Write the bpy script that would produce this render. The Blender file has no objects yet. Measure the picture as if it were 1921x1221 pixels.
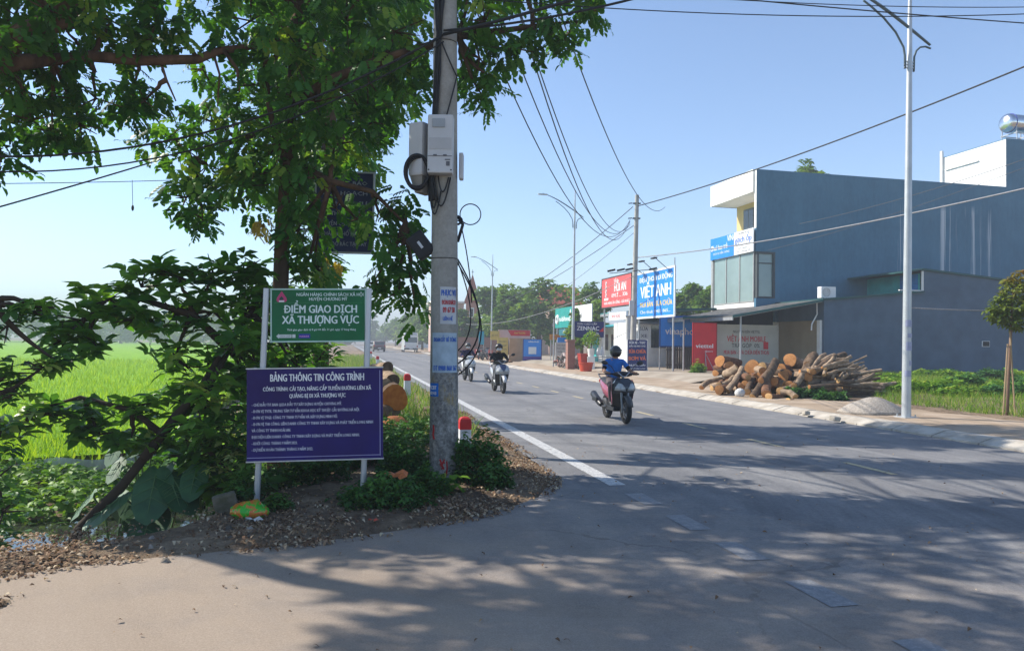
import bpy, bmesh, math, random
import numpy as np
from mathutils import Vector, Matrix
R = math.radians
random.seed(7); rng = np.random.default_rng(11)
sc = bpy.context.scene
C = sc.collection
# ------------------------------------------------------------------ camera
PITCH, ROLL, CAMH, FPX = R(1.32), R(0.75), 1.6, 1387.0
cd = bpy.data.cameras.new('camera'); cam = bpy.data.objects.new('camera', cd); C.objects.link(cam)
cd.sensor_width = 36.0; cd.lens = 36.0 * FPX / 1921.0
cd.clip_start = 0.05; cd.clip_end = 4000
CM = Matrix.Translation((0, 0, CAMH)) @ Matrix.Rotation(math.pi / 2 + PITCH, 4, 'X') @ Matrix.Rotation(ROLL, 4, 'Z')
cam.matrix_world = CM
sc.camera = cam
# ------------------------------------------------------------------ sky, sun, exposure
HAZE = 0.0021
SUN_EL = 39.0
SUN_AZ = Vector((-0.955, 0.29))            # horizontal direction towards the sun
w = bpy.data.worlds.new('World'); sc.world = w; w.use_nodes = True
nt = w.node_tree; bg = nt.nodes['Background']
sky = nt.nodes.new('ShaderNodeTexSky'); sky.sky_type = 'NISHITA'; sky.sun_disc = False
sky.sun_elevation = R(SUN_EL); sky.sun_rotation = math.atan2(SUN_AZ.x, SUN_AZ.y)
sky.air_density = 0.85; sky.dust_density = 0.2; sky.ozone_density = 2.8
nt.links.new(sky.outputs[0], bg.inputs[0]); bg.inputs[1].default_value = 0.095
sd = bpy.data.lights.new('sun', 'SUN'); sd.energy = 3.2; sd.angle = R(0.53); sd.color = (1.0, 0.94, 0.85)
so = bpy.data.objects.new('sun', sd); C.objects.link(so)
sv = Vector((SUN_AZ.x * math.cos(R(SUN_EL)), SUN_AZ.y * math.cos(R(SUN_EL)), math.sin(R(SUN_EL))))
so.rotation_euler = sv.to_track_quat('Z', 'Y').to_euler(); so.location = (-30, 20, 40)
sc.view_settings.view_transform = 'Standard'; sc.view_settings.look = 'None'
sc.view_settings.gamma = 1.0; sc.view_settings.use_curve_mapping = False
sc.view_settings.exposure = 1.36
sc.render.engine = 'CYCLES'
sc.cycles.use_denoising = True
sc.cycles.max_bounces = 6; sc.cycles.diffuse_bounces = 3; sc.cycles.glossy_bounces = 3
sc.cycles.transmission_bounces = 4; sc.cycles.transparent_max_bounces = 6; sc.cycles.volume_bounces = 1
sc.cycles.sample_clamp_indirect = 6.0
# ------------------------------------------------------------------ geometry helpers
def U(px, py, Y):
    """point at world depth Y seen at photo pixel (px, py)"""
    d = CM.to_3x3() @ Vector(((px - 960.5) / FPX, -(py - 610.5) / FPX, -1.0))
    return Vector((0, 0, CAMH)) + d * (Y / d.y)
def G(px, py, z=0.0):
    d = CM.to_3x3() @ Vector(((px - 960.5) / FPX, -(py - 610.5) / FPX, -1.0))
    return Vector((0, 0, CAMH)) + d * ((z - CAMH) / d.z)
TH = math.atan2(0.2205, 0.9754)            # the main road runs TH to the left of +Y
RD = Vector((-math.sin(TH), math.cos(TH), 0)); RN = Vector((math.cos(TH), math.sin(TH), 0))
RO = Vector((3.12, 0, 0))
def RT(s, t, z=0.0):
    p = RO + RD * s + RN * t; p.z = z; return p
def st(x, y):
    r = Vector((x - RO.x, y, 0)); return r.dot(RD), r.dot(RN)
def sm(x, a, b):
    k = np.clip((x - a) / (b - a), 0, 1); return k * k * (3 - 2 * k)
def lin(r, g, b):
    f = lambda v: v / 12.92 if v <= 0.04045 else ((v + 0.055) / 1.055) ** 2.4
    return (f(r / 255), f(g / 255), f(b / 255))

import unicodedata
_GL = {}
def _font(body, res):
    cu = bpy.data.curves.new('lettering', 'FONT'); cu.body = body; cu.size = 1.0; cu.resolution_u = res; cu.extrude = 1.0
    o = bpy.data.objects.new('lettering', cu); C.objects.link(o)
    dg = bpy.context.evaluated_depsgraph_get(); dg.update(); me = bpy.data.meshes.new_from_object(o.evaluated_get(dg))
    v = [tuple(q.co) for q in me.vertices]; f = [tuple(p.vertices) for p in me.polygons]
    bpy.data.objects.remove(o); bpy.data.curves.remove(cu); bpy.data.meshes.remove(me); return v, f
def _wid(body): v, f = _font(body, 1); return max(q[0] for q in v) - min(q[0] for q in v)
def glyph(ch, res):
    """one letter as (verts, faces, advance); the horn and the barred D are added as strokes of their own"""
    if (ch, res) in _GL: return _GL[(ch, res)]
    base = ch; horn = bar = False
    if ch in 'Đđ': base = 'D' if ch == 'Đ' else 'd'; bar = True
    nf = unicodedata.normalize('NFD', ch)
    if '\u031b' in nf: base = unicodedata.normalize('NFC', nf.replace('\u031b', '')); horn = True
    adv = _wid('|' + base + '|') - _wid('||'); v, f = _font(base, res) if base != ' ' else ([], [])
    def quad(p):
        o = len(v)
        for zz in (-1, 1): v.extend([(a, b_, zz) for a, b_ in p])
        f.extend([(o, o + 1, o + 2, o + 3), (o + 7, o + 6, o + 5, o + 4)] + [(o + i, o + 4 + i, o + 4 + (i + 1) % 4, o + (i + 1) % 4) for i in range(4)])
    if v:
        x0, x1 = min(q[0] for q in v), max(q[0] for q in v); cap = .69 if ch.isupper() else .5
        if bar and ch == 'Đ': quad([(x0 - .07, .31), (x0 + .30, .31), (x0 + .30, .40), (x0 - .07, .40)])
        elif bar: quad([(x1 - .32, .60), (x1 + .06, .60), (x1 + .06, .67), (x1 - .32, .67)])
        if horn: quad([(x1 - .10, cap - .14), (x1 - .0, cap - .12), (x1 + .09, cap + .06), (x1 + .0, cap + .07)])
    _GL[(ch, res)] = (v, f, adv, base); return _GL[(ch, res)]

class MB:
    def __init__(s): s.v = []; s.f = []; s.m = []; s.cm = 0
    def add(s, vs, fs):
        o = len(s.v); s.v += [tuple(v) for v in vs]
        s.f += [tuple(i + o for i in f) for f in fs]; s.m += [s.cm] * len(fs); return s
    def box(s, c, sz, rot=None):
        hx, hy, hz = sz[0] / 2, sz[1] / 2, sz[2] / 2; c = Vector(c)
        vs = [Vector((x, y, z)) for z in (-hz, hz) for y in (-hy, hy) for x in (-hx, hx)]
        if rot is not None: vs = [rot @ v for v in vs]
        return s.add([v + c for v in vs], [(0, 2, 3, 1), (4, 5, 7, 6), (0, 1, 5, 4), (2, 6, 7, 3), (0, 4, 6, 2), (1, 3, 7, 5)])
    def bevbox(s, c, sz, b=0.02):
        """box with chamfered edges"""
        bm = bmesh.new(); bmesh.ops.create_cube(bm, size=1.0)
        for v in bm.verts: v.co = Vector((v.co.x * sz[0], v.co.y * sz[1], v.co.z * sz[2])) + Vector(c)
        bmesh.ops.bevel(bm, geom=bm.edges[:], offset=b, segments=2, affect='EDGES', profile=0.6)
        return s.addbm(bm)
    def addbm(s, bm):
        bm.verts.index_update(); s.add([v.co for v in bm.verts], [[v.index for v in f.verts] for f in bm.faces]); bm.free(); return s
    def tube(s, pts, r, n=8, cap=True):
        pts = [Vector(p) for p in pts]
        if not hasattr(r, '__len__'): r = [r] * len(pts)
        vs = []; up = Vector((0, 0, 1)); px = None
        for i, p in enumerate(pts):
            d = (pts[min(i + 1, len(pts) - 1)] - pts[max(i - 1, 0)])
            d = d.normalized() if d.length > 1e-9 else Vector((0, 0, 1))
            if px is None:
                a = up if abs(d.z) < 0.9 else Vector((1, 0, 0)); px = d.cross(a).normalized()
            else:
                px = px - d * px.dot(d)
                px = px.normalized() if px.length > 1e-6 else d.orthogonal().normalized()
            py = d.cross(px)
            vs += [p + (px * math.cos(2 * math.pi * k / n) + py * math.sin(2 * math.pi * k / n)) * r[i] for k in range(n)]
        fs = []
        for i in range(len(pts) - 1):
            for k in range(n):
                a = i * n + k; b = i * n + (k + 1) % n; fs.append((a, b, b + n, a + n))
        if cap: fs.append(tuple(range(n))[::-1]); fs.append(tuple(range((len(pts) - 1) * n, len(pts) * n)))
        return s.add(vs, fs)
    def loft(s, rings, cap=True):
        n = len(rings[0]); vs = [Vector(p) for r_ in rings for p in r_]; fs = []
        for i in range(len(rings) - 1):
            for k in range(n):
                a = i * n + k; b = i * n + (k + 1) % n; fs.append((a, b, b + n, a + n))
        if cap: fs.append(tuple(range(n))[::-1]); fs.append(tuple(range((len(rings) - 1) * n, len(rings) * n)))
        return s.add(vs, fs)
    def prism(s, poly, axis, a, b):
        """2-D polygon extruded along axis from a to b; poly gives the other two axes in order"""
        def P(p, q):
            l = list(p); l.insert(axis, q); return l
        n = len(poly)
        return s.add([P(p, a) for p in poly] + [P(p, b) for p in poly],
                     [tuple(range(n))[::-1], tuple(range(n, 2 * n))] + [(k, (k + 1) % n, (k + 1) % n + n, k + n) for k in range(n)])
    def ell(s, c, r, nu=12, nv=8, rot=None):
        vs = []; c = Vector(c)
        for j in range(nv + 1):
            ph = math.pi * j / nv
            for i in range(nu):
                a = 2 * math.pi * i / nu
                v = Vector((r[0] * math.sin(ph) * math.cos(a), r[1] * math.sin(ph) * math.sin(a), r[2] * math.cos(ph)))
                vs.append((rot @ v if rot is not None else v) + c)
        fs = [(j * nu + i, (j + 1) * nu + i, (j + 1) * nu + (i + 1) % nu, j * nu + (i + 1) % nu) for j in range(nv) for i in range(nu)]
        return s.add(vs, fs)
    def torus(s, c, Rr, r, ax='Y', n=20, m=8, a0=0, a1=2 * math.pi):
        c = Vector(c); pts = []
        full = abs(a1 - a0 - 2 * math.pi) < 1e-6; k = n if full else n + 1; vs = []
        for i in range(k):
            a = a0 + (a1 - a0) * i / n
            for j in range(m):
                b = 2 * math.pi * j / m; q = Rr + r * math.cos(b)
                p = {'Y': (q * math.cos(a), r * math.sin(b), q * math.sin(a)), 'X': (r * math.sin(b), q * math.cos(a), q * math.sin(a)), 'Z': (q * math.cos(a), q * math.sin(a), r * math.sin(b))}[ax]
                vs.append(Vector(p) + c)
        fs = []
        for i in range(n if full else n):
            for j in range(m):
                fs.append((i * m + j, ((i + 1) % k) * m + j, ((i + 1) % k) * m + (j + 1) % m, i * m + (j + 1) % m))
        return s.add(vs, fs)
    def text(s, body, x, z, h, w=None, y=-0.02, al='CENTER', bold=0.0, d=0.0015, res=2, sx=1.0):
        """lettering in the local xz plane facing -y; z is the baseline, h the capital height"""
        k = h / 0.69; V = []; F = []; cx = 0.0; dd = d / k / 2
        for ch in body:
            v, f, adv, plain = glyph(ch, res)
            o = len(V); V += [(a + cx, b_, c * dd) for a, b_, c in v]; F += [tuple(i + o for i in q) for q in f]; cx += adv
        if not V: return s
        x0 = min(v[0] for v in V); x1 = max(v[0] for v in V); kx = w / (x1 - x0) if w else k * sx
        wd = (x1 - x0) * kx; ox = {'CENTER': x - wd / 2, 'LEFT': x, 'RIGHT': x - wd}[al]
        n = 1 if bold <= 0 else 3; e = min(bold, .05) * h * 1.1
        for q in range(n):
            dx = 0 if n == 1 else (q - 1) * e
            s.add([((v[0] - x0) * kx + ox + dx, y - v[2] * k - .0003 * q, z + v[1] * k + (0 if n == 1 else (q % 2) * e * .4)) for v in V], F)
        return s
    def build(s, name, mats, parent=None, smooth=False, M=None):
        me = bpy.data.meshes.new(name); me.from_pydata(s.v, [], s.f)
        if not isinstance(mats, (list, tuple)): mats = [mats]
        for m in mats: me.materials.append(m)
        if len(mats) > 1: me.polygons.foreach_set('material_index', s.m)
        bm = bmesh.new(); bm.from_mesh(me); bmesh.ops.recalc_face_normals(bm, faces=bm.faces); bm.to_mesh(me); bm.free()
        if smooth:
            me.polygons.foreach_set('use_smooth', [True] * len(me.polygons))
            if smooth != 'all':
                try: me.set_sharp_from_angle(angle=R(40))
                except Exception: pass
        o = bpy.data.objects.new(name, me); C.objects.link(o)
        if parent: o.parent = parent
        if M is not None: o.matrix_local = M
        return o
def tag(o, label, cat, group=None, kind=None):
    if label: o['label'] = label
    if cat: o['category'] = cat
    if group: o['group'] = group
    if kind: o['kind'] = kind
    return o
def struct(o, kind='structure'): o['kind'] = kind; return o
def thing(name, label, cat, loc=(0, 0, 0), rz=0.0, group=None):
    o = bpy.data.objects.new(name, None); C.objects.link(o); o.empty_display_size = 0.2
    o.location = loc; o.rotation_euler = (0, 0, rz); return tag(o, label, cat, group)
def copy_tree(o, parent=None):
    c = o.copy(); C.objects.link(c)
    if parent: c.parent = parent
    for ch in [x for x in o.children]: copy_tree(ch, c)
    return c
# ------------------------------------------------------------------ materials
def newmat(name):
    m = bpy.data.materials.new(name); m.use_nodes = True
    return m, m.node_tree, m.node_tree.nodes['Principled BSDF']
def node(nt, t, **k):
    n = nt.nodes.new(t)
    for a, b in k.items(): setattr(n, a, b)
    return n
def noise(nt, scale, detail=5, rough=0.55, stretch=None, coord='Object', dist=0.0):
    tc = node(nt, 'ShaderNodeTexCoord'); n = node(nt, 'ShaderNodeTexNoise')
    n.inputs['Scale'].default_value = scale; n.inputs['Detail'].default_value = detail; n.inputs['Roughness'].default_value = rough
    n.inputs['Distortion'].default_value = dist
    if stretch:
        mp = node(nt, 'ShaderNodeMapping'); mp.inputs['Scale'].default_value = stretch
        nt.links.new(tc.outputs[coord], mp.inputs[0]); nt.links.new(mp.outputs[0], n.inputs[0])
    else: nt.links.new(tc.outputs[coord], n.inputs[0])
    return n
def ramp(nt, src, stops):
    r = node(nt, 'ShaderNodeValToRGB'); e = r.color_ramp.elements
    while len(e) < len(stops): e.new(0.5)
    for i, (p, c) in enumerate(stops): e[i].position = p; e[i].color = (*c, 1) if len(c) == 3 else c
    nt.links.new(src, r.inputs[0]); return r
def mixc(nt, fac, a, b, mode='MIX'):
    m = node(nt, 'ShaderNodeMix', data_type='RGBA', blend_type=mode)
    for sock, v in ((m.inputs[0], fac), (m.inputs[6], a), (m.inputs[7], b)):
        if hasattr(v, 'is_output'): nt.links.new(v, sock)
        elif isinstance(v, (int, float)): sock.default_value = v
        else: sock.default_value = (*v, 1)
    return m.outputs[2]
def math_(nt, op, a, b=None, clamp=False):
    m = node(nt, 'ShaderNodeMath', operation=op, use_clamp=clamp)
    for sock, v in ((m.inputs[0], a), (m.inputs[1], b)):
        if v is None: continue
        if hasattr(v, 'is_output'): nt.links.new(v, sock)
        else: sock.default_value = v
    return m.outputs[0]
def M(name, c1, c2=None, scale=4.0, rough=0.7, bump=0.0, bscale=None, metal=0.0, spec=0.3, detail=6, stretch=None, lo=0.35, hi=0.65, coat=0.0):
    m, t, b = newmat(name)
    b.inputs['Roughness'].default_value = rough; b.inputs['Metallic'].default_value = metal
    b.inputs['Specular IOR Level'].default_value = spec; b.inputs['Coat Weight'].default_value = coat
    if c2 is None: c2 = tuple(x * 0.82 for x in c1)
    n = noise(t, scale, detail, stretch=stretch)
    r = ramp(t, n.outputs[0], [(lo, c2), (hi, c1)]); t.links.new(r.outputs[0], b.inputs['Base Color'])
    if bump:
        n2 = noise(t, bscale or scale * 4, 8, 0.65, stretch=stretch); bp = node(t, 'ShaderNodeBump')
        bp.inputs['Strength'].default_value = bump; bp.inputs['Distance'].default_value = 0.02
        t.links.new(n2.outputs[0], bp.inputs['Height']); t.links.new(bp.outputs[0], b.inputs['Normal'])
    return m
def leafmat(name, stops, trans=0.35, rough=0.5, spec=0.25, tint=(1.25, 1.25, 0.5)):
    """leaf colour by each leaf's own random number"""
    m, t, b = newmat(name); out = t.nodes['Material Output']
    at = node(t, 'ShaderNodeAttribute', attribute_name='rnd'); r = ramp(t, at.outputs['Fac'], stops)
    b.inputs['Roughness'].default_value = rough; b.inputs['Specular IOR Level'].default_value = spec
    t.links.new(r.outputs[0], b.inputs['Base Color'])
    tr = node(t, 'ShaderNodeBsdfTranslucent'); t.links.new(mixc(t, 1.0, r.outputs[0], tint, 'MULTIPLY'), tr.inputs[0])
    mx = node(t, 'ShaderNodeMixShader'); mx.inputs[0].default_value = trans
    t.links.new(b.outputs[0], mx.inputs[1]); t.links.new(tr.outputs[0], mx.inputs[2]); t.links.new(mx.outputs[0], out.inputs[0])
    return m
# ------------------------------------------------------------------ foliage
def leaf_t(L=1.0, W=0.4, fold=0.12, droop=0.15, n=2):
    """one pointed leaf along +x: n=1 rhombus, n=2 fuller blade"""
    if n == 1: return np.array([(0, 0, 0), (L * .45, -W * .5, fold * W), (L * .8, -W * .36, 0), (L, 0, -droop * L), (L * .8, W * .36, 0), (L * .45, W * .5, fold * W)]), [(0, 1, 5), (1, 2, 4, 5), (2, 3, 4)]
    v = [(0, 0, 0), (L * .3, -W * .38, fold * W), (L * .3, 0, 0), (L * .3, W * .38, fold * W), (L * .68, -W * .5, fold * W - droop * L * .4), (L * .68, 0, -droop * L * .45), (L * .68, W * .5, fold * W - droop * L * .4), (L, 0, -droop * L)]
    return np.array(v), [(0, 1, 2), (0, 2, 3), (1, 4, 5, 2), (2, 5, 6, 3), (4, 7, 5), (5, 7, 6)]
def join_t(parts):
    V = []; F = []; o = 0
    for v, f in parts: V.append(v); F += [tuple(i + o for i in q) for q in f]; o += len(v)
    return np.concatenate(V), F
def rot_np(yaw, pitch, roll):
    cy, sy, cp, sp, cr, sr = np.cos(yaw), np.sin(yaw), np.cos(pitch), np.sin(pitch), np.cos(roll), np.sin(roll)
    z = np.zeros_like(cy); o = z + 1
    Rz = np.stack([np.stack([cy, -sy, z], -1), np.stack([sy, cy, z], -1), np.stack([z, z, o], -1)], -2)
    Ry = np.stack([np.stack([cp, z, sp], -1), np.stack([z, o, z], -1), np.stack([-sp, z, cp], -1)], -2)
    Rx = np.stack([np.stack([o, z, z], -1), np.stack([z, cr, -sr], -1), np.stack([z, sr, cr], -1)], -2)
    return Rz @ Ry @ Rx
def pinnate(pairs=4, L=0.25, l=0.115, W=0.062):
    ps = []
    for i in range(pairs):
        x = L * (0.25 + 0.75 * i / pairs); z = -0.22 * x * x / L
        for sgn in (-1, 1):
            v, f = leaf_t(l, W, 0.15, 0.12, 1); Rm = rot_np(np.array([sgn * R(58)]), np.array([R(12)]), np.array([sgn * R(15)]))[0]
            ps.append((v @ Rm.T + np.array((x, 0, z)), f))
    v, f = leaf_t(l, W, 0.15, 0.2, 1); ps.append((v + np.array((L, 0, -0.22 * L)), f))
    return join_t(ps)
def rosette(n=7, L=0.18, W=0.075, up=0.25):
    ps = []
    for i in range(n):
        v, f = leaf_t(L * random.uniform(.75, 1.1), W, 0.14, 0.35, 2)
        Rm = rot_np(np.array([2 * math.pi * i / n + random.uniform(-.3, .3)]), np.array([-up + random.uniform(-.3, .35)]), np.array([random.uniform(-.4, .4)]))[0]
        ps.append((v @ Rm.T + np.array((0, 0, random.uniform(-.03, .03))), f))
    return join_t(ps)
def scatter(name, tmpl, P, mat, parent=None, yaw=None, pitch=None, roll=None, scale=None, rnd=None):
    """copies of one leaf template at the points P, as the one mesh of a crown or clump"""
    V, F = tmpl; P = np.asarray(P, float); N = len(P)
    yaw = rng.uniform(0, 2 * math.pi, N) if yaw is None else yaw
    pitch = rng.uniform(-.3, .9, N) if pitch is None else pitch
    roll = rng.uniform(-.6, .6, N) if roll is None else roll
    scale = rng.uniform(.75, 1.2, N) if scale is None else scale
    Rm = rot_np(yaw, pitch, roll)
    W = np.einsum('nij,vj->nvi', Rm, V) * scale[:, None, None] + P[:, None, :]
    nv = len(V); lens = np.array([len(f) for f in F]); flat = np.concatenate([np.array(f) for f in F])
    loops = (flat[None, :] + (np.arange(N) * nv)[:, None]).ravel()
    starts = np.concatenate([[0], np.cumsum(np.tile(lens, N))[:-1]])
    me = bpy.data.meshes.new(name); me.vertices.add(N * nv); me.vertices.foreach_set('co', W.ravel())
    me.loops.add(len(loops)); me.loops.foreach_set('vertex_index', loops)
    me.polygons.add(N * len(F)); me.polygons.foreach_set('loop_start', starts); me.update(calc_edges=True)
    a = me.attributes.new('rnd', 'FLOAT', 'POINT')
    rv = rng.uniform(0, 1, N) if rnd is None else rnd
    a.data.foreach_set('value', np.clip(np.repeat(rv, nv) + rng.normal(0, .06, N * nv), 0, 1))
    me.materials.append(mat); me.validate()
    o = bpy.data.objects.new(name, me); C.objects.link(o)
    if parent: o.parent = parent
    return o
def blob_pts(blobs, shell=0.45):
    """blobs: (centre, (rx, ry, rz), n) -> points and a per-blob tone"""
    P = []; T = []
    for c, r_, n in blobs:
        q = rng.normal(size=(n, 3)); q /= np.linalg.norm(q, axis=1)[:, None]
        q *= (rng.uniform(shell ** 3, 1, n) ** (1 / 3))[:, None]
        P.append(np.array(c)[None] + q * np.array(r_)[None]); T.append(np.clip(rng.normal(rng.uniform(.25, .75), .18, n), 0, 1))
    return np.concatenate(P), np.concatenate(T)
def curve_pts(a, b, bend=(0, 0, 0), n=7, jit=0.0):
    a, b, bend = Vector(a), Vector(b), Vector(bend); out = []
    for i in range(n):
        k = i / (n - 1); p = a.lerp(b, k) + bend * (4 * k * (1 - k))
        if 0 < i < n - 1 and jit: p += Vector([random.uniform(-jit, jit) for _ in range(3)])
        out.append(p)
    return out
# ================================================================== ground, roads, water
EDGE = [(-30, -9.95), (-8.0, 2.37), (-3.42, 4.93), (-2.92, 5.32), (-2.16, 5.6), (-1.52, 5.9), (-.74, 6.43), (-.15, 6.98), (.28, 7.73), (.50, 8.5), (.38, 9.8), (.05, 11.3), (-.61, 14.0), (-1.08, 16.6)]
def Dside(x, y): return (x + 3.42) * -0.49 + (y - 4.93) * 0.87
def verge_sd(x, y):
    """distance to the ragged verge edge, positive on the verge"""
    e = [Vector(p) for p in EDGE] + [RT(20, -.40).xy, RT(420, -.40).xy]
    d = np.full(x.shape, 1e9); poly = [(p[0], p[1]) for p in e] + [(-2000, 420), (-2000, -1100)]
    for a, c in zip(e[:-1], e[1:]):
        ab = c - a; k = np.clip(((x - a.x) * ab.x + (y - a.y) * ab.y) / ab.length_squared, 0, 1)
        d = np.minimum(d, np.hypot(x - a.x - k * ab.x, y - a.y - k * ab.y))
    ins = np.zeros(x.shape, bool)
    for (x0, y0), (x1, y1) in zip(poly, poly[1:] + poly[:1]):
        c = ((y0 > y) != (y1 > y)) & (x < (x1 - x0) * (y - y0) / (y1 - y0 + 1e-12) + x0); ins ^= c
    return np.where(ins, d, -d)
def ground_np(x, y):
    s = (x - RO.x) * RD.x + y * RD.y; t = (x - RO.x) * RN.x + y * RN.y; D = Dside(x, y)
    d0 = .55 + 1.5 * sm(x, -3.3, -1.9)
    e1 = sm(D, d0, d0 + 1.5); e2 = sm(-t, 2.9, 5.2); f = e1 * e2
    z = -0.86 * f
    ca = sm(D, 2.0, 2.8) * (1 - sm(D, 4.8, 5.6)) * sm(-t, 4.2, 6.0); z = z - 0.35 * ca
    bank = sm(D, 5.4, 6.2) * (1 - sm(D, 8.0, 8.8)) * sm(-t, 4, 6); z = z + 0.12 * bank
    z = np.where(t > 7.2, .11 * sm(t, 7.25, 7.6) + .15 * sm(t, 11, 16), z)
    b = (np.sin(x * 1.7 + y * .6) + np.sin(y * 2.3 - x * .9) + np.sin(x * 5.1 + y * 4.3) * .5) * .016 + .03
    sd = verge_sd(x, y); left = t < 3.5
    zl = np.where(sd > 0, -.04 + sm(sd, 0, .22) * (.04 + b) + z, -.04)
    zr = np.where(t < 7.3, -.04, z + np.where(t > 10.6, b, -.012))
    z = np.where(left, zl, zr)
    return z
def gz(x, y): return float(ground_np(np.array([x], float), np.array([y], float))[0])
ax = np.concatenate([np.array([-900, -500, -300, -180, -120, -80, -55, -40, -30, -24, -19]), np.arange(-15, 16, .3), np.array([17, 20, 24, 29, 35, 45, 60, 90, 140, 220, 350, 600, 900])])
ay = np.concatenate([np.array([-300, -120, -60, -30, -15, -8, -4, -1]), np.arange(1, 24, .3), np.arange(24.4, 60, 1.2), np.array([62, 66, 72, 80, 90, 105, 125, 150, 190, 250, 350, 500, 800, 1400])])
X, Y = np.meshgrid(ax, ay); Z = ground_np(X, Y)
nx, ny = len(ax), len(ay)
gm = bpy.data.meshes.new('ground'); ii = np.arange(nx * ny).reshape(ny, nx)
gm.from_pydata(np.stack([X.ravel(), Y.ravel(), Z.ravel()], 1).tolist(), [], np.stack([ii[:-1, :-1].ravel(), ii[:-1, 1:].ravel(), ii[1:, 1:].ravel(), ii[1:, :-1].ravel()], 1).tolist())
m, t, b = newmat('soil'); b.inputs['Roughness'].default_value = .95; b.inputs['Specular IOR Level'].default_value = .1
n1 = noise(t, 1.1, 8, .65); n2 = noise(t, 14, 8, .7); n3 = noise(t, 60, 4, .7)
base = ramp(t, n1.outputs[0], [(.35, (.14, .105, .08)), (.52, (.27, .21, .155)), (.68, (.42, .34, .26))])
fine = ramp(t, n2.outputs[0], [(.3, (.55, .5, .45)), (.65, (1.15, 1.1, 1.0))])
t.links.new(mixc(t, 1.0, base.outputs[0], fine.outputs[0], 'MULTIPLY'), b.inputs['Base Color'])
bp = node(t, 'ShaderNodeBump'); bp.inputs['Strength'].default_value = .9; bp.inputs['Distance'].default_value = .03
t.links.new(math_(t, 'ADD', n2.outputs[0], n3.outputs[0]), bp.inputs['Height']); t.links.new(bp.outputs[0], b.inputs['Normal'])
gm.materials.append(m); MAT_SOIL = m
gm.polygons.foreach_set('use_smooth', [True] * len(gm.polygons))
go = bpy.data.objects.new('ground', gm); C.objects.link(go); struct(go)

# asphalt ---------------------------------------------------------
m, t, b = newmat('asphalt'); b.inputs['Specular IOR Level'].default_value = .25
tc = node(t, 'ShaderNodeTexCoord')
big = noise(t, .22, 6, .6); mid = noise(t, 1.6, 8, .65); grit = noise(t, 85, 4, .85); spk = noise(t, 420, 2, .8)
# worn arcs where vehicles turn into the side road
mp = node(t, 'ShaderNodeVectorMath', operation='SUBTRACT'); mp.inputs[1].default_value = (.4, 8.2, 0); t.links.new(tc.outputs['Object'], mp.inputs[0])
sc_ = node(t, 'ShaderNodeVectorMath', operation='MULTIPLY'); sc_.inputs[1].default_value = (1.0, .72, 0); t.links.new(mp.outputs[0], sc_.inputs[0])
ln = node(t, 'ShaderNodeVectorMath', operation='LENGTH'); t.links.new(sc_.outputs[0], ln.inputs[0])
sx = node(t, 'ShaderNodeSeparateXYZ'); t.links.new(sc_.outputs[0], sx.inputs[0])
an = math_(t, 'ARCTAN2', sx.outputs[1], sx.outputs[0])
cb = node(t, 'ShaderNodeCombineXYZ'); t.links.new(math_(t, 'MULTIPLY', ln.outputs['Value'], 1.9), cb.inputs[0]); t.links.new(math_(t, 'MULTIPLY', an, .45), cb.inputs[1])
arc = node(t, 'ShaderNodeTexNoise'); arc.inputs['Scale'].default_value = 1.5; arc.inputs['Detail'].default_value = 5; arc.inputs['Roughness'].default_value = .65; t.links.new(cb.outputs[0], arc.inputs[0])
near = math_(t, 'MULTIPLY', math_(t, 'SUBTRACT', ln.outputs['Value'], 1.2, True), math_(t, 'SUBTRACT', 7.0, ln.outputs['Value'], True), True)
arcr = ramp(t, arc.outputs[0], [(.36, (.78, .79, .80)), (.5, (1, 1, 1)), (.64, (1.2, 1.18, 1.15))])
c0 = ramp(t, big.outputs[0], [(.35, (.166, .168, .175)), (.65, (.222, .222, .224))])
c1 = mixc(t, .8, c0.outputs[0], ramp(t, mid.outputs[0], [(.3, (.78, .78, .8)), (.7, (1.18, 1.16, 1.13))]).outputs[0], 'MULTIPLY')
c2 = mixc(t, near, c1, mixc(t, 1.0, c1, arcr.outputs[0], 'MULTIPLY'))
c3 = mixc(t, .75, c2, ramp(t, grit.outputs[0], [(.3, (.6, .6, .6)), (.7, (1.35, 1.33, 1.3))]).outputs[0], 'MULTIPLY')
# dusty soil carried onto the side road
sp = node(t, 'ShaderNodeSeparateXYZ'); t.links.new(tc.outputs['Object'], sp.inputs[0])
dm = math_(t, 'ADD', math_(t, 'MULTIPLY', math_(t, 'SUBTRACT', 2.2, sp.outputs[0]), .22), math_(t, 'MULTIPLY', math_(t, 'SUBTRACT', 7.2, sp.outputs[1]), .22))
dm = math_(t, 'MULTIPLY', math_(t, 'ADD', dm, math_(t, 'MULTIPLY', math_(t, 'SUBTRACT', mid.outputs[0], .5), 1.6)), .62, True)
# dark tyre lanes, fine cracks and oil drips
def rotv(sx_, sy_):
    q = node(t, 'ShaderNodeMapping'); q.vector_type = 'POINT'; q.inputs['Rotation'].default_value = (0, 0, -TH); q.inputs['Scale'].default_value = (1, 1, 1); t.links.new(tc.outputs['Object'], q.inputs[0])
    q2 = node(t, 'ShaderNodeMapping'); q2.inputs['Scale'].default_value = (sx_, sy_, 1); t.links.new(q.outputs[0], q2.inputs[0]); return q2.outputs[0]
lane = node(t, 'ShaderNodeTexNoise'); lane.inputs['Scale'].default_value = 1.0; lane.inputs['Detail'].default_value = 6; lane.inputs['Roughness'].default_value = .6; t.links.new(rotv(1.6, .05), lane.inputs[0])
c3 = mixc(t, .8, c3, ramp(t, lane.outputs[0], [(.36, (.78, .78, .79)), (.5, (1, 1, 1)), (.66, (1.16, 1.15, 1.13))]).outputs[0], 'MULTIPLY')
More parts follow.
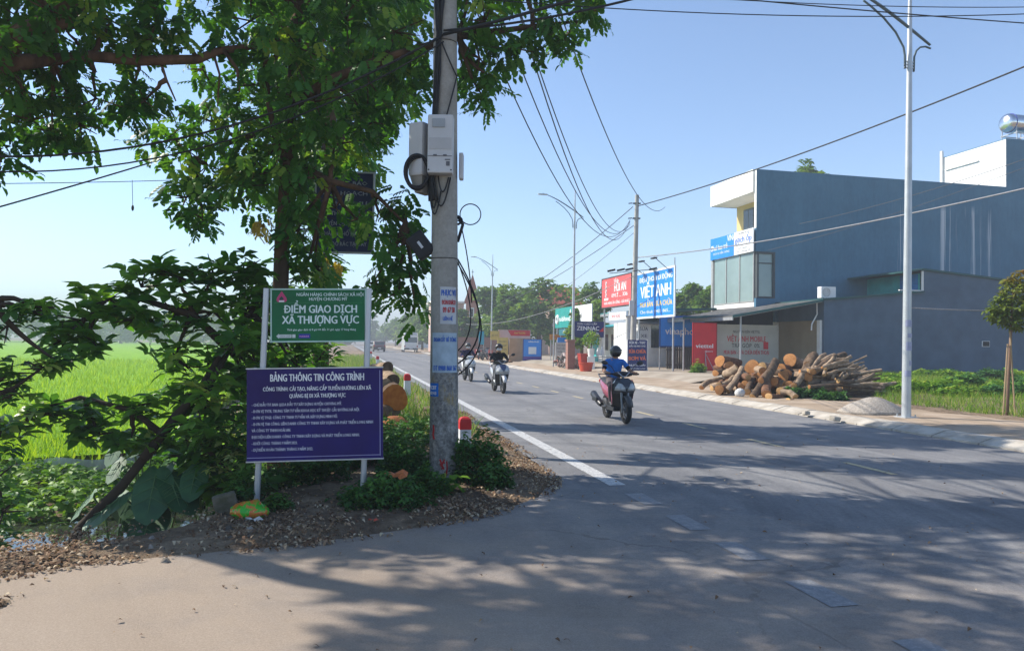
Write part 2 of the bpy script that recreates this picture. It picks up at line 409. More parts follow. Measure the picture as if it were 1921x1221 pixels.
wv = noise(t, 1.4, 4, .6); vv = node(t, 'ShaderNodeVectorMath', operation='MULTIPLY_ADD'); vv.inputs[1].default_value = (.9, .9, 0); t.links.new(wv.outputs['Color'], vv.inputs[0]); t.links.new(tc.outputs['Object'], vv.inputs[2])
vor = node(t, 'ShaderNodeTexVoronoi', feature='DISTANCE_TO_EDGE'); vor.inputs['Scale'].default_value = .42; t.links.new(vv.outputs[0], vor.inputs[0])
crk = math_(t, 'MULTIPLY', math_(t, 'LESS_THAN', vor.outputs['Distance'], .006), ramp(t, big.outputs[0], [(.5, (0, 0, 0)), (.56, (1, 1, 1))]).outputs[0])
c3 = mixc(t, math_(t, 'MULTIPLY', crk, .55), c3, (.05, .05, .052))
spot = noise(t, 2.6, 3, .5); c3 = mixc(t, math_(t, 'MULTIPLY', ramp(t, spot.outputs[0], [(.70, (0, 0, 0)), (.78, (1, 1, 1))]).outputs[0], .45), c3, (.06, .06, .065))
med = noise(t, 22, 6, .75); c3 = mixc(t, .7, c3, ramp(t, med.outputs[0], [(.32, (.72, .72, .73)), (.68, (1.27, 1.26, 1.24))]).outputs[0], 'MULTIPLY')
c4 = mixc(t, math_(t, 'MULTIPLY', dm, .8), c3, mixc(t, .7, (.385, .295, .21), ramp(t, grit.outputs[0], [(.3, (.62, .6, .58)), (.7, (1.3, 1.3, 1.3))]).outputs[0], 'MULTIPLY'))
t.links.new(c4, b.inputs['Base Color']); b.inputs['Roughness'].default_value = .82
bp = node(t, 'ShaderNodeBump'); bp.inputs['Strength'].default_value = .5; bp.inputs['Distance'].default_value = .006
t.links.new(math_(t, 'ADD', grit.outputs[0], spk.outputs[0]), bp.inputs['Height']); t.links.new(bp.outputs[0], b.inputs['Normal'])
MAT_ASPH = m
def flat(name, pts, z, mat):
    bm = bmesh.new(); vs = [bm.verts.new((p[0], p[1], z)) for p in pts]; f = bm.faces.new(vs)
    if f.normal.z < 0: f.normal_flip()
    bmesh.ops.triangulate(bm, faces=[f]); bmesh.ops.recalc_face_normals(bm, faces=bm.faces)
    for f in bm.faces:
        if f.normal.z < 0: f.normal_flip()
    me = bpy.data.meshes.new(name); bm.to_mesh(me); bm.free(); me.materials.append(mat)
    o = bpy.data.objects.new(name, me); C.objects.link(o); return o
mr = MB(); ss = [-60, -20, 0, 10, 20, 30, 45, 60, 90, 130, 180, 250, 330, 420]
def strip(mb, ss, t0, t1, z0, z1=None, wob=0.0):
    z1 = z0 if z1 is None else z1; vs = []
    for s in ss:
        a = RT(s, t0 + (random.uniform(-wob, wob)), z0); c = RT(s, t1, z1); vs += [a, c]
    mb.add(vs, [(2 * i, 2 * i + 1, 2 * i + 3, 2 * i + 2) for i in range(len(ss) - 1)])
strip(mr, list(np.arange(-60, 60, .4)) + [60, 90, 130, 180, 250, 330, 420], -.42, 7.27, 0, wob=.05)
struct(mr.build('main_road', MAT_ASPH))
edge2 = []
for i in range(len(EDGE) - 1):      # ragged asphalt edge along the verge
    a, c = Vector(EDGE[i]), Vector(EDGE[i + 1]); n = max(2, int((c - a).length / .12)) if i > 0 else 30
    for k in range(n):
        p = a.lerp(c, k / n); edge2.append((p.x + random.uniform(-.02, .02), p.y + random.uniform(-.02, .02)))
struct(flat('side_road', edge2 + [EDGE[-1], (2.5, 18), (14, -40), (-30, -40)], -.0015, MAT_ASPH))
# markings --------------------------------------------------------
def paint(name, col, wear):
    m, t, b = newmat(name); n = noise(t, 16, 10, .8); n2 = noise(t, 70, 6, .8)
    r = ramp(t, math_(t, 'ADD', math_(t, 'MULTIPLY', n.outputs[0], .7), math_(t, 'MULTIPLY', n2.outputs[0], .3)), [(wear - .06, (.17, .172, .18)), (wear + .09, col)])
    t.links.new(r.outputs[0], b.inputs['Base Color']); b.inputs['Roughness'].default_value = .7; return m
P_EDGE = paint('edge_line_paint', (.55, .54, .515), .45); P_WORN = paint('worn_white_paint', (.30, .295, .285), .53); P_YEL = paint('worn_yellow_paint', (.52, .42, .22), .44)
mk = MB()
strip(mk, [8.62] + list(np.arange(9, 60, 3)) + [60, 100, 200, 400], -.10, .10, .004)
struct(mk.build('white_edge_line', P_EDGE))
mk = MB()
for s0, s1 in ((7.62, 8.16), (6.6, 7.15), (5.7, 6.2), (4.72, 5.22), (3.7, 4.2), (2.7, 3.2)): strip(mk, [s0, s1], -.10, .10, .004)
struct(mk.build('white_junction_dashes', P_WORN))
mk = MB()
for k in range(70):
    s0 = 8.75 + 2.5 * k; strip(mk, [s0, s0 + .95], 3.70, 3.80, .004)
struct(mk.build('yellow_centre_dashes', P_YEL))
# kerb and pavement on the far side -----------------------------------
MAT_KERB = M('kerb_concrete', (.50, .455, .385), (.33, .29, .235), 3.2, .9, .5, 30)
kb = MB(); ks = list(np.arange(-20, 120, 1.0)) + [140, 180, 250, 400]
for s0, s1 in zip(ks[:-1], ks[1:]):
    j = random.uniform(-.012, .012); g = .012
    pr = [(7.26, -.03), (7.26, .035 + j), (7.56, .125 + j), (7.74, .125 + j), (7.74, -.03)]
    kb.loft([[RT(s0 + g, a, z) for a, z in pr], [RT(s1 - g, a, z) for a, z in pr]])
struct(kb.build('kerb', MAT_KERB))
MAT_PAVE = M('pavement_dirt', (.44, .345, .255), (.30, .225, .155), 1.3, .95, .7, 26, spec=.1)
pv = MB(); vs = []; sl = list(np.arange(-20, 70, .5)) + list(np.arange(72, 130, 4)) + [160, 250, 400]
for s in sl:
    w_ = 10.9 + .35 * math.sin(s * .7) + .25 * math.sin(s * 1.9 + 1)
    vs += [RT(s, 7.72, .118), RT(s, 9.0, .128), RT(s, w_, .118)]
pv.add(vs, [q for i in range(len(sl) - 1) for q in ((3 * i, 3 * i + 1, 3 * i + 4, 3 * i + 3), (3 * i + 1, 3 * i + 2, 3 * i + 5, 3 * i + 4))])
struct(pv.build('pavement', MAT_PAVE, smooth='all'))
# yards in front of the shops (paler beaten ground)
yd = MB(); yl = list(np.arange(27, 95.5, .5)); vs = []
for s in yl:
    j = .22 * math.sin(s * .9) + .15 * math.sin(s * 2.3); vs += [RT(s, 10.15 + j, .112), RT(s, 11.05 + j * .6, .284), RT(s, 18.2, .286)]
yd.add(vs, [q for i in range(len(yl) - 1) for q in ((3 * i, 3 * i + 1, 3 * i + 4, 3 * i + 3), (3 * i + 1, 3 * i + 2, 3 * i + 5, 3 * i + 4))])
struct(yd.build('yard', M('yard_ground', (.40, .34, .265), (.27, .22, .165), .8, .95, .5, 20), smooth='all'))
# water -----------------------------------------------------------
m, t, b = newmat('canal_water'); b.inputs['Base Color'].default_value = (.03, .035, .025, 1); b.inputs['Roughness'].default_value = .06; b.inputs['Specular IOR Level'].default_value = .6
n = noise(t, 3, 4); bp = node(t, 'ShaderNodeBump'); bp.inputs['Strength'].default_value = .06; bp.inputs['Distance'].default_value = .02
t.links.new(n.outputs[0], bp.inputs['Height']); t.links.new(bp.outputs[0], b.inputs['Normal'])
def DT(u, D): # along / away from the side road edge
    return (-3.42 - .87 * u - .49 * D, 4.93 - .49 * u + .87 * D)
struct(flat('canal_water', [DT(40, 1.2), DT(-6, 1.2), DT(-8, 6.2), DT(40, 6.2)], -.80, m))
# rice ------------------------------------------------------------
L_RICE = leafmat('rice_blades', [(0, (.16, .30, .015)), (.5, (.25, .42, .025)), (1, (.36, .50, .05))], .45, .6, .15, (1.3, 1.2, .4))
def ricebase():
    m, t, b = newmat('rice_canopy'); n = noise(t, 1.2, 6, .6, (1, .35, 1)); n2 = noise(t, 9, 6, .7, (1, .3, 1))
    r = ramp(t, math_(t, 'ADD', math_(t, 'MULTIPLY', n.outputs[0], .5), math_(t, 'MULTIPLY', n2.outputs[0], .5)), [(.36, (.15, .32, .012)), (.55, (.23, .43, .022)), (.7, (.29, .47, .035))])
    t.links.new(r.outputs[0], b.inputs['Base Color']); b.inputs['Roughness'].default_value = .9; b.inputs['Specular IOR Level'].default_value = .1
    bp = node(t, 'ShaderNodeBump'); bp.inputs['Strength'].default_value = 1; bp.inputs['Distance'].default_value = .12
    t.links.new(n2.outputs[0], bp.inputs['Height']); t.links.new(bp.outputs[0], b.inputs['Normal']); return m
rb = MB()
q = [DT(120, 8.9), DT(-3.2, 8.9), RT(24, -7.5)[:2], RT(60, -6.5)[:2], RT(330, -6.5)[:2], (-560, 330), (-560, 60)]
rp = flat('rice_canopy', q, -.45, ricebase()); rp['kind'] = 'structure'; rp.name = 'rice_field'
N = 70000; u = rng.uniform(0, 1, N); Yr = 11 + 55 * u ** 2.0; Xr = rng.uniform(-1.0, -.02, N) * (Yr * .78 + 2)
Dv = Dside(Xr, Yr); tv = (Xr - RO.x) * RN.x + Yr * RN.y; ok = (Dv > 8.75) & (tv < -7.2); Xr, Yr = Xr[ok], Yr[ok]
bt = (np.array([(-.03, 0, 0), (.03, 0, 0), (.018, .05, .38), (-.018, .05, .38), (0, .18, .62)]), [(0, 1, 2, 3), (3, 2, 4)])
n = len(Xr)
rg = scatter('rice_plants', bt, np.stack([Xr, Yr, np.full(n, -.88)], 1), L_RICE, pitch=rng.normal(0, .12, n), roll=rng.normal(0, .15, n), scale=rng.uniform(.75, 1.12, n) * (1 + np.maximum(0, Yr - 20) * .004))
tag(rg, 'bright green young rice standing in the paddy beyond the net', 'rice', kind='stuff')
# ================================================================== buildings on the far side
def frame_mat(s, t, rz): return RT(s, t), TH + rz
ANG_CAM, ANG_ROAD = TH, TH - math.pi / 2      # fronts facing the camera / facing the road
M_BLUE, tB, bB = newmat('blue_grey_render'); bB.inputs['Roughness'].default_value = .85; bB.inputs['Specular IOR Level'].default_value = .15
nb = noise(tB, .5, 6, .6); nf = noise(tB, 5, 8, .7, (1, 1, .4))
cB = mixc(tB, .6, ramp(tB, nb.outputs[0], [(.3, (.066, .162, .242)), (.7, (.09, .205, .295))]).outputs[0], ramp(tB, nf.outputs[0], [(.3, (.80, .80, .82)), (.7, (1.14, 1.14, 1.12))]).outputs[0], 'MULTIPLY')
drB = noise(tB, 1.0, 6, .7, (1.3, .3, .07)); cB = mixc(tB, .35, cB, ramp(tB, drB.outputs[0], [(.35, (.80, .81, .82)), (.55, (1.02, 1.02, 1.02)), (.7, (1.10, 1.10, 1.09))]).outputs[0], 'MULTIPLY')
tcB = node(tB, 'ShaderNodeTexCoord'); spB = node(tB, 'ShaderNodeSeparateXYZ'); tB.links.new(tcB.outputs['Object'], spB.inputs[0])
stn = noise(tB, 1.0, 5, .75, (1.9, .2, .04))          # lime run-off streaks
def band(v, a, b_, s_): return math_(tB, 'MULTIPLY', math_(tB, 'MULTIPLY', math_(tB, 'SUBTRACT', v, a), s_, True), math_(tB, 'MULTIPLY', math_(tB, 'SUBTRACT', b_, v), s_, True))
xm = math_(tB, 'MAXIMUM', band(spB.outputs[0], 8.2, 9.6, 3), band(spB.outputs[0], 11.6, 16.0, 3))
zm = band(spB.outputs[2], 5.2, 9.95, 2.2)
sm_ = math_(tB, 'MULTIPLY', math_(tB, 'MULTIPLY', math_(tB, 'SUBTRACT', stn.outputs[0], .525), 10, True), math_(tB, 'MULTIPLY', xm, zm))
yfrontB = math_(tB, 'LESS_THAN', spB.outputs[1], .1)
tB.links.new(mixc(tB, math_(tB, 'MULTIPLY', math_(tB, 'MULTIPLY', sm_, .95), yfrontB), cB, (.52, .55, .58)), bB.inputs['Base Color'])
M_GREY = M('slate_grey_render', (.098, .145, .20), (.075, .112, .16), 1.0, .9, .25, 25, spec=.12)
M_WHITE = M('white_render', (.80, .79, .76), (.70, .68, .64), 1.5, .8, .1, 20)
M_YELLOW = M('yellow_render', (.62, .47, .22), (.56, .42, .19), 2, .85)
M_STEEL = M('galvanised_steel', (.42, .43, .44), (.33, .34, .35), 6, .5, .05, 30, metal=.5, spec=.5)
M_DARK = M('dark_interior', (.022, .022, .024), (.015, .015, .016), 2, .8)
M_BLACK = M('black_rubber', (.016, .016, .018), (.010, .010, .011), 8, .55)
M_FRAME = M('window_frame_grey', (.12, .13, .14), None, 4, .5)
def glassmat(name, tintc, rough=.08):
    m, t, b = newmat(name); n = noise(t, .8, 3); t.links.new(ramp(t, n.outputs[0], [(.3, tuple(x * .8 for x in tintc)), (.7, tintc)]).outputs[0], b.inputs['Base Color'])
    b.inputs['Roughness'].default_value = rough; b.inputs['Specular IOR Level'].default_value = .8; b.inputs['Transmission Weight'].default_value = .25; return m
M_GLASS = glassmat('green_tinted_glass', (.30, .40, .38)); M_GLASSD = glassmat('dark_glass', (.05, .06, .065))
M_TEAL = M('teal_sheet_metal', (.04, .42, .40), (.025, .31, .31), 1.2, .5, .1, 8)
M_TIN = M('old_tin_sheet', (.16, .16, .155), (.085, .083, .08), 1.5, .7, .2, 9, metal=.3)
M_SHUT = M('beige_roller_shutter', (.40, .32, .22), (.34, .27, .18), .9, .6, .0)
# ---- tall blue house
p0 = RT(36.8, 18.65)
bh = thing('shop_house', 'tall blue-grey three-storey tube house with a white roof canopy and corner glazing', 'building', p0, TH)
H = 11.2
w = MB()          # walls as one shell: storeys 1-2 full depth, storey 3 set back 1.7 m behind the balcony
w.prism([(1.15, .0), (24, 0), (24, 3.95), (1.15, 3.95)], 1, 0, 4.9)            # x,z rectangle extruded over y (rear body below)
w.v.clear(); w.f.clear(); w.m.clear()
prof = [(1.15, 0), (24, 0), (24, 14.1), (16.4, 14.1), (16.4, H), (0, H), (0, 8.0), (.0, 6.72), (1.15, 6.72)]
w.prism(prof, 1, 0, .2)                                                        # near party wall with the corner window left out
w.prism([(.0, 3.6), (1.15, 3.6), (1.15, 4.18), (.0, 4.18)], 1, 0, .2)
w.prism([(1.7, 0), (24, 0), (24, 14.1), (16.4, 14.1), (16.4, H), (1.7, H)], 1, 4.7, 4.9)
w.box((20.2, 2.45, 13.95), (7.6 - .01, 4.5, .3)); w.box((9.05, 2.45, H - .25), (14.7, 4.5, .2)); w.box((23.9, 2.45, 6), (.2, 4.5, 12))
wl = w.build('wall', M_BLUE, bh)
mb = MB(); mb.box((-.003, .1, 9.6), (.006, .204, 3.2)); mb.build('wall_edge', M_WHITE, bh)
mb = MB(); mb.box((16.39, 2.45, 12.62), (.02, 4.9, 2.84)); mb.box((16.33, 3.2, 13.2), (.1, 2.6, .06)); mb.box((16.3, 4.75, 12.8), (.12, .18, 3.4))
mb.build('stair_tower_front', M_WHITE, bh)
mb = MB(); mb.prism([(-.1, 10.0), (1.7, 10.0), (1.7, 10.12), (.05, 10.12), (.05, H + .03), (-.1, H + .03)], 1, .201, 5.0); mb.box((.8, 4.95, 10.6), (1.7, .12, 1.2)); mb.box((.82, 2.5, H - .02), (1.7, 4.6, .06))
mb.build('roof_canopy', M_WHITE, bh)
mb = MB(); mb.box((1.6, 2.45, 9.05), (.2, 4.5, 2.1)); bw = mb.build('balcony_wall', M_YELLOW, bh)
wn = MB(); wn.box((1.47, 3.25, 9.0), (.06, 1.15, 1.35)); wn = wn.build('window', M_FRAME, bh)
pn = MB()
for y in (2.98, 3.52): pn.box((1.435, y, 9.0), (.012, .48, 1.2))
pn.build('pane', M_GLASSD, wn)
MB().box((.85, 2.55, 7.95), (1.7, 4.7, .2)).build('floor_slab', M_WHITE, bh); MB().box((.85, 2.55, 3.85), (1.7, 4.7, .25)).build('floor_slab', M_WHITE, bh)
# first-floor shop window, wrapping the near corner
gl = MB()
for k in range(3): gl.box((.02, .97 + k * 1.5, 5.35), (.02, 1.46, 2.7))
gl = gl.build('shop_window', M_GLASS, bh)
mb = MB()
for y in (.25, 1.71, 3.21, 4.68): mb.box((.01, y, 5.35), (.07, .06, 2.72))
mb.box((.01, 2.45, 4.02), (.07, 4.5, .06)); mb.box((.01, 2.45, 6.7), (.07, 4.5, .06)); mb.box((.01, 4.82, 4.8), (.16, .2, 5.2))
mb.build('frame', M('aluminium_frame', (.48, .46, .43), None, 5, .4, metal=.4), gl)
wn = MB(); wn.box((.62, .1, 4.24), (1.06, .22, .08)); wn.box((.62, .1, 6.66), (1.06, .22, .1)); wn.box((.1, .1, 5.45), (.1, .23, 2.5)); wn.box((1.09, .1, 5.45), (.1, .23, 2.5)); wn.box((.62, .09, 6.1), (.9, .05, .06))
wn = wn.build('corner_window', M('corner_window_frame', (.07, .08, .08), None, 4, .5), bh)
mb = MB(); mb.box((.62, .11, 5.45), (.92, .015, 2.4)); mb.build('pane', M_GLASS, wn)
mb = MB(); mb.box((1.0, 2.4, 5.3), (.05, 4.3, 2.6)); mb.build('curtain', M('pale_green_curtain', (.40, .48, .46), (.30, .38, .37), 9, .9, stretch=(1, 1, .05)), bh)
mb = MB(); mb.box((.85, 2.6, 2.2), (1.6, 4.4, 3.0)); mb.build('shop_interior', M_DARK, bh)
# sign band of two panels along the first-floor slab
def sign_panel(root, cx, cz, w_, h_, y, board, frame=None, fw=.05, th=.05):
    o = MB().bevbox((cx, y + th / 2, cz), (w_, th, h_), .006).build('board', board, root)
    if frame:
        f = MB()
        for dz in (-1, 1): f.box((cx, y + th / 2 - .008, cz + dz * (h_ / 2 + fw / 2)), (w_ + 2 * fw, th + .02, fw))
        for dx in (-1, 1): f.box((cx + dx * (w_ / 2 + fw / 2), y + th / 2 - .008, cz), (fw, th + .02, h_))
        f.build('frame', frame, root)
    return o
S_BLUE = M('sign_blue', (.02, .24, .72), (.018, .205, .65), 1.5, .5); S_WHITE = M('sign_white', (.74, .75, .76), (.66, .67, .68), 2, .55)
S_RED = M('sign_red', (.62, .012, .02), (.5, .010, .018), 1.5, .45); S_NAVY = M('sign_navy', (.012, .022, .135), None, 1.5, .5)
T_WHITE = M('white_lettering', (.82, .82, .82), None, 3, .6); T_BLUE = M('blue_lettering', (.02, .12, .5), None, 3, .6); T_RED = M('red_lettering', (.5, .02, .03), None, 3, .6)
T_BLACK = M('dark_lettering', (.05, .045, .05), None, 3, .6); T_ORANGE = M('orange_lettering', (.75, .16, .06), None, 3, .6); T_YEL = M('yellow_lettering', (.85, .6, .05), None, 3, .6)
# reading left-to-right from the road runs towards the camera (-RD)
sg = thing('shop_sign', 'long blue and white shop sign band above the first-floor glazing of the blue house', 'sign', RT(39.25, 18.62), ANG_ROAD)
sign_panel(sg, -1.05, 7.36, 2.75, 1.28, -.12, S_BLUE); MB().bevbox((1.38, -.095, 7.36), (2.05, .05, 1.28), .006).build('board', S_WHITE, sg)
tx = MB(); tx.text('VINA', .05, 7.62, .34, .9, -.125, bold=.02); tx.text('Thuê bao trả', -1.35, 7.25, .30, 1.9, -.125, bold=.02); tx.text('DỊCH VỤ VIỄN THÔNG', -1.1, 6.98, .12, 1.9, -.125)
tx.torus((-2.2, -.125, 7.36), .12, .03, 'Y', 16, 6); tx.build('lettering', T_WHITE, sg)
tx = MB(); tx.text('gạch ốp', 1.35, 7.38, .32, 1.75, -.125, bold=.03); tx.build('lettering', T_BLUE, sg)
tx = MB(); tx.text('CỬA HÀNG VẬT LIỆU', 1.4, 7.83, .09, 1.2, -.125); tx.text('XÂY DỰNG - NỘI THẤT', 1.4, 7.18, .09, 1.6, -.125); tx.text('ĐT: 0433 ...', 1.4, 6.98, .1, 1.1, -.125); tx.text('ĐC: Chương Mỹ', 1.4, 6.82, .09, 1.5, -.125); tx.build('lettering', T_BLACK, sg)
# water tank on the stair tower
wt = thing('water_tank', 'stainless steel horizontal water tank on a stand on the stair tower roof', 'tank', p0 + RN * 17.6 + RD * 1.2 + Vector((0, 0, 14.1)), TH)
M_INOX = M('stainless_steel', (.72, .73, .75), (.6, .61, .63), 3, .22, metal=1.0)
rr = []
for x, r_ in ((-.12, .05), (-.06, .35), (.02, .5), (.12, .56), (1.9, .56), (2.0, .5), (2.1, .05)): rr.append([(x, r_ * math.cos(a * math.pi / 12), 1.35 + r_ * math.sin(a * math.pi / 12)) for a in range(24)])
MB().loft(rr).build('tank', M_INOX, wt, smooth=True)
M_BB = M('blue_band', (.03, .05, .3), None, 4, .5)
for x in (.3, 1.7): MB().torus((x, 0, 1.35), .575, .022, 'X', 24, 6).build('band', M_BB, wt)
mb = MB()
for x in (.3, 1.7):
    for y in (-.55, .55): mb.tube([(x, y, 0), (x, y * .9, 1.1)], .03, 6)
    mb.box((x, 0, .66), (.06, 1.2, .06))
mb.box((1.0, -.55, .66), (1.5, .05, .05)); mb.box((1.0, .55, .66), (1.5, .05, .05)); mb.build('stand', M_STEEL, wt)

# ---- low grey annexe
q0 = RT(32.7, 19.9)
an_ = thing('annexe_building', 'low slate-grey rendered annexe with a teal clerestory and roller shutter', 'building', q0, TH)
w = MB(); L_ = 22.0
w.prism([(0, 0), (L_, 0), (L_, 4.35), (5.75, 5.55), (5.75, 4.42), (0, 3.88)], 1, 0, .2)
w.box((L_ - .1, 2.2, 2.2), (.2, 3.9, 4.3)); w.box((.1, .35, 1.9), (.2, .3, 3.8))
w.box((.1, 2.2, 3.35), (.2, 3.45, .9)); w.build('wall', M_GREY, an_)
mb = MB()
mb.loft([[(5.6, y, z) for y, z in ((-.12, 5.54), (4.25, 5.54), (4.25, 5.64), (-.12, 5.64))], [(L_ + .1, y, z) for y, z in ((-.12, 4.32), (4.25, 4.32), (4.25, 4.42), (-.12, 4.42))]])
mb.loft([[(4.4, y, z) for y, z in ((-.1, 5.36), (4.5, 5.36), (4.5, 5.44), (-.1, 5.44))], [(5.58, y, z) for y, z in ((-.1, 5.54), (4.5, 5.54), (4.5, 5.62), (-.1, 5.62))]])
mb.loft([[(-.15, y, z) for y, z in ((-.12, 3.86), (4.05, 3.86), (4.05, 3.96), (-.12, 3.96))], [(5.7, y, z) for y, z in ((-.12, 4.40), (4.05, 4.40), (4.05, 4.5), (-.12, 4.5))]])
mb.build('roof', M('green_roof_sheet', (.018, .085, .085), (.012, .06, .062), 1.4, .55, .1, 8), an_)
cl = MB()
for i in range(26): cl.box((5.69 + .015 * (i % 2), .28 + i * .15, 4.95), (.05, .15, .92))
cl.build('clerestory', M_TEAL, an_)
mb = MB(); mb.box((5.66, .0, 4.98), (.1, .06, 1.05)); mb.box((5.0, .02, 4.50), (1.4, .1, .05)); mb.box((3.6, -.03, 4.27), (4.2, .03, .05), Matrix.Rotation(-R(5.3), 3, 'Y')); mb.build('trim', M_WHITE, an_)
wn = MB(); wn.box((5.63, .9, 4.98), (.06, 1.2, .8)); wn.build('clerestory_window', M('blue_louvre', (.02, .2, .5), (.015, .13, .34), 18, .4, stretch=(.1, .1, 1)), an_)
sh = MB()
for i in range(30): sh.box((.12, 2.35, .1 + i * .095), (.05 + .02 * (i % 2), 3.4, .095))
sh.build('roller_shutter', M_SHUT, an_)
mb = MB(); mb.box((-.02, .28, 1.45), (.2, .25, 2.9)); mb.box((-.02, 4.15, 1.45), (.22, .22, 2.9)); mb.build('door_post', M_WHITE, an_)
mb = MB(); mb.box((9.5, -.01, 1.85), (.46, .05, .30)); v_ = mb.build('wall_vent', M_WHITE, an_)
mb = MB(); mb.box((9.5, -.038, 1.85), (.40, .02, .25)); mb.build('opening', M_DARK, v_)
ac = thing('air_conditioner', 'white air conditioner unit standing on the annexe roof edge against the blue wall', 'air conditioner', q0 + RN * .35 + RD * .3 + Vector((0, 0, 3.98)), TH)
MB().bevbox((0, 0, .3), (.82, .32, .56), .02).build('case', S_WHITE, ac)
mb = MB(); mb.torus((-.12, -.165, .3), .2, .012, 'Y', 24, 6)
for k in range(1, 4): mb.torus((-.12, -.165, .3), .05 * k, .006, 'Y', 20, 5)
mb.build('fan_grille', M('grille_grey', (.35, .35, .35), None, 3, .5), ac)
mb = MB(); mb.box((-.3, 0, .0), (.06, .3, .05)); mb.box((.3, 0, .0), (.06, .3, .05)); mb.build('foot', M_BLACK, ac)
pp = MB(); pp.tube([(.0, 0, 0), (0, -.02, -.6), (-.3, -.02, -1.1), (-.32, -.02, -1.4)], .035, 8); pp = pp.build('drain_pipe', S_WHITE); pp.location = q0 + RN * -.12 + RD * .4 + Vector((0, 0, 3.8)); pp.rotation_euler = (0, 0, TH); tag(pp, 'short white drain pipe bent down beside the roller shutter head', 'pipe')

# ---- awnings
def awning(name, label, s0, s1, t0, t1, z0, z1, posts, mat):
    r = thing(name, label, 'awning', RT(s0, t0), TH); W = t1 - t0; D = s1 - s0
    o = MB(); nx = int(W / .18)
    for i in range(nx):      # ribbed sheet
        x0, x1 = W * i / nx, W * (i + 1) / nx; za, zb = z0 + (z1 - z0) * i / nx, z0 + (z1 - z0) * (i + 1) / nx; d = .012 * (i % 2)
        o.loft([[(x0, y, za + d + h_) for y, h_ in ((0, 0), (D, 0), (D, .03), (0, .03))], [(x1, y, zb + d + h_) for y, h_ in ((0, 0), (D, 0), (D, .03), (0, .03))]])
    o.build('sheet', mat, r)
    o = MB()
    for y in (.05, D * .5, D - .05): o.tube([(0, y, z0 - .06), (W, y, z1 - .06)], .03, 6)
    o.box((.02, D / 2, z0 - .1), (.05, D, .16)); o.build('rafter', M_STEEL, r)
    for (x, y) in posts: MB().tube([(x, y, 0), (x, y, z0 + (z1 - z0) * x / W - .04)], .045, 8).build('post', M_STEEL, r)
    o = MB(); o.box((W / 2, -.03, (z0 + z1) / 2 + .0), (math.hypot(W, z1 - z0), .04, .12), Matrix.Rotation(-math.atan2(z1 - z0, W), 3, 'Y')); o.build('fascia', M('green_fascia', (.02, .1, .1), None, 3, .5), r)
    return r
awning('awning', 'sloping grey tin awning on thin posts over the yard behind the log pile', 32.6, 40.5, 14.9, 19.75, 2.98, 3.86, [(.6, .3), (.25, 5)], M_TIN)
awning('awning', 'flat dark green awning in front of the glazed blue house above the phone shop', 40.7, 47.0, 13.4, 18.4, 3.55, 3.75, [(.2, .3), (.2, 6.0)], M_TEAL)
awning('awning', 'low pale lean-to awning sheet hanging over the red phone-shop board', 35.2, 37.8, 13.6, 16.4, 2.95, 3.15, [(.15, .2)], M('pale_tin', (.5, .47, .41), (.38, .35, .3), 2, .7))
# dark open shopfront behind the white board
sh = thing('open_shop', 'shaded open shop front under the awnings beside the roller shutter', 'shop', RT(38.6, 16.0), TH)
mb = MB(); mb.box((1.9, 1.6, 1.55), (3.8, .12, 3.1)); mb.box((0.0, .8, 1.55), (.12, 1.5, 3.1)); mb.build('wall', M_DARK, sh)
mb = MB(); mb.box((.95, .12, 1.4), (.14, .14, 2.8)); mb.build('pillar', M_WHITE, sh)
mb = MB(); mb.bevbox((3.15, 1.40, 2.45), (.7, .28, .5), .02); c_ = mb.build('air_conditioner', S_WHITE); c_.location = RT(38.6, 16.0); c_.rotation_euler = (0, 0, TH); tag(c_, 'white air conditioner under the awning beside the roller shutter', 'air conditioner')
mb = MB(); mb.torus((3.05, 1.25, 2.45), .17, .02, 'Y', 20, 6); mb.build('fan_grille', M_BLACK, c_)
# ================================================================== signs and shop fronts along the far pavement
def sign(name, label, s, t, ang, w, h, zc, board, frame=None, fw=.05, posts=(), postr=.03, group=None, cat='sign', th=.05, z0=0.0):
    """a board with reading direction +x, front -y; posts at the given x run from the ground"""
    r = thing(name, label, cat, RT(s, t, z0), ang, group)
    sign_panel(r, 0, zc, w, h, 0, board, frame, fw, th)
    for x in posts: MB().tube([(x, .09, 0), (x, .09, zc + h / 2 - .02)], postr, 8).build('post', M_STEEL, r)
    return r
def let(r, rows, mat, y=-.004, bold=.0, res=2):
    o = MB()
    for body, x, z, h, w in rows: o.text(body, x, z, h, w, y, bold=bold, res=res)
    return o.build('lettering', mat, r)
GY = .12
S_GREEN2 = M('sign_teal', (.01, .28, .25), None, 1.5, .5); S_RED2 = M('sign_faded_red', (.68, .10, .10), (.6, .08, .085), 1.2, .5)
S_ORANGE = M('sign_orange', (.6, .22, .02), None, 2, .5); S_YEL = M('sign_yellow', (.62, .45, .12), (.5, .36, .1), 2, .6); S_TAN = M('tan_board', (.48, .27, .14), (.4, .22, .11), 2, .7)
S_CREAM = M('cream_board', (.46, .43, .37), (.38, .355, .30), .8, .7)
# red phone board
r = sign('phone_shop_sign', 'upright red phone-shop board with white lettering leaning by the blue panel', 34.0, 14.2, ANG_CAM, 1.24, 2.3, 1.24, S_RED, M('red_frame', (.3, .01, .012), None, 3, .5), .03, z0=.28)
let(r, [('viettel', -.02, 1.18, .2, .92)], T_WHITE, bold=.03); let(r, [('@store', .22, .98, .08, .42)], T_WHITE)
mb = MB(); mb.tube([(-.0, -.05, .02), (.02, -.03, .95)], .012, 6); mb.tube([(.42, -.25, .02), (.03, -.03, .9)], .014, 6); mb.tube([(-.02, -.28, .02), (.02, -.03, .85)], .012, 6); mb.build('prop', M_STEEL, r)
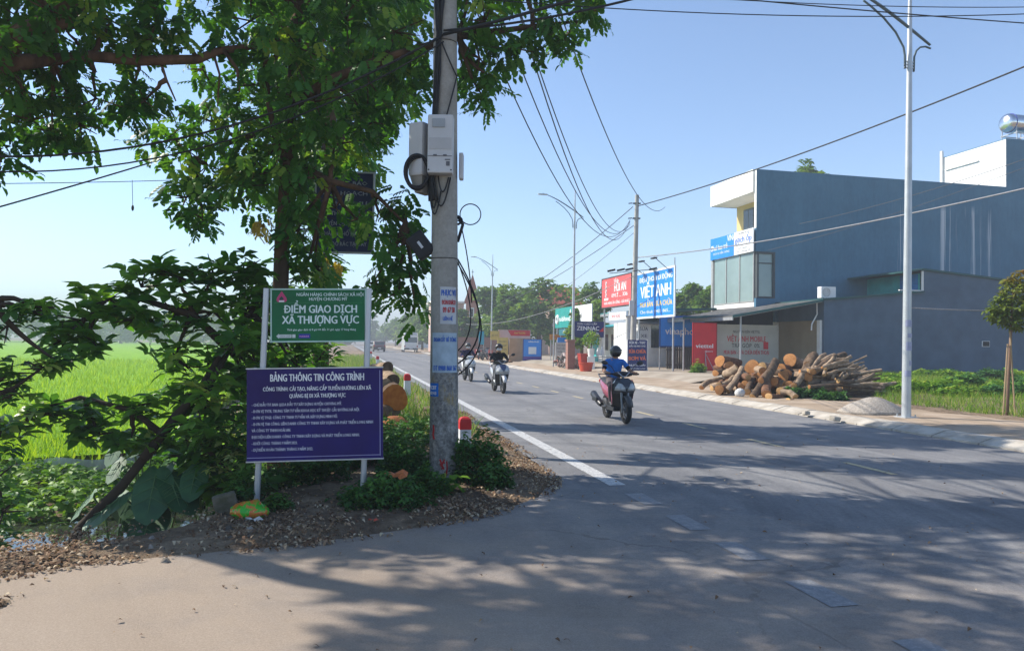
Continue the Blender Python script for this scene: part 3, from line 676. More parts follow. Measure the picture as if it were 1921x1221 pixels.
# cream hand-lettered board
r = sign('mobile_shop_board', 'wide cream board with red hand lettering behind the log pile', 34.35, 16.72, ANG_CAM, 3.35, 2.15, 1.25, S_CREAM, M('board_frame', (.5, .47, .4), None, 3, .6), .04, z0=.28, posts=(1.62, -1.62))
let(r, [('VIỆT ANH MOBILE', -.05, 1.52, .27, 2.15), ('MUA BÁN - SỬA CHỮA ĐIỆN THOẠI', -.05, .88, .2, 2.5)], T_RED, bold=.02)
let(r, [('NGUYÊN KIÊN VIETTEL', -.05, 1.95, .13, 1.5), ('TRẢ GÓP  0%', -.1, 1.22, .2, 1.55)], T_BLACK, bold=.01)
mb = MB(); mb.bevbox((1.02, -.012, 1.33), (.26, .02, .36), .004); mb.build('sticker', S_RED, r)
# blue panel "vinaphone"
r = sign('telephone_company_panel', 'large blue panel with white lettering under the green awning edge', 37.0, 14.45, ANG_CAM, 2.5, 1.55, 2.03, S_BLUE, M('blue_frame', (.01, .08, .3), None, 3, .5), .06, z0=.28, posts=(-1.25, 1.25))
let(r, [('vinaphone', .1, 1.86, .36, 2.15)], T_WHITE, bold=.02)
# gate and lumber under the panel
r = thing('slat_gate', 'dark slatted gate below the blue phone panel', 'gate', RT(37.4, 14.2, .28), TH)
mb = MB()
for i in range(12): mb.box((-.4 + i * .14, .0, .62), (.11, .03, 1.2))
mb.box((.37, .03, .25), (1.7, .04, .08)); mb.box((.37, .03, 1.05), (1.7, .04, .08)); mb.build('slats', M('weathered_planks', (.10, .085, .07), (.05, .042, .035), 6, .8, stretch=(3, 3, .3)), r)
MB().tube([(.0, 0, 0), (.03, 0, .5), (-.02, .02, 1.1)], [.26, .24, .22], 14).build('x', M_DARK)
bpy.data.objects.remove(bpy.data.objects['x'])
BARK = M('bark', (.17, .115, .075), (.075, .052, .037), 9, .95, 1.0, 22, spec=.1, stretch=(1, 1, .35)); 
def cutmat(name, c1, c2):
    m, t, b = newmat(name); tc = node(t, 'ShaderNodeTexCoord'); n = noise(t, 9, 6, .7); n2 = noise(t, 38, 4, .7); ln = node(t, 'ShaderNodeVectorMath', operation='LENGTH'); t.links.new(tc.outputs['Object'], ln.inputs[0])
    ring = math_(t, 'SINE', math_(t, 'ADD', math_(t, 'MULTIPLY', ln.outputs['Value'], 240), math_(t, 'MULTIPLY', n.outputs[0], 14)))
    col = mixc(t, math_(t, 'MULTIPLY', math_(t, 'ADD', ring, 1), .5), tuple(.5 * x + .5 * y for x, y in zip(c1, c2)), c1); col = mixc(t, math_(t, 'MULTIPLY', ramp(t, n.outputs[0], [(.45, (0, 0, 0)), (.62, (1, 1, 1))]).outputs[0], .7), col, c2)
    col = mixc(t, 1.0, col, ramp(t, n2.outputs[0], [(.3, (.6, .55, .5)), (.6, (1.08, 1.08, 1.08))]).outputs[0], 'MULTIPLY'); t.links.new(col, b.inputs['Base Color']); b.inputs['Roughness'].default_value = .9; b.inputs['Specular IOR Level'].default_value = .1; return m
CUT = cutmat('fresh_cut_wood', (.60, .30, .12), (.42, .18, .065))
CUT2 = cutmat('pale_cut_wood', (.62, .40, .19), (.44, .25, .10)); BARKP = M('pale_bark', (.38, .28, .19), (.20, .14, .095), 8, .95, .9, 20, spec=.1)
# VIET ANH billboard
r = sign('billboard', 'tall blue shop billboard with big white lettering behind the far utility pole', 37.2, 12.9, ANG_ROAD, 4.9, 2.35, 4.27, S_BLUE, S_WHITE, .1, (-2.2, 2.2), .05)
let(r, [('ĐIỆN THOẠI DI ĐỘNG', .15, 4.98, .26, 4.2), ('VIỆT ANH', .15, 4.12, .62, 3.9)], T_WHITE, bold=.04); let(r, [('MUA BÁN - SỬA CHỮA', .2, 3.62, .26, 4.1)], T_YEL, bold=.03); let(r, [('Cho thuê: 0433 865...', .1, 3.27, .16, 3.9)], T_WHITE, bold=.01)
mb = MB(); mb.tube([(2.3, .1, 5.4), (2.3, .1, 5.95)], .03, 6); mb.tube([(-2.3, .1, 5.4), (-2.3, .1, 5.6)], .03, 6)
mb.build('rod', M_STEEL, r)
for x in (-1.6, 0, 1.6): o = MB(); o.tube([(x, .1, 5.4), (x, -.6, 5.95)], .018, 6); o.bevbox((x, -.72, 5.97), (.5, .18, .07), .02); o.build('flood_lamp', M_BLACK, r)
# red billboard
r = sign('billboard', 'faded red square billboard with white lettering on steel posts', 42.6, 12.8, ANG_ROAD, 4.9, 1.75, 4.75, S_RED2, M('dark_edge', (.06, .05, .05), None, 3, .6), .06, (-2.2, 2.2), .05, th=.25)
let(r, [('HỘI AN', .7, 4.75, .5, 1.9), ('TẮC', .0, 5.28, .2, .7), ('0912 ... 336', .6, 4.42, .22, 2.6), ('NHÀ HÀNG ĂN UỐNG - GIẢI KHÁT', .1, 4.02, .16, 4.2)], T_WHITE, bold=.03)
mb = MB()
for k in range(4): mb.torus((-1.65, -.01, 5.33 - k * .25), .09, .03, 'Y', 12, 6)
mb.bevbox((-1.6, -.01, 4.35), (.7, .02, .14), .004); mb.build('emblem', T_WHITE, r)
r = sign('shop_sign', 'small white sign box under the faded red billboard', 41.2, 12.4, ANG_ROAD, 2.9, .46, 3.22, S_WHITE, None, .03, (1.2,), .05)
let(r, [('NHÀ NGHỈ', -.3, 3.13, .2, 1.4)], T_RED, bold=.01)
# navy sign facing the camera
r = sign('shop_sign', 'navy sign with white lettering above the potted tree and red bin', 41.5, 10.75, ANG_CAM, 1.85, .92, 2.42, S_NAVY, None, .03, (-.88, .88), .035)
let(r, [('ZENNAC', -.05, 2.36, .24, 1.35), ('SƠN CAO CẤP', -.1, 2.68, .1, 1.2), ('R ®', .35, 2.06, .18, .5)], T_WHITE, bold=.03)
mb = MB(); mb.loft([[(.62, -.006, 2.3), (.9, -.006, 2.3), (.9, -.006, 2.55)], [(.62, -.002, 2.3), (.9, -.002, 2.3), (.9, -.002, 2.55)]]); mb.build('corner_flash', S_RED, r)
# price board on feet
r = thing('price_board', 'navy price board with orange and white lettering on two feet by the far utility pole', 'sign', RT(35.4, 11.25, .12), ANG_CAM)
MB().bevbox((0, .03, .92), (1.06, .06, 1.55), .01).build('board', S_NAVY, r)
let(r, [('RỬA XE - THAY', 0, 1.5, .12, .85), ('DẦU XE MÁY ÔTÔ', 0, 1.34, .08, .85), ('NƯỚC GIẢI', 0, .38, .09, .85), ('KHÁT CÁC LOẠI', 0, .22, .08, .85)], T_WHITE, bold=.03); let(r, [('SỬA CHỮA', 0, 1.03, .17, .9), ('BƠM VÁ', 0, .68, .18, .9)], T_ORANGE, bold=.05)
mb = MB()
for x in (-.53, .53): mb.box((x, .03, .9), (.03, .09, 1.62)); mb.box((x, .03, .06), (.04, .5, .05)); mb.tube([(x, -.2, .03), (x, .03, .3)], .015, 6)
mb.build('stand', M('white_tube', (.7, .7, .7), None, 3, .5), r)
# small house with a shuttered window
def simple_shop(name, label, s, t, ang, w, d, h, wall, roofm, wins=(), over=.5, door=None, group=None):
    r = thing(name, label, 'building', RT(s, t, .2), ang, group)
    MB().box((0, d / 2, h / 2), (w, d, h)).build('wall', wall, r)
    o = MB(); o.loft([[(-w / 2 - .15, y, z) for y, z in ((-over, h - .12), (d + .2, h + .45), (d + .2, h + .53), (-over, h - .04))], [(w / 2 + .15, y, z) for y, z in ((-over, h - .12), (d + .2, h + .45), (d + .2, h + .53), (-over, h - .04))]]); o.build('roof', roofm, r)
    for x, z, ww, hh in wins:
        f = MB(); f.box((x, -.02, z), (ww + .12, .08, hh + .12)); f = f.build('window', M_WHITE, r); g = MB(); g.box((x, -.065, z), (ww, .02, hh))
        for k in range(-1, 2): g.box((x + k * ww / 4, -.075, z), (.03, .02, hh))
        g.build('pane', M_GLASSD, f)
    if door:
        f = MB(); f.box((door[0], -.02, door[2] / 2), (door[1], .07, door[2])); f.build('door', M_TEAL, r)
    return r
r = simple_shop('roadside_house', 'small white house with a dark shuttered window left of the blue phone panel', 41.0, 14.75, ANG_CAM, 2.3, 4, 2.7, M_WHITE, M_TIN, ((.1, 1.85, .95, 1.3),), .5)
tx = MB(); tx.text('SỬA', -.8, 2.2, .2, .5, -.006); tx.text('XE', -.8, 1.8, .18, .4, -.006); tx.text('MÁY', -.8, 1.4, .2, .5, -.006); tx.build('lettering', T_BLACK, r)
# teal and white shop sign, and what stands below it
r = sign('shop_sign', 'long shop sign half teal and half white on a lattice post', 51.6, 12.9, ANG_ROAD, 8.6, 1.5, 3.5, S_WHITE, None, .04, (-4.1, 4.1), .06)
MB().bevbox((-2.1, -.03, 3.5), (4.3, .03, 1.5), .006).build('board', S_GREEN2, r)
let(r, [('mobifone', -2.0, 3.25, .36, 2.9)], T_WHITE, y=-.048, bold=.03); let(r, [('8888', 1.7, 3.35, .3, 1.2)], T_BLACK, y=-.004)
mb = MB(); mb.torus((-3.6, -.05, 3.4), .28, .1, 'Y', 16, 6); mb.prism([(-.5, 3.15), (-.3, 3.15), (-.2, 4.1), (-.4, 4.0)], 1, -.05, -.046); mb.build('emblem', T_WHITE, r)
r = sign('shop_sign', 'dark teal strip sign below the long teal and white sign', 50.5, 12.7, ANG_ROAD, 7.6, .48, 2.42, M('sign_deep_teal', (.015, .14, .17), None, 2, .5), None)
let(r, [('CỬA HÀNG ĐIỆN THOẠI', -.6, 2.32, .22, 4.2)], T_WHITE, bold=.02); [MB().tube([(x, .1, 0), (x, .1, 2.3)], .05, 8).build('post', M_STEEL, r) for x in (-3.6, 3.6)]
r = sign('shop_sign', 'small orange sign plate at the far end of the teal strip sign', 54.6, 12.6, ANG_CAM, 1.0, .42, 2.05, S_ORANGE, None, .03, (-.4, .4)); let(r, [('TẠP HÓA', 0, 1.97, .16, .7)], T_RED)
r = sign('banner', 'dark blue banner with a white emblem beside the small shop', 53.0, 12.75, ANG_CAM, 1.0, 1.55, 1.25, S_BLUE, None, .03, (-.48, .48), cat='banner'); let(r, [('B', -.05, 1.2, .4, .3)], T_WHITE, bold=.04)
simple_shop('roadside_shop', 'small pale shop with dark windows behind the steel street lamp', 50.6, 15.0, ANG_ROAD, 7.0, 4, 2.6, M_WHITE, M_TEAL, ((.3, 1.5, 1.3, 1.1), (2.2, 1.5, 1.3, 1.1)), .8, (-1.8, 1.1, 2.0))
# standing boards by the kerb
r = sign('standing_board', 'blue standing advertising board with a white paper square and purple foot', 56.4, 11.2, ANG_CAM, 1.42, 1.6, 1.05, S_BLUE, S_NAVY, .05, (-.6, .6), .03, cat='sign')
mb = MB(); mb.bevbox((0, -.008, 1.0), (.62, .012, .55), .003); mb.build('paper', S_WHITE, r); let(r, [('ABBANK', .1, 1.62, .12, .9)], T_WHITE, bold=.02)
mb = MB(); mb.bevbox((0, -.006, .4), (1.4, .012, .28), .003); mb.build('foot_band', M('purple_print', (.08, .03, .3), None, 2, .5), r)
r = sign('standing_board', 'tan plywood sheet standing upright by the pavement', 57.4, 10.2, ANG_CAM, 1.25, 1.9, 1.0, S_TAN, None, .03, (-.5, .5), .03)
r = sign('standing_board', 'yellow lettered sheet standing left of the tan plywood sheet', 57.6, 9.1, ANG_CAM, .88, 1.65, 1.15, S_YEL, None, .03, (-.4, .4), .03)
let(r, [('XE MÁY', 0, 1.6, .13, .6), ('ĐỒNG NÁT', 0, 1.3, .12, .65), ('SẮT VỤN', 0, 1.0, .12, .6), ('GIẤY LON', 0, .6, .12, .6)], T_BLACK)
r = sign('banner', 'red and white cloth banner above the tan and yellow sheets', 59.2, 10.4, ANG_CAM, 2.7, .8, 2.22, M('pink_white_cloth', (.62, .42, .40), None, 2, .7), None, .03, (-1.3, 1.3), .03, cat='banner')
mb = MB(); mb.prism([(-.55, 2.6), (1.3, 2.6), (1.3, 2.15), (-.3, 2.15)], 1, -.012, -.004); mb.build('red_panel', S_RED, r); let(r, [('KHAI TRƯƠNG', .45, 2.3, .16, .9)], T_YEL, y=-.016)
r = sign('shop_sign', 'small yellow sign plate at the left end of the red banner', 59.0, 8.75, ANG_CAM, .72, .72, 2.15, S_YEL, None, .03, (-.3,), .03); let(r, [('GIÒ CHẢ', 0, 2.1, .12, .5)], T_BLACK)
r = sign('banner', 'narrow turquoise vertical banner hanging at the tree line', 62.0, 8.2, ANG_CAM, .45, 1.1, 1.95, M('turquoise_cloth', (.05, .36, .48), None, 2, .7), None, .03, (.2,), .03, cat='banner')
r = sign('standing_board', 'grey lettered sheet leaning beside the steel lamp post', 46.2, 10.5, ANG_CAM, .78, 1.5, .9, M('grey_sheet', (.42, .42, .41), (.34, .34, .33), 2, .7), None, .03, (-.36, .36), .03)
let(r, [('THU MUA', 0, 1.42, .1, .55), ('PHẾ LIỆU', 0, 1.2, .1, .55), ('09...', 0, 1.0, .1, .5)], T_BLACK)
sp_ = MB(); sp_.tube([(0, 0, 0), (0, 0, 3.0)], .045, 8); sp_ = sp_.build('steel_post', M_STEEL); sp_.location = RT(45.2, 9.7, .1); tag(sp_, 'bare grey steel post left of the second street lamp', 'post')
# brick wall by the trees
MBR, tR, bR = newmat('red_brick_wall'); bk = node(tR, 'ShaderNodeTexBrick'); bk.inputs['Color1'].default_value = (.30, .13, .09, 1); bk.inputs['Color2'].default_value = (.24, .105, .075, 1); bk.inputs['Mortar'].default_value = (.26, .21, .18, 1); bk.inputs['Scale'].default_value = 4.5
tcR = node(tR, 'ShaderNodeTexCoord'); mpR = node(tR, 'ShaderNodeMapping'); mpR.inputs['Rotation'].default_value = (R(90), 0, 0); tR.links.new(tcR.outputs['Object'], mpR.inputs[0]); tR.links.new(mpR.outputs[0], bk.inputs[0]); tR.links.new(bk.outputs[0], bR.inputs['Base Color']); bR.inputs['Roughness'].default_value = .9
o = MB(); o.box((0, 0, .95), (5.6, .22, 1.9)); o.box((0, 0, 1.93), (5.7, .3, .07)); o = o.build('brick_wall', MBR); o.location = RT(72, 9.3, .1); o.rotation_euler = (0, 0, TH); tag(o, 'long low red brick wall under the roadside trees', 'wall')
o = MB(); o.box((0, 0, .8), (.42, .42, 1.6)); o.box((0, 0, 1.64), (.52, .52, .1)); o = o.build('brick_pillar', MBR); o.location = RT(41.2, 9.55, .12); o.rotation_euler = (0, 0, TH); tag(o, 'short red brick gate pillar left of the red bin', 'pillar')
# bins, pots and clutter
r = thing('waste_bin', 'tall red plastic bin behind the blue-shirted rider', 'bin', RT(40.3, 10.15, .12), TH)
MB().loft([[(a * k, b_ * k, z) for a, b_ in ((-.36, -.3), (.36, -.3), (.36, .3), (-.36, .3))] for k, z in ((.8, .1), (1.0, .85), (1.06, .86), (1.06, .92))]).build('body', M('red_plastic', (.38, .035, .022), None, 3, .5), r)
mb = MB(); mb.torus((-.3, .32, .12), .1, .03, 'X', 14, 6); mb.torus((.3, .32, .12), .1, .03, 'X', 14, 6); mb.box((0, .3, .12), (.6, .03, .03)); mb.build('wheel', M_BLACK, r)
o = MB(); o.loft([[(k * math.cos(a * math.pi / 8), k * math.sin(a * math.pi / 8), z) for a in range(16)] for k, z in ((.30, .0), (.38, .42), (.41, .43), (.41, .48), (.36, .48), (.32, .2))]); o = o.build('plastic_tub', M('orange_red_plastic', (.52, .06, .025), None, 3, .5), smooth=True); o.location = RT(38.2, 9.5, .12); tag(o, 'orange-red plastic tub on the pavement in front of the brick pillar', 'tub')
def bottle(loc, label, col, h=.45):
    o = MB(); o.loft([[(k * math.cos(a * math.pi / 6), k * math.sin(a * math.pi / 6), z * h) for a in range(12)] for k, z in ((.10, 0), (.11, .05), (.11, .6), (.045, .8), (.04, 1.0))]); o = o.build('oil_bottle', col, smooth=True); o.location = loc; return tag(o, label, 'bottle', 'bottles displayed by the red bin')
for k, (t_, s_) in enumerate(((10.6, 40.5), (10.95, 40.4), (11.25, 40.6))): bottle(RT(s_, t_, .98 if k < 1 else .9), 'white plastic bottle displayed on the stand by the red bin', S_WHITE, .42 + .05 * k)
o = MB(); o.box((0, 0, .72), (1.4, .5, .06))
for x in (-.62, .62):
    for y in (-.2, .2): o.box((x, y, .36), (.05, .05, .7))
o = o.build('display_table', M_STEEL); o.location = RT(40.55, 11.05, .12); o.rotation_euler = (0, 0, TH); tag(o, 'grey display table right of the red bin holding white bottles', 'table')
# bicycles / scrap heap by the lamp
L_SCRAP = leafmat('scrap_mixed', [(0, (.30, .27, .25)), (.3, (.2, .14, .11)), (.55, (.42, .4, .38)), (.8, (.28, .09, .06)), (1, (.15, .2, .2))], .0, .6)
P, T = blob_pts([(RT(43.6, 10.2, .45), (.75, .6, .45), 130), (RT(44.4, 10.4, .3), (.6, .5, .35), 80), (RT(42.6, 10.0, .35), (.5, .5, .4), 70)], .0); P[:, 2] = np.maximum(P[:, 2], .15)
tm = (np.array([(-.12, -.05, 0), (.12, -.05, 0), (.12, .05, 0), (-.12, .05, 0), (-.12, -.05, .03), (.12, -.05, .03), (.12, .05, .03), (-.12, .05, .03)]), [(0, 1, 2, 3), (4, 5, 6, 7), (0, 1, 5, 4), (2, 3, 7, 6), (1, 2, 6, 5), (0, 3, 7, 4)])
tag(scatter('scrap_heap', tm, P, L_SCRAP, pitch=rng.uniform(-1.5, 1.5, len(P)), roll=rng.uniform(-1.5, 1.5, len(P)), scale=rng.uniform(.5, 1.8, len(P))), 'heap of mixed scrap and rubble beside the second street lamp', 'scrap heap', kind='stuff')
# chairs outside the brick wall
r = thing('plastic_chair', 'red plastic chair standing by the road near the brick wall', 'chair', RT(65, 8.9, .12), TH + .4)
M_REDP = M('faded_red_plastic', (.55, .12, .1), None, 3, .5)
MB().bevbox((0, 0, .42), (.42, .42, .035), .01).build('seat', M_REDP, r); MB().loft([[(x, .2 + y, z) for x, y in ((-.2, 0), (.2, 0), (.2, .03), (-.2, .03))] for z, y0 in ((.44, 0), (.85, .1))]).build('backrest', M_REDP, r)
for x in (-.18, .18):
    for y in (-.18, .18): MB().tube([(x * 1.15, y * 1.15, 0), (x, y, .41)], .018, 6).build('leg', M_REDP, r)
for k, (s_, t_, a) in enumerate(((65.8, 8.4, -.5), (64.2, 9.5, 1.1), (59.6, 8.6, .2))):
    c_ = copy_tree(r); c_.location = RT(s_, t_, .12); c_.rotation_euler = (0, 0, TH + a); c_['group'] = 'red plastic chairs by the pavement'; c_['label'] = ['red plastic chair turned away near the brick wall', 'red plastic chair furthest right of those by the brick wall', 'lone red plastic chair left of the yellow sheet'][k]
r['group'] = 'red plastic chairs by the pavement'
# distant houses ----------------------------------------------------------------
M_ROOFT = M('red_roof_tiles', (.36, .085, .05), (.27, .06, .038), 2.5, .8, .3, 18, stretch=(1, 1, 3)); M_PINK = M('pinkish_render', (.50, .36, .31), (.42, .29, .25), 1, .85)
r = thing('church_tower', 'slender brick-red tower with a pointed roof behind the trees', 'tower', U(885, 640, 150) * Vector((1, 1, 0)) if False else Vector((-5.42, 100, 0)), 0); r.scale = (.5, .5, .70)
MB().box((0, 0, 4.9), (3.2, 3.2, 9.8)).build('wall', M('faded_red_render', (.42, .17, .12), None, 1, .85), r)
mb = MB(); mb.loft([[(k * a, k * b_, z) for a, b_ in ((-1, -1), (1, -1), (1, 1), (-1, 1))] for k, z in ((2.0, 9.8), (2.0, 10.1), (1.5, 11.2), (.9, 13.2), (.08, 15.2))]); rf = mb.build('roof', M_ROOFT, r); mb = MB(); mb.box((0, 0, 15.7), (.12, .12, 1.2)); mb.box((0, 0, 15.8), (.5, .12, .12)); mb.build('cross', M_DARK, rf)
mb = MB()
for z in (7.9, 5.0): mb.box((0, -1.62, z), (1.2, .06, 1.9))
f = mb.build('window', M_WHITE, r); mb = MB()
for z in (7.9, 5.0): mb.box((0, -1.66, z), (.7, .04, 1.5))
mb.build('pane', M_DARK, f)
r = thing('tiled_house', 'house with a red tiled roof rising behind the trees right of the second lamp', 'house', Vector((6.0, 84, 0)), TH)
MB().box((0, 3, 3.0), (3.6, 6, 6.0)).build('wall', M_PINK, r); mb = MB(); mb.prism([(-.8, 6.0), (3.0, 8.2), (6.8, 6.0), (6.8, 5.85), (-.8, 5.85)], 0, -2.2, 2.2); mb.build('roof', M_ROOFT, r)
r = thing('town_house', 'pinkish two-storey house with a white column beyond the van', 'house', Vector((-11.3, 106, 0)), TH)
MB().box((2.2, 3, 3.6), (4.4, 6, 7.2)).build('wall', M_PINK, r); mb = MB(); mb.box((2.2, 2.6, 7.3), (5.2, 7, .25)); mb.box((1.9, -.6, 3.7), (5, 1.6, .2)); rf = mb.build('roof', M_WHITE, r)
MB().tube([(-.2, -1.2, 0), (-.2, -1.2, 7.2)], .22, 10).build('column', M_WHITE, r); mb = MB(); mb.box((2.4, -.03, 5.2), (1.6, .1, 1.5)); mb.box((2.4, -.03, 1.7), (2.4, .1, 2.4)); mb.build('window', M_GLASSD, r)
r = thing('far_house', 'small pale house at the far end of the road behind the trees', 'house', Vector((-21.5, 165, 0)), TH)
MB().box((2, 3, 2.5), (6, 6, 5)).build('wall', M_WHITE, r); mb = MB(); mb.prism([(-.4, 5.0), (3, 6.4), (6.4, 5.0)], 0, -1.4, 5.4); mb.build('roof', M_ROOFT, r); mb = MB(); mb.box((1, -.03, 1.6), (1.2, .08, 1.4)); mb.box((3.4, -.03, 1.6), (1.2, .08, 1.4)); mb.build('window', M_GLASSD, r)
# ================================================================== near utility pole, sign boards, lamps, wires
MC, tC, bC = newmat('weathered_concrete'); n1 = noise(tC, 3.0, 8, .65); n2 = noise(tC, 26, 8, .75); n3 = noise(tC, 7, 6, .8, (1, 1, .5))
tcC = node(tC, 'ShaderNodeTexCoord'); spC = node(tC, 'ShaderNodeSeparateXYZ'); tC.links.new(tcC.outputs['Object'], spC.inputs[0])
cc = mixc(tC, .7, ramp(tC, n1.outputs[0], [(.3, (.27, .255, .225)), (.7, (.37, .355, .32))]).outputs[0], ramp(tC, n2.outputs[0], [(.3, (.72, .71, .7)), (.65, (1.1, 1.1, 1.1))]).outputs[0], 'MULTIPLY')
low = math_(tC, 'MULTIPLY', math_(tC, 'SUBTRACT', 1.65, spC.outputs[2]), 3.0, True)      # flyer glue, grime and lichen on the lower pole
gr = ramp(tC, math_(tC, 'ADD', math_(tC, 'MULTIPLY', n2.outputs[0], .55), math_(tC, 'MULTIPLY', n3.outputs[0], .45)), [(.38, (.07, .068, .066)), (.48, (.18, .175, .168)), (.60, (.40, .39, .37))]); gl_ = ramp(tC, n3.outputs[0], [(.52, (0, 0, 0)), (.6, (1, 1, 1))])
cc = mixc(tC, math_(tC, 'MULTIPLY', low, .92), cc, gr.outputs[0])
yel = math_(tC, 'MULTIPLY', math_(tC, 'MULTIPLY', gl_.outputs[0], .85), math_(tC, 'MULTIPLY', math_(tC, 'MULTIPLY', math_(tC, 'SUBTRACT', spC.outputs[2], .78), 6, True), math_(tC, 'MULTIPLY', math_(tC, 'SUBTRACT', 1.36, spC.outputs[2]), 6, True)))
cc = mixc(tC, yel, cc, (.26, .19, .07)); tC.links.new(cc, bC.inputs['Base Color']); bC.inputs['Roughness'].default_value = .9; bC.inputs['Specular IOR Level'].default_value = .15
bp = node(tC, 'ShaderNodeBump'); bp.inputs['Strength'].default_value = .6; bp.inputs['Distance'].default_value = .01; tC.links.new(n2.outputs[0], bp.inputs['Height']); tC.links.new(bp.outputs[0], bC.inputs['Normal'])
PB = Vector((-.757, 8.5, 0)); PTOP = 8.6
def pole_r(z): return .168 - .0062 * z
LEAN = Vector((-.012, 0, 0))      # slight lean to the left
def pc(z): return PB + LEAN * z + Vector((0, 0, z))
pr = thing('utility_pole', 'thick round concrete utility pole covered in flyers beside the sign boards', 'pole', PB, 0)
mb = MB(); mb.tube([(LEAN.x * z, 0, z) for z in (-.3, 0, 1, 2, 3, 4, 5, 6, 7, PTOP)], [pole_r(z) for z in (0, 0, 1, 2, 3, 4, 5, 6, 7, PTOP)], 32)
mb.build('shaft', MC, pr, smooth=True)
mb = MB()
for z in (2.55, 5.05): mb.torus((LEAN.x * z, 0, z), pole_r(z) + .002, .005, 'Z', 32, 6)
mb.build('wire_tie', M_BLACK, pr)
mb = MB(); mb.box((0, -.0, 7.9), (1.6, .09, .09)); mb.box((0, 0, 7.3), (1.2, .09, .09))
for x in (-.7, -.35, .35, .7): mb.tube([(x - .1, 0, 7.94), (x - .1, 0, 8.08)], [.035, .05], 10)
mb.build('crossarm', M_STEEL, pr)
def wrap(name, a0, a1, z0, z1, mat, parent=pr, d=.003):
    """thin paper bent round the shaft; angles from the front, to the right"""
    vs = []; n = 10
    for i in range(n + 1):
        a = R(a0 + (a1 - a0) * i / n)
        for z in (z0, z1):
            r_ = pole_r(z) + d + .0015 * math.sin(i * 2.1 + z * 9); vs.append((LEAN.x * z + r_ * math.sin(a), -r_ * math.cos(a), z))
    me = MB().add(vs, [(2 * i, 2 * i + 2, 2 * i + 3, 2 * i + 1) for i in range(n)]); return me.build(name, mat, parent, smooth='all')
def paper(name, c): return M(name, c, tuple(x * .82 for x in c), 9, .85, .0)
PAP = paper('old_paper', (.55, .56, .57)); PAPB = paper('bluish_paper', (.40, .50, .58))
def wraptext(body, a0, a1, z, h, mat, parent):
    o = MB(); o.text(body, 0, 0, h, w=R(a1 - a0) * .165, y=0, d=.0008, bold=.03); r_ = pole_r(z) + .0062; mid = R((a0 + a1) / 2); vs = []
    for (x, y, zz) in o.v:
        a = mid + x / r_; vs.append((LEAN.x * z + (r_ - y) * math.sin(a), -(r_ - y) * math.cos(a), z + zz))
    o.v = vs; return o.build('lettering', mat, parent)
f = wrap('flyer', -12, 62, 1.80, 2.22, PAP); wraptext('PHỤC VỤ', -6, 58, 2.12, .065, T_BLUE, f); wraptext('ĐÓN KHÁCH', -4, 55, 2.02, .05, T_RED, f); wraptext('09 67 58', 0, 50, 1.93, .06, T_RED, f); wraptext('LIÊN HỆ', 0, 40, 1.84, .04, T_BLUE, f)
f = wrap('flyer', -50, 68, 1.25, 1.70, PAPB); wraptext('KHOAN CẮT', -40, 8, 1.60, .045, T_BLUE, f); wraptext('BÊ TÔNG', 14, 60, 1.60, .045, T_BLUE, f); wraptext('ĐT 0988 868 567', -42, 62, 1.275, .055, T_BLUE, f)
f = wrap('sticker', -68, -18, .98, 1.13, paper('blue_sticker', (.02, .16, .55))); wraptext('KCBT', -60, -26, 1.06, .04, T_WHITE, f); wraptext('098', -60, -26, 1.0, .035, T_WHITE, f)
M_RPAINT = M('red_spray_paint', (.45, .02, .02), (.32, .03, .03), 14, .8)
mb = MB()
def onp(a, z): r_ = pole_r(z) + .002; return (LEAN.x * z + r_ * math.sin(R(a)), -r_ * math.cos(R(a)), z)
mb.tube([onp(-40, .66), onp(-38, .60), onp(-42, .55), onp(-36, .50)], .011, 5)
for seg in (((-10, .28), (-2, .22), (6, .17)), ((8, .28), (0, .23), (-6, .20)), ((-10, .22), (2, .25), (10, .24)), ((16, .26), (18, .18), (14, .10), (10, .09)), ((-4, .17), (4, .2))): mb.tube([onp(a, z) for a, z in seg], .009, 5)
mb.build('spray_mark', M_RPAINT, pr)
# meter boxes, junction boxes and coils hung on the pole: things of their own
M_BOX = M('light_grey_plastic', (.52, .52, .52), (.46, .46, .46), 3, .5, .0, spec=.4)
bz = 3.48; bx = thing('meter_box', 'light grey electric meter box on the front of the near utility pole', 'meter box', pc(bz) + Vector((-.03, -pole_r(bz) - .07, 0)), 0)
MB().bevbox((0, 0, .33), (.285, .15, .66), .02).build('case', M_BOX, bx); mb = MB(); mb.bevbox((-.02, -.08, .56), (.14, .015, .1), .004); mb.build('window', M('smoky_window', (.33, .35, .36), None, 3, .25), bx)
mb = MB(); mb.box((0, -.077, .19), (.27, .006, .006)); mb.box((-.055, -.078, .197), (.04, .008, .02)); mb.box((.055, -.078, .197), (.04, .008, .02)); mb.box((.09, -.078, .105), (.04, .004, .05)); mb.box((.085, -.078, .15), (.06, .004, .012)); mb.build('latch', M('grey_mark', (.12, .12, .13), None, 3, .5), bx)
mb = MB(); mb.box((0, -.078, .33), (.25, .004, .13)); mb.build('label_plate', M('label_grey', (.46, .455, .45), None, 3, .5), bx)
mb = MB()
for x in (-.125, .125): mb.ell((x, -.075, .035), (.009, .009, .009), 8, 6)
mb.build('screw', M_BLACK, bx)
bx = thing('meter_box', 'older grey meter box on the left flank of the near utility pole behind black cables', 'meter box', pc(3.4) + Vector((-.27, .02, 0)), R(-28))
MB().bevbox((0, 0, .40), (.20, .28, .62), .035).build('case', M_BOX, bx); mb = MB(); mb.loft([[(-.085, -.12, .1), (.085, -.12, .1), (.085, .12, .1), (-.085, .12, .1)], [(-.02, -.1, -.1), (.08, -.1, -.1), (.08, .1, -.1), (-.02, .1, -.1)]]); mb.build('cable_shroud', M('brown_grey_plastic', (.25, .23, .2), None, 4, .6), bx)
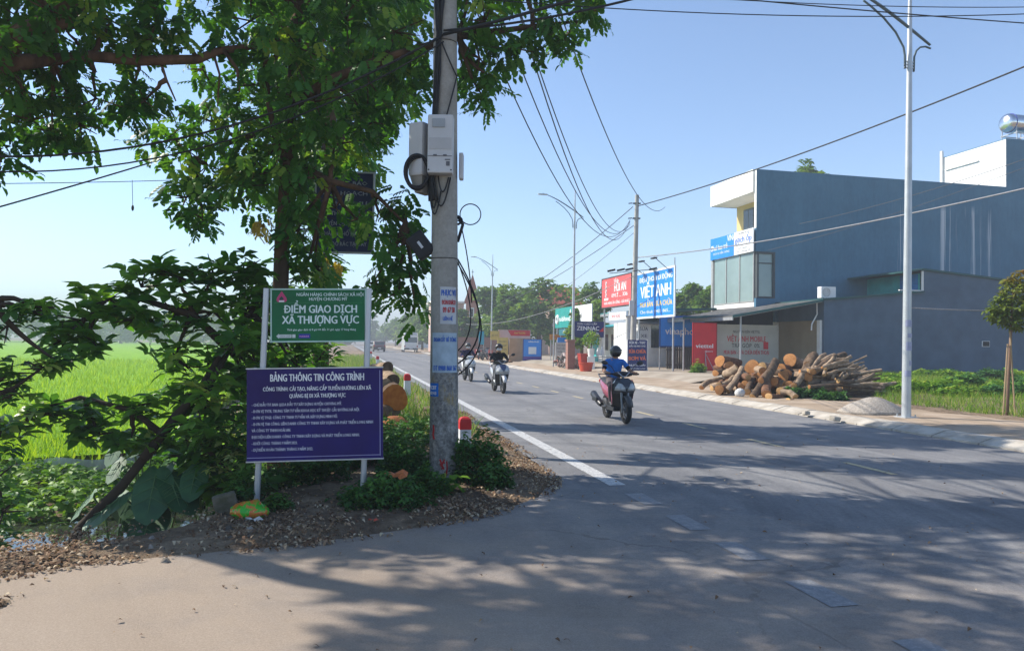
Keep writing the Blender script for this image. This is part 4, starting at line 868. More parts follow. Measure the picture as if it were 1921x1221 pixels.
bx = MB(); bx.bevbox((0, 0, .12), (.05, .14, .3), .015); bx = bx.build('junction_box', M_BOX); bx.location = pc(3.5) + Vector((.19, 0, 0)); tag(bx, 'narrow pale junction box on the right flank of the near utility pole', 'junction box')
bx = thing('splice_closure', 'black cable splice closure hanging tilted at the left of the near utility pole', 'cable box', pc(2.70) + Vector((-.27, -.03, 0)), 0); bx.rotation_euler = (0, R(-38), 0)
MB().bevbox((0, 0, 0), (.22, .12, .30), .03).build('case', M_BLACK, bx); mb = MB(); mb.box((0, -.063, .0), (.03, .004, .09)); mb.build('label_plate', PAP, bx)
# cables running down the pole
cb_ = thing('cable_bundle', 'bundle of black cables strapped down the front of the near utility pole', 'cables', PB, 0)
def pp_(a, z, d=.02): r_ = pole_r(z) + d; return Vector((LEAN.x * z + r_ * math.sin(R(a)), -r_ * math.cos(R(a)), z))
for k in range(7):
    a = -52 + k * 7; j = lambda: random.uniform(-4, 4)
    pts = [pp_(a + 18 + k * 5 - 30, 5.9, .015), pp_(-24 + k * 2 + j(), 5.1, .03), pp_(-36 + k * 3 + j(), 4.7, .025), pp_(-46 + k * 3 + j(), 4.2, .03), pp_(-58 + k * 4 + j(), 3.8, .03), pp_(-66 + k * 5 + j(), 3.5, .05), pp_(-58 + k * 6 + j(), 3.2, .04)]
    o = MB(); o.tube(sum([[pts[i].lerp(pts[i + 1], q / 3) for q in range(3)] for i in range(len(pts) - 1)], []) + [pts[-1]], random.uniform(.010, .017), 6); o.build('cable', M_BLACK, cb_, smooth='all')
for a1, z1 in ((12, 6.4), (24, 6.4), (36, 6.3), (-50, 6.3)):
    o = MB(); o.tube(curve_pts(pp_(-14, 5.12, .03), pp_(a1, z1, .02), (0, -.03, 0), 6), .012, 6); o.build('cable', M_BLACK, cb_, smooth='all')
for (a0, z0, a1, z1, sag) in ((-20, 3.47, 20, 3.46, .18), (-40, 3.4, 28, 3.46, .30), (-70, 3.3, -10, 3.3, .26), (-60, 3.45, -30, 3.2, .2), (-8, 5.0, 60, 4.65, .02), (60, 4.65, -10, 3.95, .05)):
    o = MB(); o.tube(curve_pts(pp_(a0, z0, .03), pp_(a1, z1, .02), (0, -.05, -sag), 12), .009, 6); o.build('cable', M_BLACK, cb_, smooth='all')
def coil(name, label, c, rx, rz, n, r_, tilt=0, ex=()):
    o = MB()
    for k in range(n):
        q = 1 + random.uniform(-.08, .08); off = Vector((random.uniform(-.015, .015), random.uniform(-.03, .03), random.uniform(-.015, .015)))
        o.tube([Vector(c) + off + Vector((rx * q * math.cos(a * math.pi / 14 + tilt), 0, rz * q * math.sin(a * math.pi / 14))) for a in range(29)], r_, 6, cap=False)
    for e in ex: o.tube(e, r_, 6)
    return tag(o.build(name, M_BLACK, smooth='all'), label, 'cable coil')
coil('cable_coil', 'thick black cable coil hanging left of the meter boxes', pc(3.52) + Vector((-.31, -.13, 0)), .13, .18, 4, .014)
rt = lambda z, dx=0, dy=0: pc(z) + Vector((pole_r(z) + dx, dy, 0))
coil('cable_coil', 'thin single cable loop sticking out right of the near utility pole', pc(3.06) + Vector((.30, 0, .0)), .115, .115, 1, .007, ex=([rt(3.0, 0), rt(2.96, .05), pc(2.97) + Vector((.24, 0, 0))],))
o = MB()
for (zt, zb, x, xb, r_) in ((3.05, 2.95, .05, .06, .014), (2.55, 1.35, .25, .20, .010), (2.52, 1.5, .15, .15, .008), (2.5, 1.22, .27, .18, .009)):
    o.tube(curve_pts(rt(zt), rt(zb), (x * 1.0, 0, -.12 if zt < 3 else 0), 16), r_, 6)
o.tube([rt(3.05), rt(2.95, .06), rt(2.75, .0)], .02, 6); o.tube(curve_pts(rt(2.9, .05), rt(2.05, .16), (.02, 0, .0), 8), .007, 5)
tag(o.build('slack_cable', M_BLACK, smooth='all'), 'slack black cables looping down the right side of the near utility pole', 'cables')

# ------------------------------------------------------------------ the two sign boards on posts
sb = Vector((-1.985, 7.33, 0)); ang = math.atan2(.53, .91)
def tilt_thing(o, deg): o.rotation_euler = (0, R(deg), o.rotation_euler[2]); return o
M_ALU = M('brushed_aluminium', (.50, .51, .53), (.40, .41, .43), 4, .42, .05, 40, metal=.55, spec=.5, stretch=(1, 1, .1))
ang = R(16)
def posts_at(px0, px1, y0, y1): pass
st_ = thing('sign_stand', 'pair of grey metal posts carrying the purple and green notice boards', 'sign posts', (0, 0, 0), 0)
A0, A1 = U(481, 950, 7.2), U(681, 930, 7.32); B0, B1 = U(500, 541, 7.22), U(692, 541, 7.34)
for a, b_ in ((A0, B0), (A1, B1)):
    d = (b_ - a); o = MB(); pts = [a - d * .12, a, a.lerp(b_, .5), b_]; o.tube(pts, .030, 12); o.build('post', M_ALU, st_, smooth=True)
xh = (B1 - B0).normalized(); up = ((B0 - A0).normalized() + (B1 - A1).normalized()).normalized(); up = (up - xh * up.dot(xh)).normalized(); yn = up.cross(xh)   # yn points away from the viewer
def board_frame(o, c): o.matrix_world = Matrix(((xh.x, yn.x, up.x, c.x), (xh.y, yn.y, up.y, c.y), (xh.z, yn.z, up.z, c.z), (0, 0, 0, 1)))
mid = A0.lerp(A1, .5); Wp = (A1 - A0).length; L_up = (B0 - A0).length
def on_board(px, py, off):
    d = CM.to_3x3() @ Vector(((px - 960.5) / FPX, -(py - 610.5) / FPX, -1.0)); o = Vector((0, 0, CAMH)); p0_ = A0 + yn * off
    k = (p0_ - o).dot(yn) / d.dot(yn); q = o + d * k - (A0 + yn * off); return q.dot(xh), q.dot(up)
x0, z0_ = on_board(463, 866, -.045); x1, z1_ = on_board(718, 694, -.045); xl2, z2_ = on_board(468, 692, -.045)
x0 = (x0 + xl2) / 2 - .012; pw, ph = x1 - x0, z2_ - z0_ - .005
M_PURP = M('purple_print', (.013, .005, .13), (.012, .002, .075), 1.6, .5, spec=.3); M_PFR = M('lilac_line', (.33, .31, .52), None, 3, .5)
pb = thing('notice_board', 'purple construction notice board with rows of white lettering on two posts', 'notice board', (0, 0, 0)); board_frame(pb, A0 + xh * ((x0 + x1) / 2) + up * ((z0_ + z2_) / 2) - yn * .045)
MB().bevbox((0, 0, 0), (pw, .022, ph), .003).build('board', M_PURP, pb)
mb = MB(); mb.box((0, -.003, ph / 2 + .004), (pw + .012, .03, .012)); mb.box((0, -.003, -ph / 2 - .004), (pw + .012, .03, .012)); mb.build('edge_strip', M_ALU, pb)
mb = MB(); mb.box((pw / 2 - .028, -.0125, 0), (.007, .003, ph - .05)); mb.box((-.012, -.0125, -ph / 2 + .034), (pw - .03, .003, .007)); mb.build('border_line', M_PFR, pb)
mb = MB()
for a in ((A0, B0), (A1, B1)):
    for zz in (ph / 2 + .006, -ph / 2 - .006):
        xx = (A0 - A0).dot(xh) if a[0] is A0 else (A1 - A0).dot(xh); mb.box((xx - (x0 + x1) / 2 + .012 * 0, .01, zz), (.022, .05, .018))
mb.build('clip', M_STEEL, pb)
k = pw / 1.6  # design width 1.6
rows = [('BẢNG THÔNG TIN CÔNG TRÌNH', 0, .40, .085, 1.10, 'C', .03), ('CÔNG TRÌNH: CẢI TẠO, NÂNG CẤP TUYẾN ĐƯỜNG LIÊN XÃ', 0, .285, .046, 1.27, 'C', .03), ('QUẢNG BỊ ĐI XÃ THƯỢNG VỰC', 0, .20, .046, .66, 'C', .03)]
body = ['- CHỦ ĐẦU TƯ: BAN QLDA ĐẦU TƯ XÂY DỰNG HUYỆN CHƯƠNG MỸ.', '- ĐƠN VỊ TVTK: TRUNG TÂM TƯ VẤN KHOA HỌC KỸ THUẬT CẦU ĐƯỜNG HÀ NỘI.', '- ĐƠN VỊ TVGS: CÔNG TY TNHH TƯ VẤN VÀ XÂY DỰNG MINH VŨ.', '- ĐƠN VỊ THI CÔNG: LIÊN DANH CÔNG TY TNHH XÂY DỰNG VÀ PHÁT TRIỂN LONG NINH', 'VÀ CÔNG TY TNHH HOÀI AN.', 'ĐẠI DIỆN LIÊN DANH: CÔNG TY TNHH XÂY DỰNG VÀ PHÁT TRIỂN LONG NINH.', '- KHỞI CÔNG: THÁNG 9 NĂM 2021.', '- DỰ KIẾN HOÀN THÀNH: THÁNG 3 NĂM 2022.']
wid = [1.05, 1.26, 1.0, 1.42, .45, 1.26, .53, .71]
tx = MB(); kz = ph / 1.10
for b_, x, z, h, w_, al, bo in rows: tx.text(b_, x + .02, z * kz, h * kz, w_ * k, -.0125, bold=bo, res=2)
tx2 = MB()
for i, (b_, w_) in enumerate(zip(body, wid)): tx2.text(b_, (-.74) * k, (.105 - i * .0765) * kz, .034 * kz, w_ * k, -.0125, al='LEFT', bold=.035, res=1)
tx.build('heading', T_WHITE, pb); tx2.build('lettering', M('grey_white_lettering', (.58, .58, .66), None, 3, .6), pb)
x0, z0_ = on_board(503, 643, 0.0); x1, z1_ = on_board(688, 545, 0.0); xl2, z2_ = on_board(511, 541, 0.0); x0 = (x0 + xl2) / 2
pw, ph = (x1 - x0) - .01, z2_ - z0_ - .005
gb = thing('bank_sign', 'green sign with large white lettering and a pink drop emblem between two grey posts', 'sign', (0, 0, 0)); board_frame(gb, A0 + xh * ((x0 + x1) / 2) + up * ((z0_ + z2_) / 2) + yn * .0)
M_GRN = M('sign_green', (.004, .135, .044), (.003, .095, .032), 2.2, .5, spec=.3); M_MINT = M('mint_frame', (.44, .62, .54), None, 3, .5)
MB().bevbox((0, 0, 0), (pw, .02, ph), .003).build('board', M_GRN, gb)
mb = MB()
for dz in (-1, 1): mb.box((0, -.004, dz * (ph / 2 - .007)), (pw + .004, .03, .014))
for dx in (-1, 1): mb.box((dx * (pw / 2 - .006), -.004, 0), (.013, .029, ph - .03))
mb.build('frame', M_MINT, gb)
mb = MB(); mb.box((0, -.0115, ph * .235), (pw * .92, .003, .003)); mb.build('divider', M('green_line', (.05, .25, .1), None, 3, .5), gb)
k = pw / 1.0; tx = MB()
tx.text('NGÂN HÀNG CHÍNH SÁCH XÃ HỘI', .12 * k, ph * .36, .030, .70 * k, -.0115, bold=.02); tx.text('HUYỆN CHƯƠNG MỸ', .1 * k, ph * .275, .030, .40 * k, -.0115, bold=.02)
tx.text('ĐIỂM GIAO DỊCH', .02 * k, ph * .045, .076, .76 * k, -.0115, bold=.035); tx.text('XÃ THƯỢNG VỰC', .02 * k, -ph * .155, .076, .80 * k, -.0115, bold=.035)
tx.text('Thời gian giao dịch từ 8 giờ 00 đến 11 giờ, ngày 17 hàng tháng', .03 * k, -ph * .285, .02, .72 * k, -.0115, bold=.02, res=1)
tx.build('lettering', M('pale_lettering', (.70, .82, .78), None, 3, .6), gb)
mb = MB(); ax_, az_ = -.36 * k, -ph * .385; mb.prism([(-.075, 0), (-.05, .024), (-.05, .016), (.07, .016), (.07, -.016), (-.05, -.016), (-.05, -.024)], 1, -.013, -.010)
mb.v = [(x + ax_, y, z + az_) for x, y, z in mb.v]; mb.box((ax_ + .092, -.0115, az_), (.03, .003, .034)); ar = mb.build('arrow', M('pale_plate', (.6, .66, .64), None, 3, .6), gb)
tx = MB(); tx.text('CÁCH 200M', ax_ + .01, az_ - .007, .014, .1, -.0135, d=.0008, res=1); tx.build('lettering', T_BLACK, ar)
mb = MB(); mb.box((-.15 * k, -.0115, -ph * .385), (.12 * k, .003, .042)); lp = mb.build('logo_plate', M('blue_violet_print', (.03, .04, .3), None, 3, .5), gb); tx = MB(); tx.text('MOBIBANK', -.15 * k, -ph * .385 - .012, .018, .1 * k, -.0135, d=.0008, res=1); tx.build('lettering', M('pink_print', (.7, .35, .6), None, 3, .5), lp)
mb = MB(); ex_, ez_ = -.385 * k, ph * .335
drop = [(.0, .062), (.022, .03), (.045, -.005), (.05, -.03), (.035, -.046), (-.035, -.046), (-.05, -.03), (-.045, -.005), (-.022, .03)]
mb.prism([(x + ex_, z + ez_) for x, z in drop], 1, -.013, -.010); em = mb.build('emblem', M('magenta_print', (.52, .06, .17), None, 3, .5), gb)
mb = MB(); mb.prism([(ex_ - .022, ez_ - .01), (ex_ + .0, ez_ + .012), (ex_ + .02, ez_ - .012), (ex_ + .01, ez_ - .026), (ex_ - .02, ez_ - .026)], 1, -.0145, -.0125); mb.build('emblem_mark', M('dark_teal_print', (.02, .06, .06), None, 3, .5), em)
mb = MB(); mb.box((ex_, -.0135, ez_ - .038), (.05, .002, .014)); mb.build('emblem_band', T_WHITE, em)
# older dark notice board up in the foliage
ob = thing('old_notice_board', 'old dark blue notice board half hidden in leaves above the green sign', 'notice board', U(640, 640, 11.2) * Vector((1, 1, 0)) + Vector((-.33, .12, -.5)), R(4))
MB().tube([(0, 0, 0), (0, 0, 4.6)], .05, 10).build('post', M_DARK, ob)
z_ = U(640, 398, 11.2).z + .5; MB().bevbox((.33, -.09, z_), (.86, .04, 1.22), .006).build('board', M('faded_navy_print', (.016, .022, .085), (.01, .014, .05), 1, .5), ob)
mb = MB()
for dz in (-1, 1): mb.box((.33, -.095, z_ + dz * .615), (.9, .06, .025))
for dx in (-1, 1): mb.box((.33 + dx * .437, -.095, z_), (.025, .06, 1.2))
mb.build('frame', M_STEEL, ob); tx = MB()
for i, b_ in enumerate(('THÔNG BÁO', 'QUY HOẠCH', 'KHU DÂN CƯ', 'XÃ THƯỢNG VỰC', 'HUYỆN CHƯƠNG MỸ', 'THÀNH PHỐ HÀ NỘI', 'CẤM ĐỔ RÁC TẠI ĐÂY')): tx.text(b_, .33, z_ + .42 - i * .155, .06, .68, -.112, bold=.02, res=1)
tx.build('lettering', M('faded_lettering', (.3, .31, .36), None, 3, .6), ob)
# ------------------------------------------------------------------ street lamps
M_LAMP = M('galvanised_lamp_steel', (.50, .52, .53), (.42, .44, .45), 3, .45, .05, 30, metal=.45, spec=.5); M_LARM = M('dark_lamp_steel', (.10, .14, .16), None, 3, .5, metal=.3)
def lamp():
    r = thing('street_lamp', 'tall grey steel street lamp in front of the blue house, nearest of the row', 'street lamp', (0, 0, 0), TH)
    MB().tube([(0, 0, z) for z in (0, .3, 3, 6.5, 9.0, 10.3)], [.095, .092, .082, .066, .05, .03], 16).build('pole', M_LAMP, r, smooth=True)
    mb = MB(); mb.box((0, 0, .012), (.34, .34, .024))
    for x in (-.12, .12):
        for y in (-.12, .12): mb.tube([(x, y, .02), (x, y, .08)], .014, 6)
    mb.build('base_plate', M_LAMP, r)
    def up_arm(sgn, pts): MB().tube([(sgn * x, 0, z) for x, z in pts], .022, 8).build('curved_stay', M_LARM, r, smooth='all')
    mb = MB(); n = 14; mb.tube([(.52 - 2.45 * i / n, 0, 8.78 + 1.25 * math.sin(i / n * 1.2) / .932) for i in range(n + 1)], [.02 + .014 * math.sin(math.pi * min(1, i / n + .12)) for i in range(n + 1)], 8); arm = mb.build('arm', M_LARM, r, smooth='all')
    mb = MB(); mb.bevbox((-1.93, 0, 9.97), (.55, .16, .07), .02); mb.build('lantern', M_LAMP, r)
    up_arm(-1, [(.11, 8.15), (.115, 8.45), (.15, 8.65), (.35, 8.98), (.65, 9.28), (.95, 9.5), (1.15, 9.62)]); up_arm(1, [(.11, 8.1), (.12, 8.45), (.17, 8.6), (.27, 8.7), (.4, 8.73), (.53, 8.7)])
    mb = MB()
    for z in (8.18, 8.25, 8.32): mb.box((0, 0, z), (.26, .03, .02))
    mb.build('collar', M_LAMP, r); return r
l1 = lamp(); l1.location = G(1700, 783, .12); l1.rotation_euler = (0, R(.55), TH); L1S = (1, 1, .915)
for p, lb in ((G(1074, 693, .1), 'grey steel street lamp before the trees, second of the row'), (Vector((-2.05, 74, .1)), 'street lamp left of the red standing signs, third of the row'), (RT(100.5, 10.2, .1), 'street lamp fourth along the far pavement, partly hidden by trees'), (RT(129, 10.2, .1), 'farthest and faintest street lamp of the row')):
    c_ = copy_tree(l1); c_.location = p; c_.rotation_euler = (0, R(.2), TH); c_['label'] = lb
for o in [o for o in C.objects if o.name.startswith('street_lamp')]: o['group'] = 'street lamps along the far pavement'
f = MB()
for (z, h, a) in ((2.1, .16, -20), (1.85, .1, 10), (1.55, .2, -10), (1.2, .12, 30), (.95, .14, -25)):
    vs = []
    for i in range(7):
        an2 = R(a - 40 + i * 16)
        for zz in (z, z + h): vs.append((.094 * math.sin(an2), -.094 * math.cos(an2), zz))
    f.add(vs, [(2 * i, 2 * i + 2, 2 * i + 3, 2 * i + 1) for i in range(6)])
f.build('sticker', paper('violet_sticker', (.36, .38, .52)), l1); l1.scale = L1S
# far utility pole with fittings, and its companion stub
fp = thing('utility_pole', 'slimmer concrete utility pole across the road beside the blue billboard', 'pole', Vector((6.42, 39.3, .1)), 0); fp.rotation_euler = (0, R(1.0), 0)
MB().tube([(0, 0, z) for z in (0, 3, 6, 9.45)], [.17, .15, .13, .105], 18).build('shaft', M('pale_concrete', (.44, .43, .40), (.33, .32, .30), 3, .9, .4, 20), fp, smooth=True)
mb = MB()
for z in (9.0, 8.2): mb.box((0, 0, z), (.4, .2, .05)); mb.tube([(-.25, -.05, z), (-.45, -.08, z - .03)], .03, 6)
for i, x in enumerate((-1.3, -.8, -.35, .9)): mb.box((x, -.3, 5.35 + .05 * i), (.42, .1, .1), Matrix.Rotation(R(-14), 3, 'Y'))
mb.tube([(-1.4, -.25, 5.2), (1.0, -.25, 5.5)], .02, 6); mb.build('bracket', M_DARK, fp)
mb = MB(); mb.bevbox((-.16, -.2, 3.4), (.26, .22, .8), .02); mb.build('meter_cabinet', M_BOX, fp)
mb = MB(); mb.torus((0, 0, 1.35), .165, .006, 'Z', 18, 4); mb.tube([(0, 0, 1.2), (0, 0, 1.5)], .1645, 18); mb.build('band', M('yellow_band', (.6, .5, .08), None, 3, .6), fp)
o = MB(); o.tube([(0, 0, 0), (0, 0, 2.95)], .12, 16); o.box((-.0, 0, 2.97), (.3, .3, .06)); o = o.build('concrete_post', M('light_concrete', (.55, .54, .51), (.45, .44, .41), 3, .9, .3, 20), smooth=True); o.location = Vector((6.12, 39.0, .1)); tag(o, 'short white concrete post standing just left of the far utility pole', 'post')
# ------------------------------------------------------------------ overhead wires
def wire(label, a, b, sag, r_=.012, n=24, mat=None, group=None, name='overhead_wire'):
    a, b = Vector(a), Vector(b); o = MB(); o.tube([a.lerp(b, i / n) - Vector((0, 0, 4 * sag * (i / n) * (1 - i / n))) for i in range(n + 1)], r_, 5)
    return tag(o.build(name, mat or M_BLACK, smooth='all'), label, 'wire', group)
PT = Vector((6.55, 39.2, 0)); NP = PB + Vector((-.1, 0, 0))
M_WIRE = M('grey_cable', (.075, .08, .09), None, 4, .6); M_WIREL = M('weathered_light_cable', (.34, .33, .34), (.2, .2, .21), 30, .7)
def far_end(px, py, Y): return U(px, py, Y)
for i, (x, y, z) in enumerate(((985, 112, .85), (998, 112, .8), (1012, 112, .78), (968, 118, .9), (1043, 108, .7))):
    a = NP + Vector((-.5 + i * .25, 0, 7.6 + .35 * (i % 3))); b_ = PT + Vector((-.35 if i != 4 else 1.5, -.1, 8.2 - .12 * (i % 3) if i != 4 else 8.9))
    wire('overhead wire of the fan between the two utility poles', a, b_, 2.2 + .14 * [2, 1, 0, 3, -3][i], .0125, 28, M_WIRE, 'wires between the near and far utility poles')
wire('thick dark wire sagging from the far utility pole top to the right edge', PT + Vector((.1, 0, 8.95)), U(2150, 30, 19), .35, .028)
wire('pale twisted cable from the far utility pole to the right edge at mid height', PT + Vector((.1, 0, 6.2)), U(2150, 300, 20), .35, .026, mat=M_WIREL)
wire('thin upper wire crossing in front of the white stair tower', U(1500, 420, 36), U(2150, 215, 22), .3, .012, mat=M_WIRE)
wire('thin lower wire crossing in front of the white stair tower', U(1440, 470, 36), U(2150, 225, 24), .3, .010, mat=M_WIRE)
wire('pale twisted cable low across the grey annexe wall', G(1700, 783, .12) + Vector((.08, 0, 2.33)), U(2150, 575, 21), .1, .014, mat=M_WIREL)
wire('dark wire from the far pole top down to the distant trees', PT + Vector((-.2, 0, 8.9)), RT(72, 12.0, 5.6), .5, .022, mat=M_WIRE)
wire('dark wire from the middle of the far pole down to the second lamp', PT + Vector((-.15, 0, 7.9)), RT(70, 11.0, 5.0), .4, .02, mat=M_WIRE)
wire('faint wire from the far pole toward the red billboard', PT + Vector((-.15, 0, 7.5)), RT(62, 12.5, 4.6), .3, .012, mat=M_WIRE)
wire('light grey service cable sagging in front of the roadside trees', PT + Vector((-.15, 0, 5.2)), RT(75, 9.0, 3.4), .8, .02, mat=M_WIREL)
wire('thick black cable crossing the near utility pole and rising right', pc(5.08) + Vector((0, -.19, 0)), U(1600, -200, 7.2), .12, .019)
wire('thinner black cable beside the thick one rising right of the near pole', pc(5.12) + Vector((0, -.2, 0)), U(1700, -190, 7.3), .25, .014)
wire('thick black cable falling left from the near utility pole through the leaves', pc(5.08) + Vector((0, -.19, 0)), U(-300, 262, 7.6), .64, .013)
wire('black cable below the thick one left of the tree', pc(5.0) + Vector((0, -.19, 0)), U(-300, 285, 7.6), .70, .009)
wire('steep dark wire at the left edge of the sky', U(300, 300, 10.5), U(-300, 470, 7.5), .02, .011)
wire('faint level wire at the left edge of the sky', U(420, 335, 18), U(-200, 346, 12), .03, .008, mat=M_WIRE)
wire('upper thin wire across the top right sky', pc(5.6) + Vector((.15, 0, 0)), U(2200, 12, 9.5), .18, .0065)
wire('thicker wire across the top right sky passing the first lamp', U(1200, -20, 10.5), U(2200, 62, 13), .05, .010)
wire('second wire at the top right sky twisted round the thicker one', U(1310, -4, 10.5), U(2200, 4, 13), .12, .007)
o = MB(); a = U(248, 338, 16.3); b_ = U(249, 386, 16.3); o.tube([a, b_], .006, 5); o.ell(b_ - Vector((0, 0, .05)), (.03, .03, .07), 8, 6); tag(o.build('hanging_weight', M_BLACK), 'small dark weight dangling from the faint wire at left', 'weight')
# ================================================================== trees, shrubs, weeds
L_CROWN = leafmat('crown_leaves', [(0, (.022, .085, .014)), (.45, (.05, .155, .022)), (.8, (.095, .235, .03)), (1, (.22, .32, .04))], .45, .45, .25)
L_SHRUB = leafmat('shrub_leaves', [(0, (.032, .11, .018)), (.5, (.085, .22, .03)), (.85, (.18, .35, .05)), (1, (.40, .46, .12))], .48, .40, .35)
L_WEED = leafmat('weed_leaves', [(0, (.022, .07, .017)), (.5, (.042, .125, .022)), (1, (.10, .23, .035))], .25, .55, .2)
L_GRASS = leafmat('grass_leaves', [(0, (.07, .17, .014)), (.5, (.14, .28, .025)), (.85, (.26, .36, .045)), (1, (.42, .36, .11))], .35, .6, .15)
L_FAR = leafmat('far_tree_leaves', [(0, (.045, .11, .02)), (.5, (.11, .21, .032)), (1, (.24, .34, .06))], .34, .6, .2)
L_LITTER = leafmat('leaf_litter', [(0, (.09, .048, .03)), (.4, (.20, .12, .07)), (.75, (.34, .23, .14)), (1, (.52, .42, .29))], .1, .8, .1)
L_YELLOWD = leafmat('dry_yellow_leaves', [(0, (.38, .26, .04)), (1, (.65, .48, .10))], .4, .6, .2)
L_RED = leafmat('young_tree_leaves', [(0, (.06, .11, .015)), (.5, (.14, .18, .025)), (.8, (.28, .15, .03)), (1, (.36, .10, .03))], .3, .5, .2)
M_TRUNK = M('tree_trunk', (.125, .075, .045), (.05, .033, .022), 7, .95, 1.0, 18, spec=.1, stretch=(1, 1, .3)); M_TWIG = M('dark_twig', (.045, .032, .02), None, 6, .9)
T_PIN = pinnate(); T_LEAF = leaf_t(.16, .075, .15, .25, 2)
def pxblobs(lst, k=1.0, sq=.8):
    out = []
    for (px, py, Y, rx, ry, *mul) in lst:
        c = U(px, py, Y); a, b_ = rx * Y / FPX, ry * Y / FPX; n = int(k * (mul[0] if mul else 1.0) * 46 * (a * b_ / .25) ** .85 + 8)
        out.append((c, (a, min(a, b_ * 1.3) * sq + .1, b_), n))
    return out
def tree(name, label, cat, base, trunk, limbs, blobs, tmpl, mat, scale=(.75, 1.15), tr=M_TRUNK, group=None, twigs=True, shell=.25, extra=None, pitch=(-.1, 1.0)):
    r = thing(name, label, cat, (0, 0, 0), 0, group)
    mb = MB(); pts, rad = trunk; mb.tube(pts, rad, 12)
    for lp, lr in limbs: mb.tube(lp, lr, 8)
    if twigs:
        tp = [Vector(p) for p in pts[len(pts) // 2:]] + [Vector(p) for lp, _ in limbs for p in lp[1:]]
        for c, rr_, n in blobs:
            c = Vector(c); q = min(tp, key=lambda p: (p - c).length)
            if (q - c).length > .15: mb.tube(curve_pts(q, c, (0, 0, -.12 * (q - c).length * random.uniform(-1, 1)), 6, .02), [.035 * (1 - .75 * i / 5) for i in range(6)], 5)
            for _ in range(5):
                d = Vector([random.gauss(0, 1) for _ in range(3)]).normalized(); mb.tube([c, c + Vector((d.x * rr_[0], d.y * rr_[1], d.z * rr_[2])) * .5, c + Vector((d.x * rr_[0], d.y * rr_[1], d.z * rr_[2])) * .9], [.012, .008, .004], 4)
    mb.build('trunk', tr, r, smooth='all')
    P, T = blob_pts(blobs, shell); N = len(P)
    scatter('crown', tmpl, P, mat, r, pitch=rng.uniform(pitch[0], pitch[1], N), scale=rng.uniform(*scale, N), rnd=T)
    return r
def V2(px, py, Y): return U(px, py, Y)
# slender tree behind the sign boards
YA = 9.4; gA = gz(U(528, 800, YA).x, YA)
base = U(520, 820, YA); base.z = gA - .1
tA = [base, V2(522, 690, YA), V2(526, 560, YA), V2(530, 430, YA), V2(540, 310, YA), V2(548, 170, YA + .1), V2(560, 20, YA + .2), V2(575, -120, YA + .3)]
limA = [([V2(540, 310, YA), V2(520, 270, YA - .2), V2(505, 200, YA - .3), V2(498, 120, YA - .4)], [.05, .04, .035, .02]),
        ([V2(545, 200, YA), V2(620, 150, YA - .5), V2(720, 110, YA - .6), V2(860, 70, YA - .5), V2(1000, 50, YA - .3), V2(1090, 40, YA)], [.07, .06, .05, .04, .03, .015]),
        ([V2(540, 300, YA), V2(620, 340, YA - .3), V2(700, 360, YA - .4), V2(760, 420, YA - .3)], [.05, .04, .03, .015]),
        ([V2(545, 240, YA), V2(450, 260, YA + .3), V2(360, 300, YA + .4)], [.05, .035, .015]),
        ([V2(560, 20, YA), V2(480, -60, YA - .4), V2(400, -140, YA - .8)], [.05, .04, .02]), ([V2(560, 20, YA), V2(700, -60, YA), V2(850, -140, YA)], [.05, .04, .02])]
bA = pxblobs([(470, 40, 9.2, 90, 70), (560, 90, 9.0, 95, 80), (650, 40, 9.2, 95, 70), (740, 60, 9.0, 75, 70), (480, 160, 9.3, 80, 75), (590, 190, 8.9, 90, 80), (690, 150, 9.0, 80, 70), (770, 130, 9.3, 50, 60), (530, 270, 9.2, 90, 75), (630, 270, 9.4, 70, 60), (700, 230, 9.3, 45, 40),
    (320, 255, 9.7, 70, 42), (400, 230, 9.6, 60, 55), (390, 310, 9.6, 80, 60), (450, 350, 9.4, 70, 60), (350, 370, 9.6, 50, 50), (380, 410, 9.6, 32, 28), (480, 300, 9.2, 60, 60), (560, 340, 9.1, 45, 60), (650, 290, 10.2, 45, 25), (630, 390, 9.9, 50, 40, .35), (600, 400, 9.9, 30, 50, .5), (675, 410, 9.9, 25, 30, .3), (560, 430, 9.3, 45, 65), (590, 500, 9.6, 40, 50), (560, 520, 9.8, 35, 35),
    (710, 400, 9.3, 38, 45, .9), (755, 400, 9.2, 35, 60, .9), (730, 470, 9.2, 40, 50, .8), (770, 500, 9.2, 25, 50, .8), (745, 550, 9.2, 35, 35, .5), (700, 530, 9.2, 28, 30, .4), (780, 570, 9.2, 18, 40, .4),
    (910, 40, 8.8, 55, 45), (960, 90, 8.9, 55, 38), (1010, 60, 9.0, 60, 40), (1060, 70, 9.2, 42, 32), (1110, 20, 9.2, 34, 26), (1080, -20, 9.2, 60, 40), (900, 110, 8.9, 38, 45, .8), (905, 180, 8.9, 28, 34, .6), (925, 150, 8.9, 15, 20, .5), (980, -40, 9, 90, 50), (870, 150, 9.6, 20, 55, .7), (880, -30, 9, 80, 50),
    (500, 180, 12.3, 90, 60), (600, 150, 12.3, 90, 60), (700, 150, 12.4, 80, 60), (560, 60, 12.4, 90, 60), (680, 60, 12.5, 90, 60), (620, -40, 12.5, 100, 60), (740, -40, 12.6, 80, 60), (520, -60, 12.4, 90, 60), (640, -140, 12.8, 100, 60), (500, -140, 12.8, 100, 60), (760, -130, 12.8, 90, 60), (570, 260, 12.2, 60, 45), (650, -240, 13, 120, 60),
    (700, -60, 9.2, 120, 70), (540, -60, 9.2, 120, 70), (400, -20, 9.4, 70, 60), (380, 130, 9.5, 30, 30, .5)], 1.35)
tree('roadside_tree', 'slender leafy tree with a brown trunk rising directly behind the sign boards', 'tree', base, (tA, [.12, .11, .10, .095, .085, .075, .06, .03]), limA, bA, T_PIN, L_CROWN, (.6, 1.05))
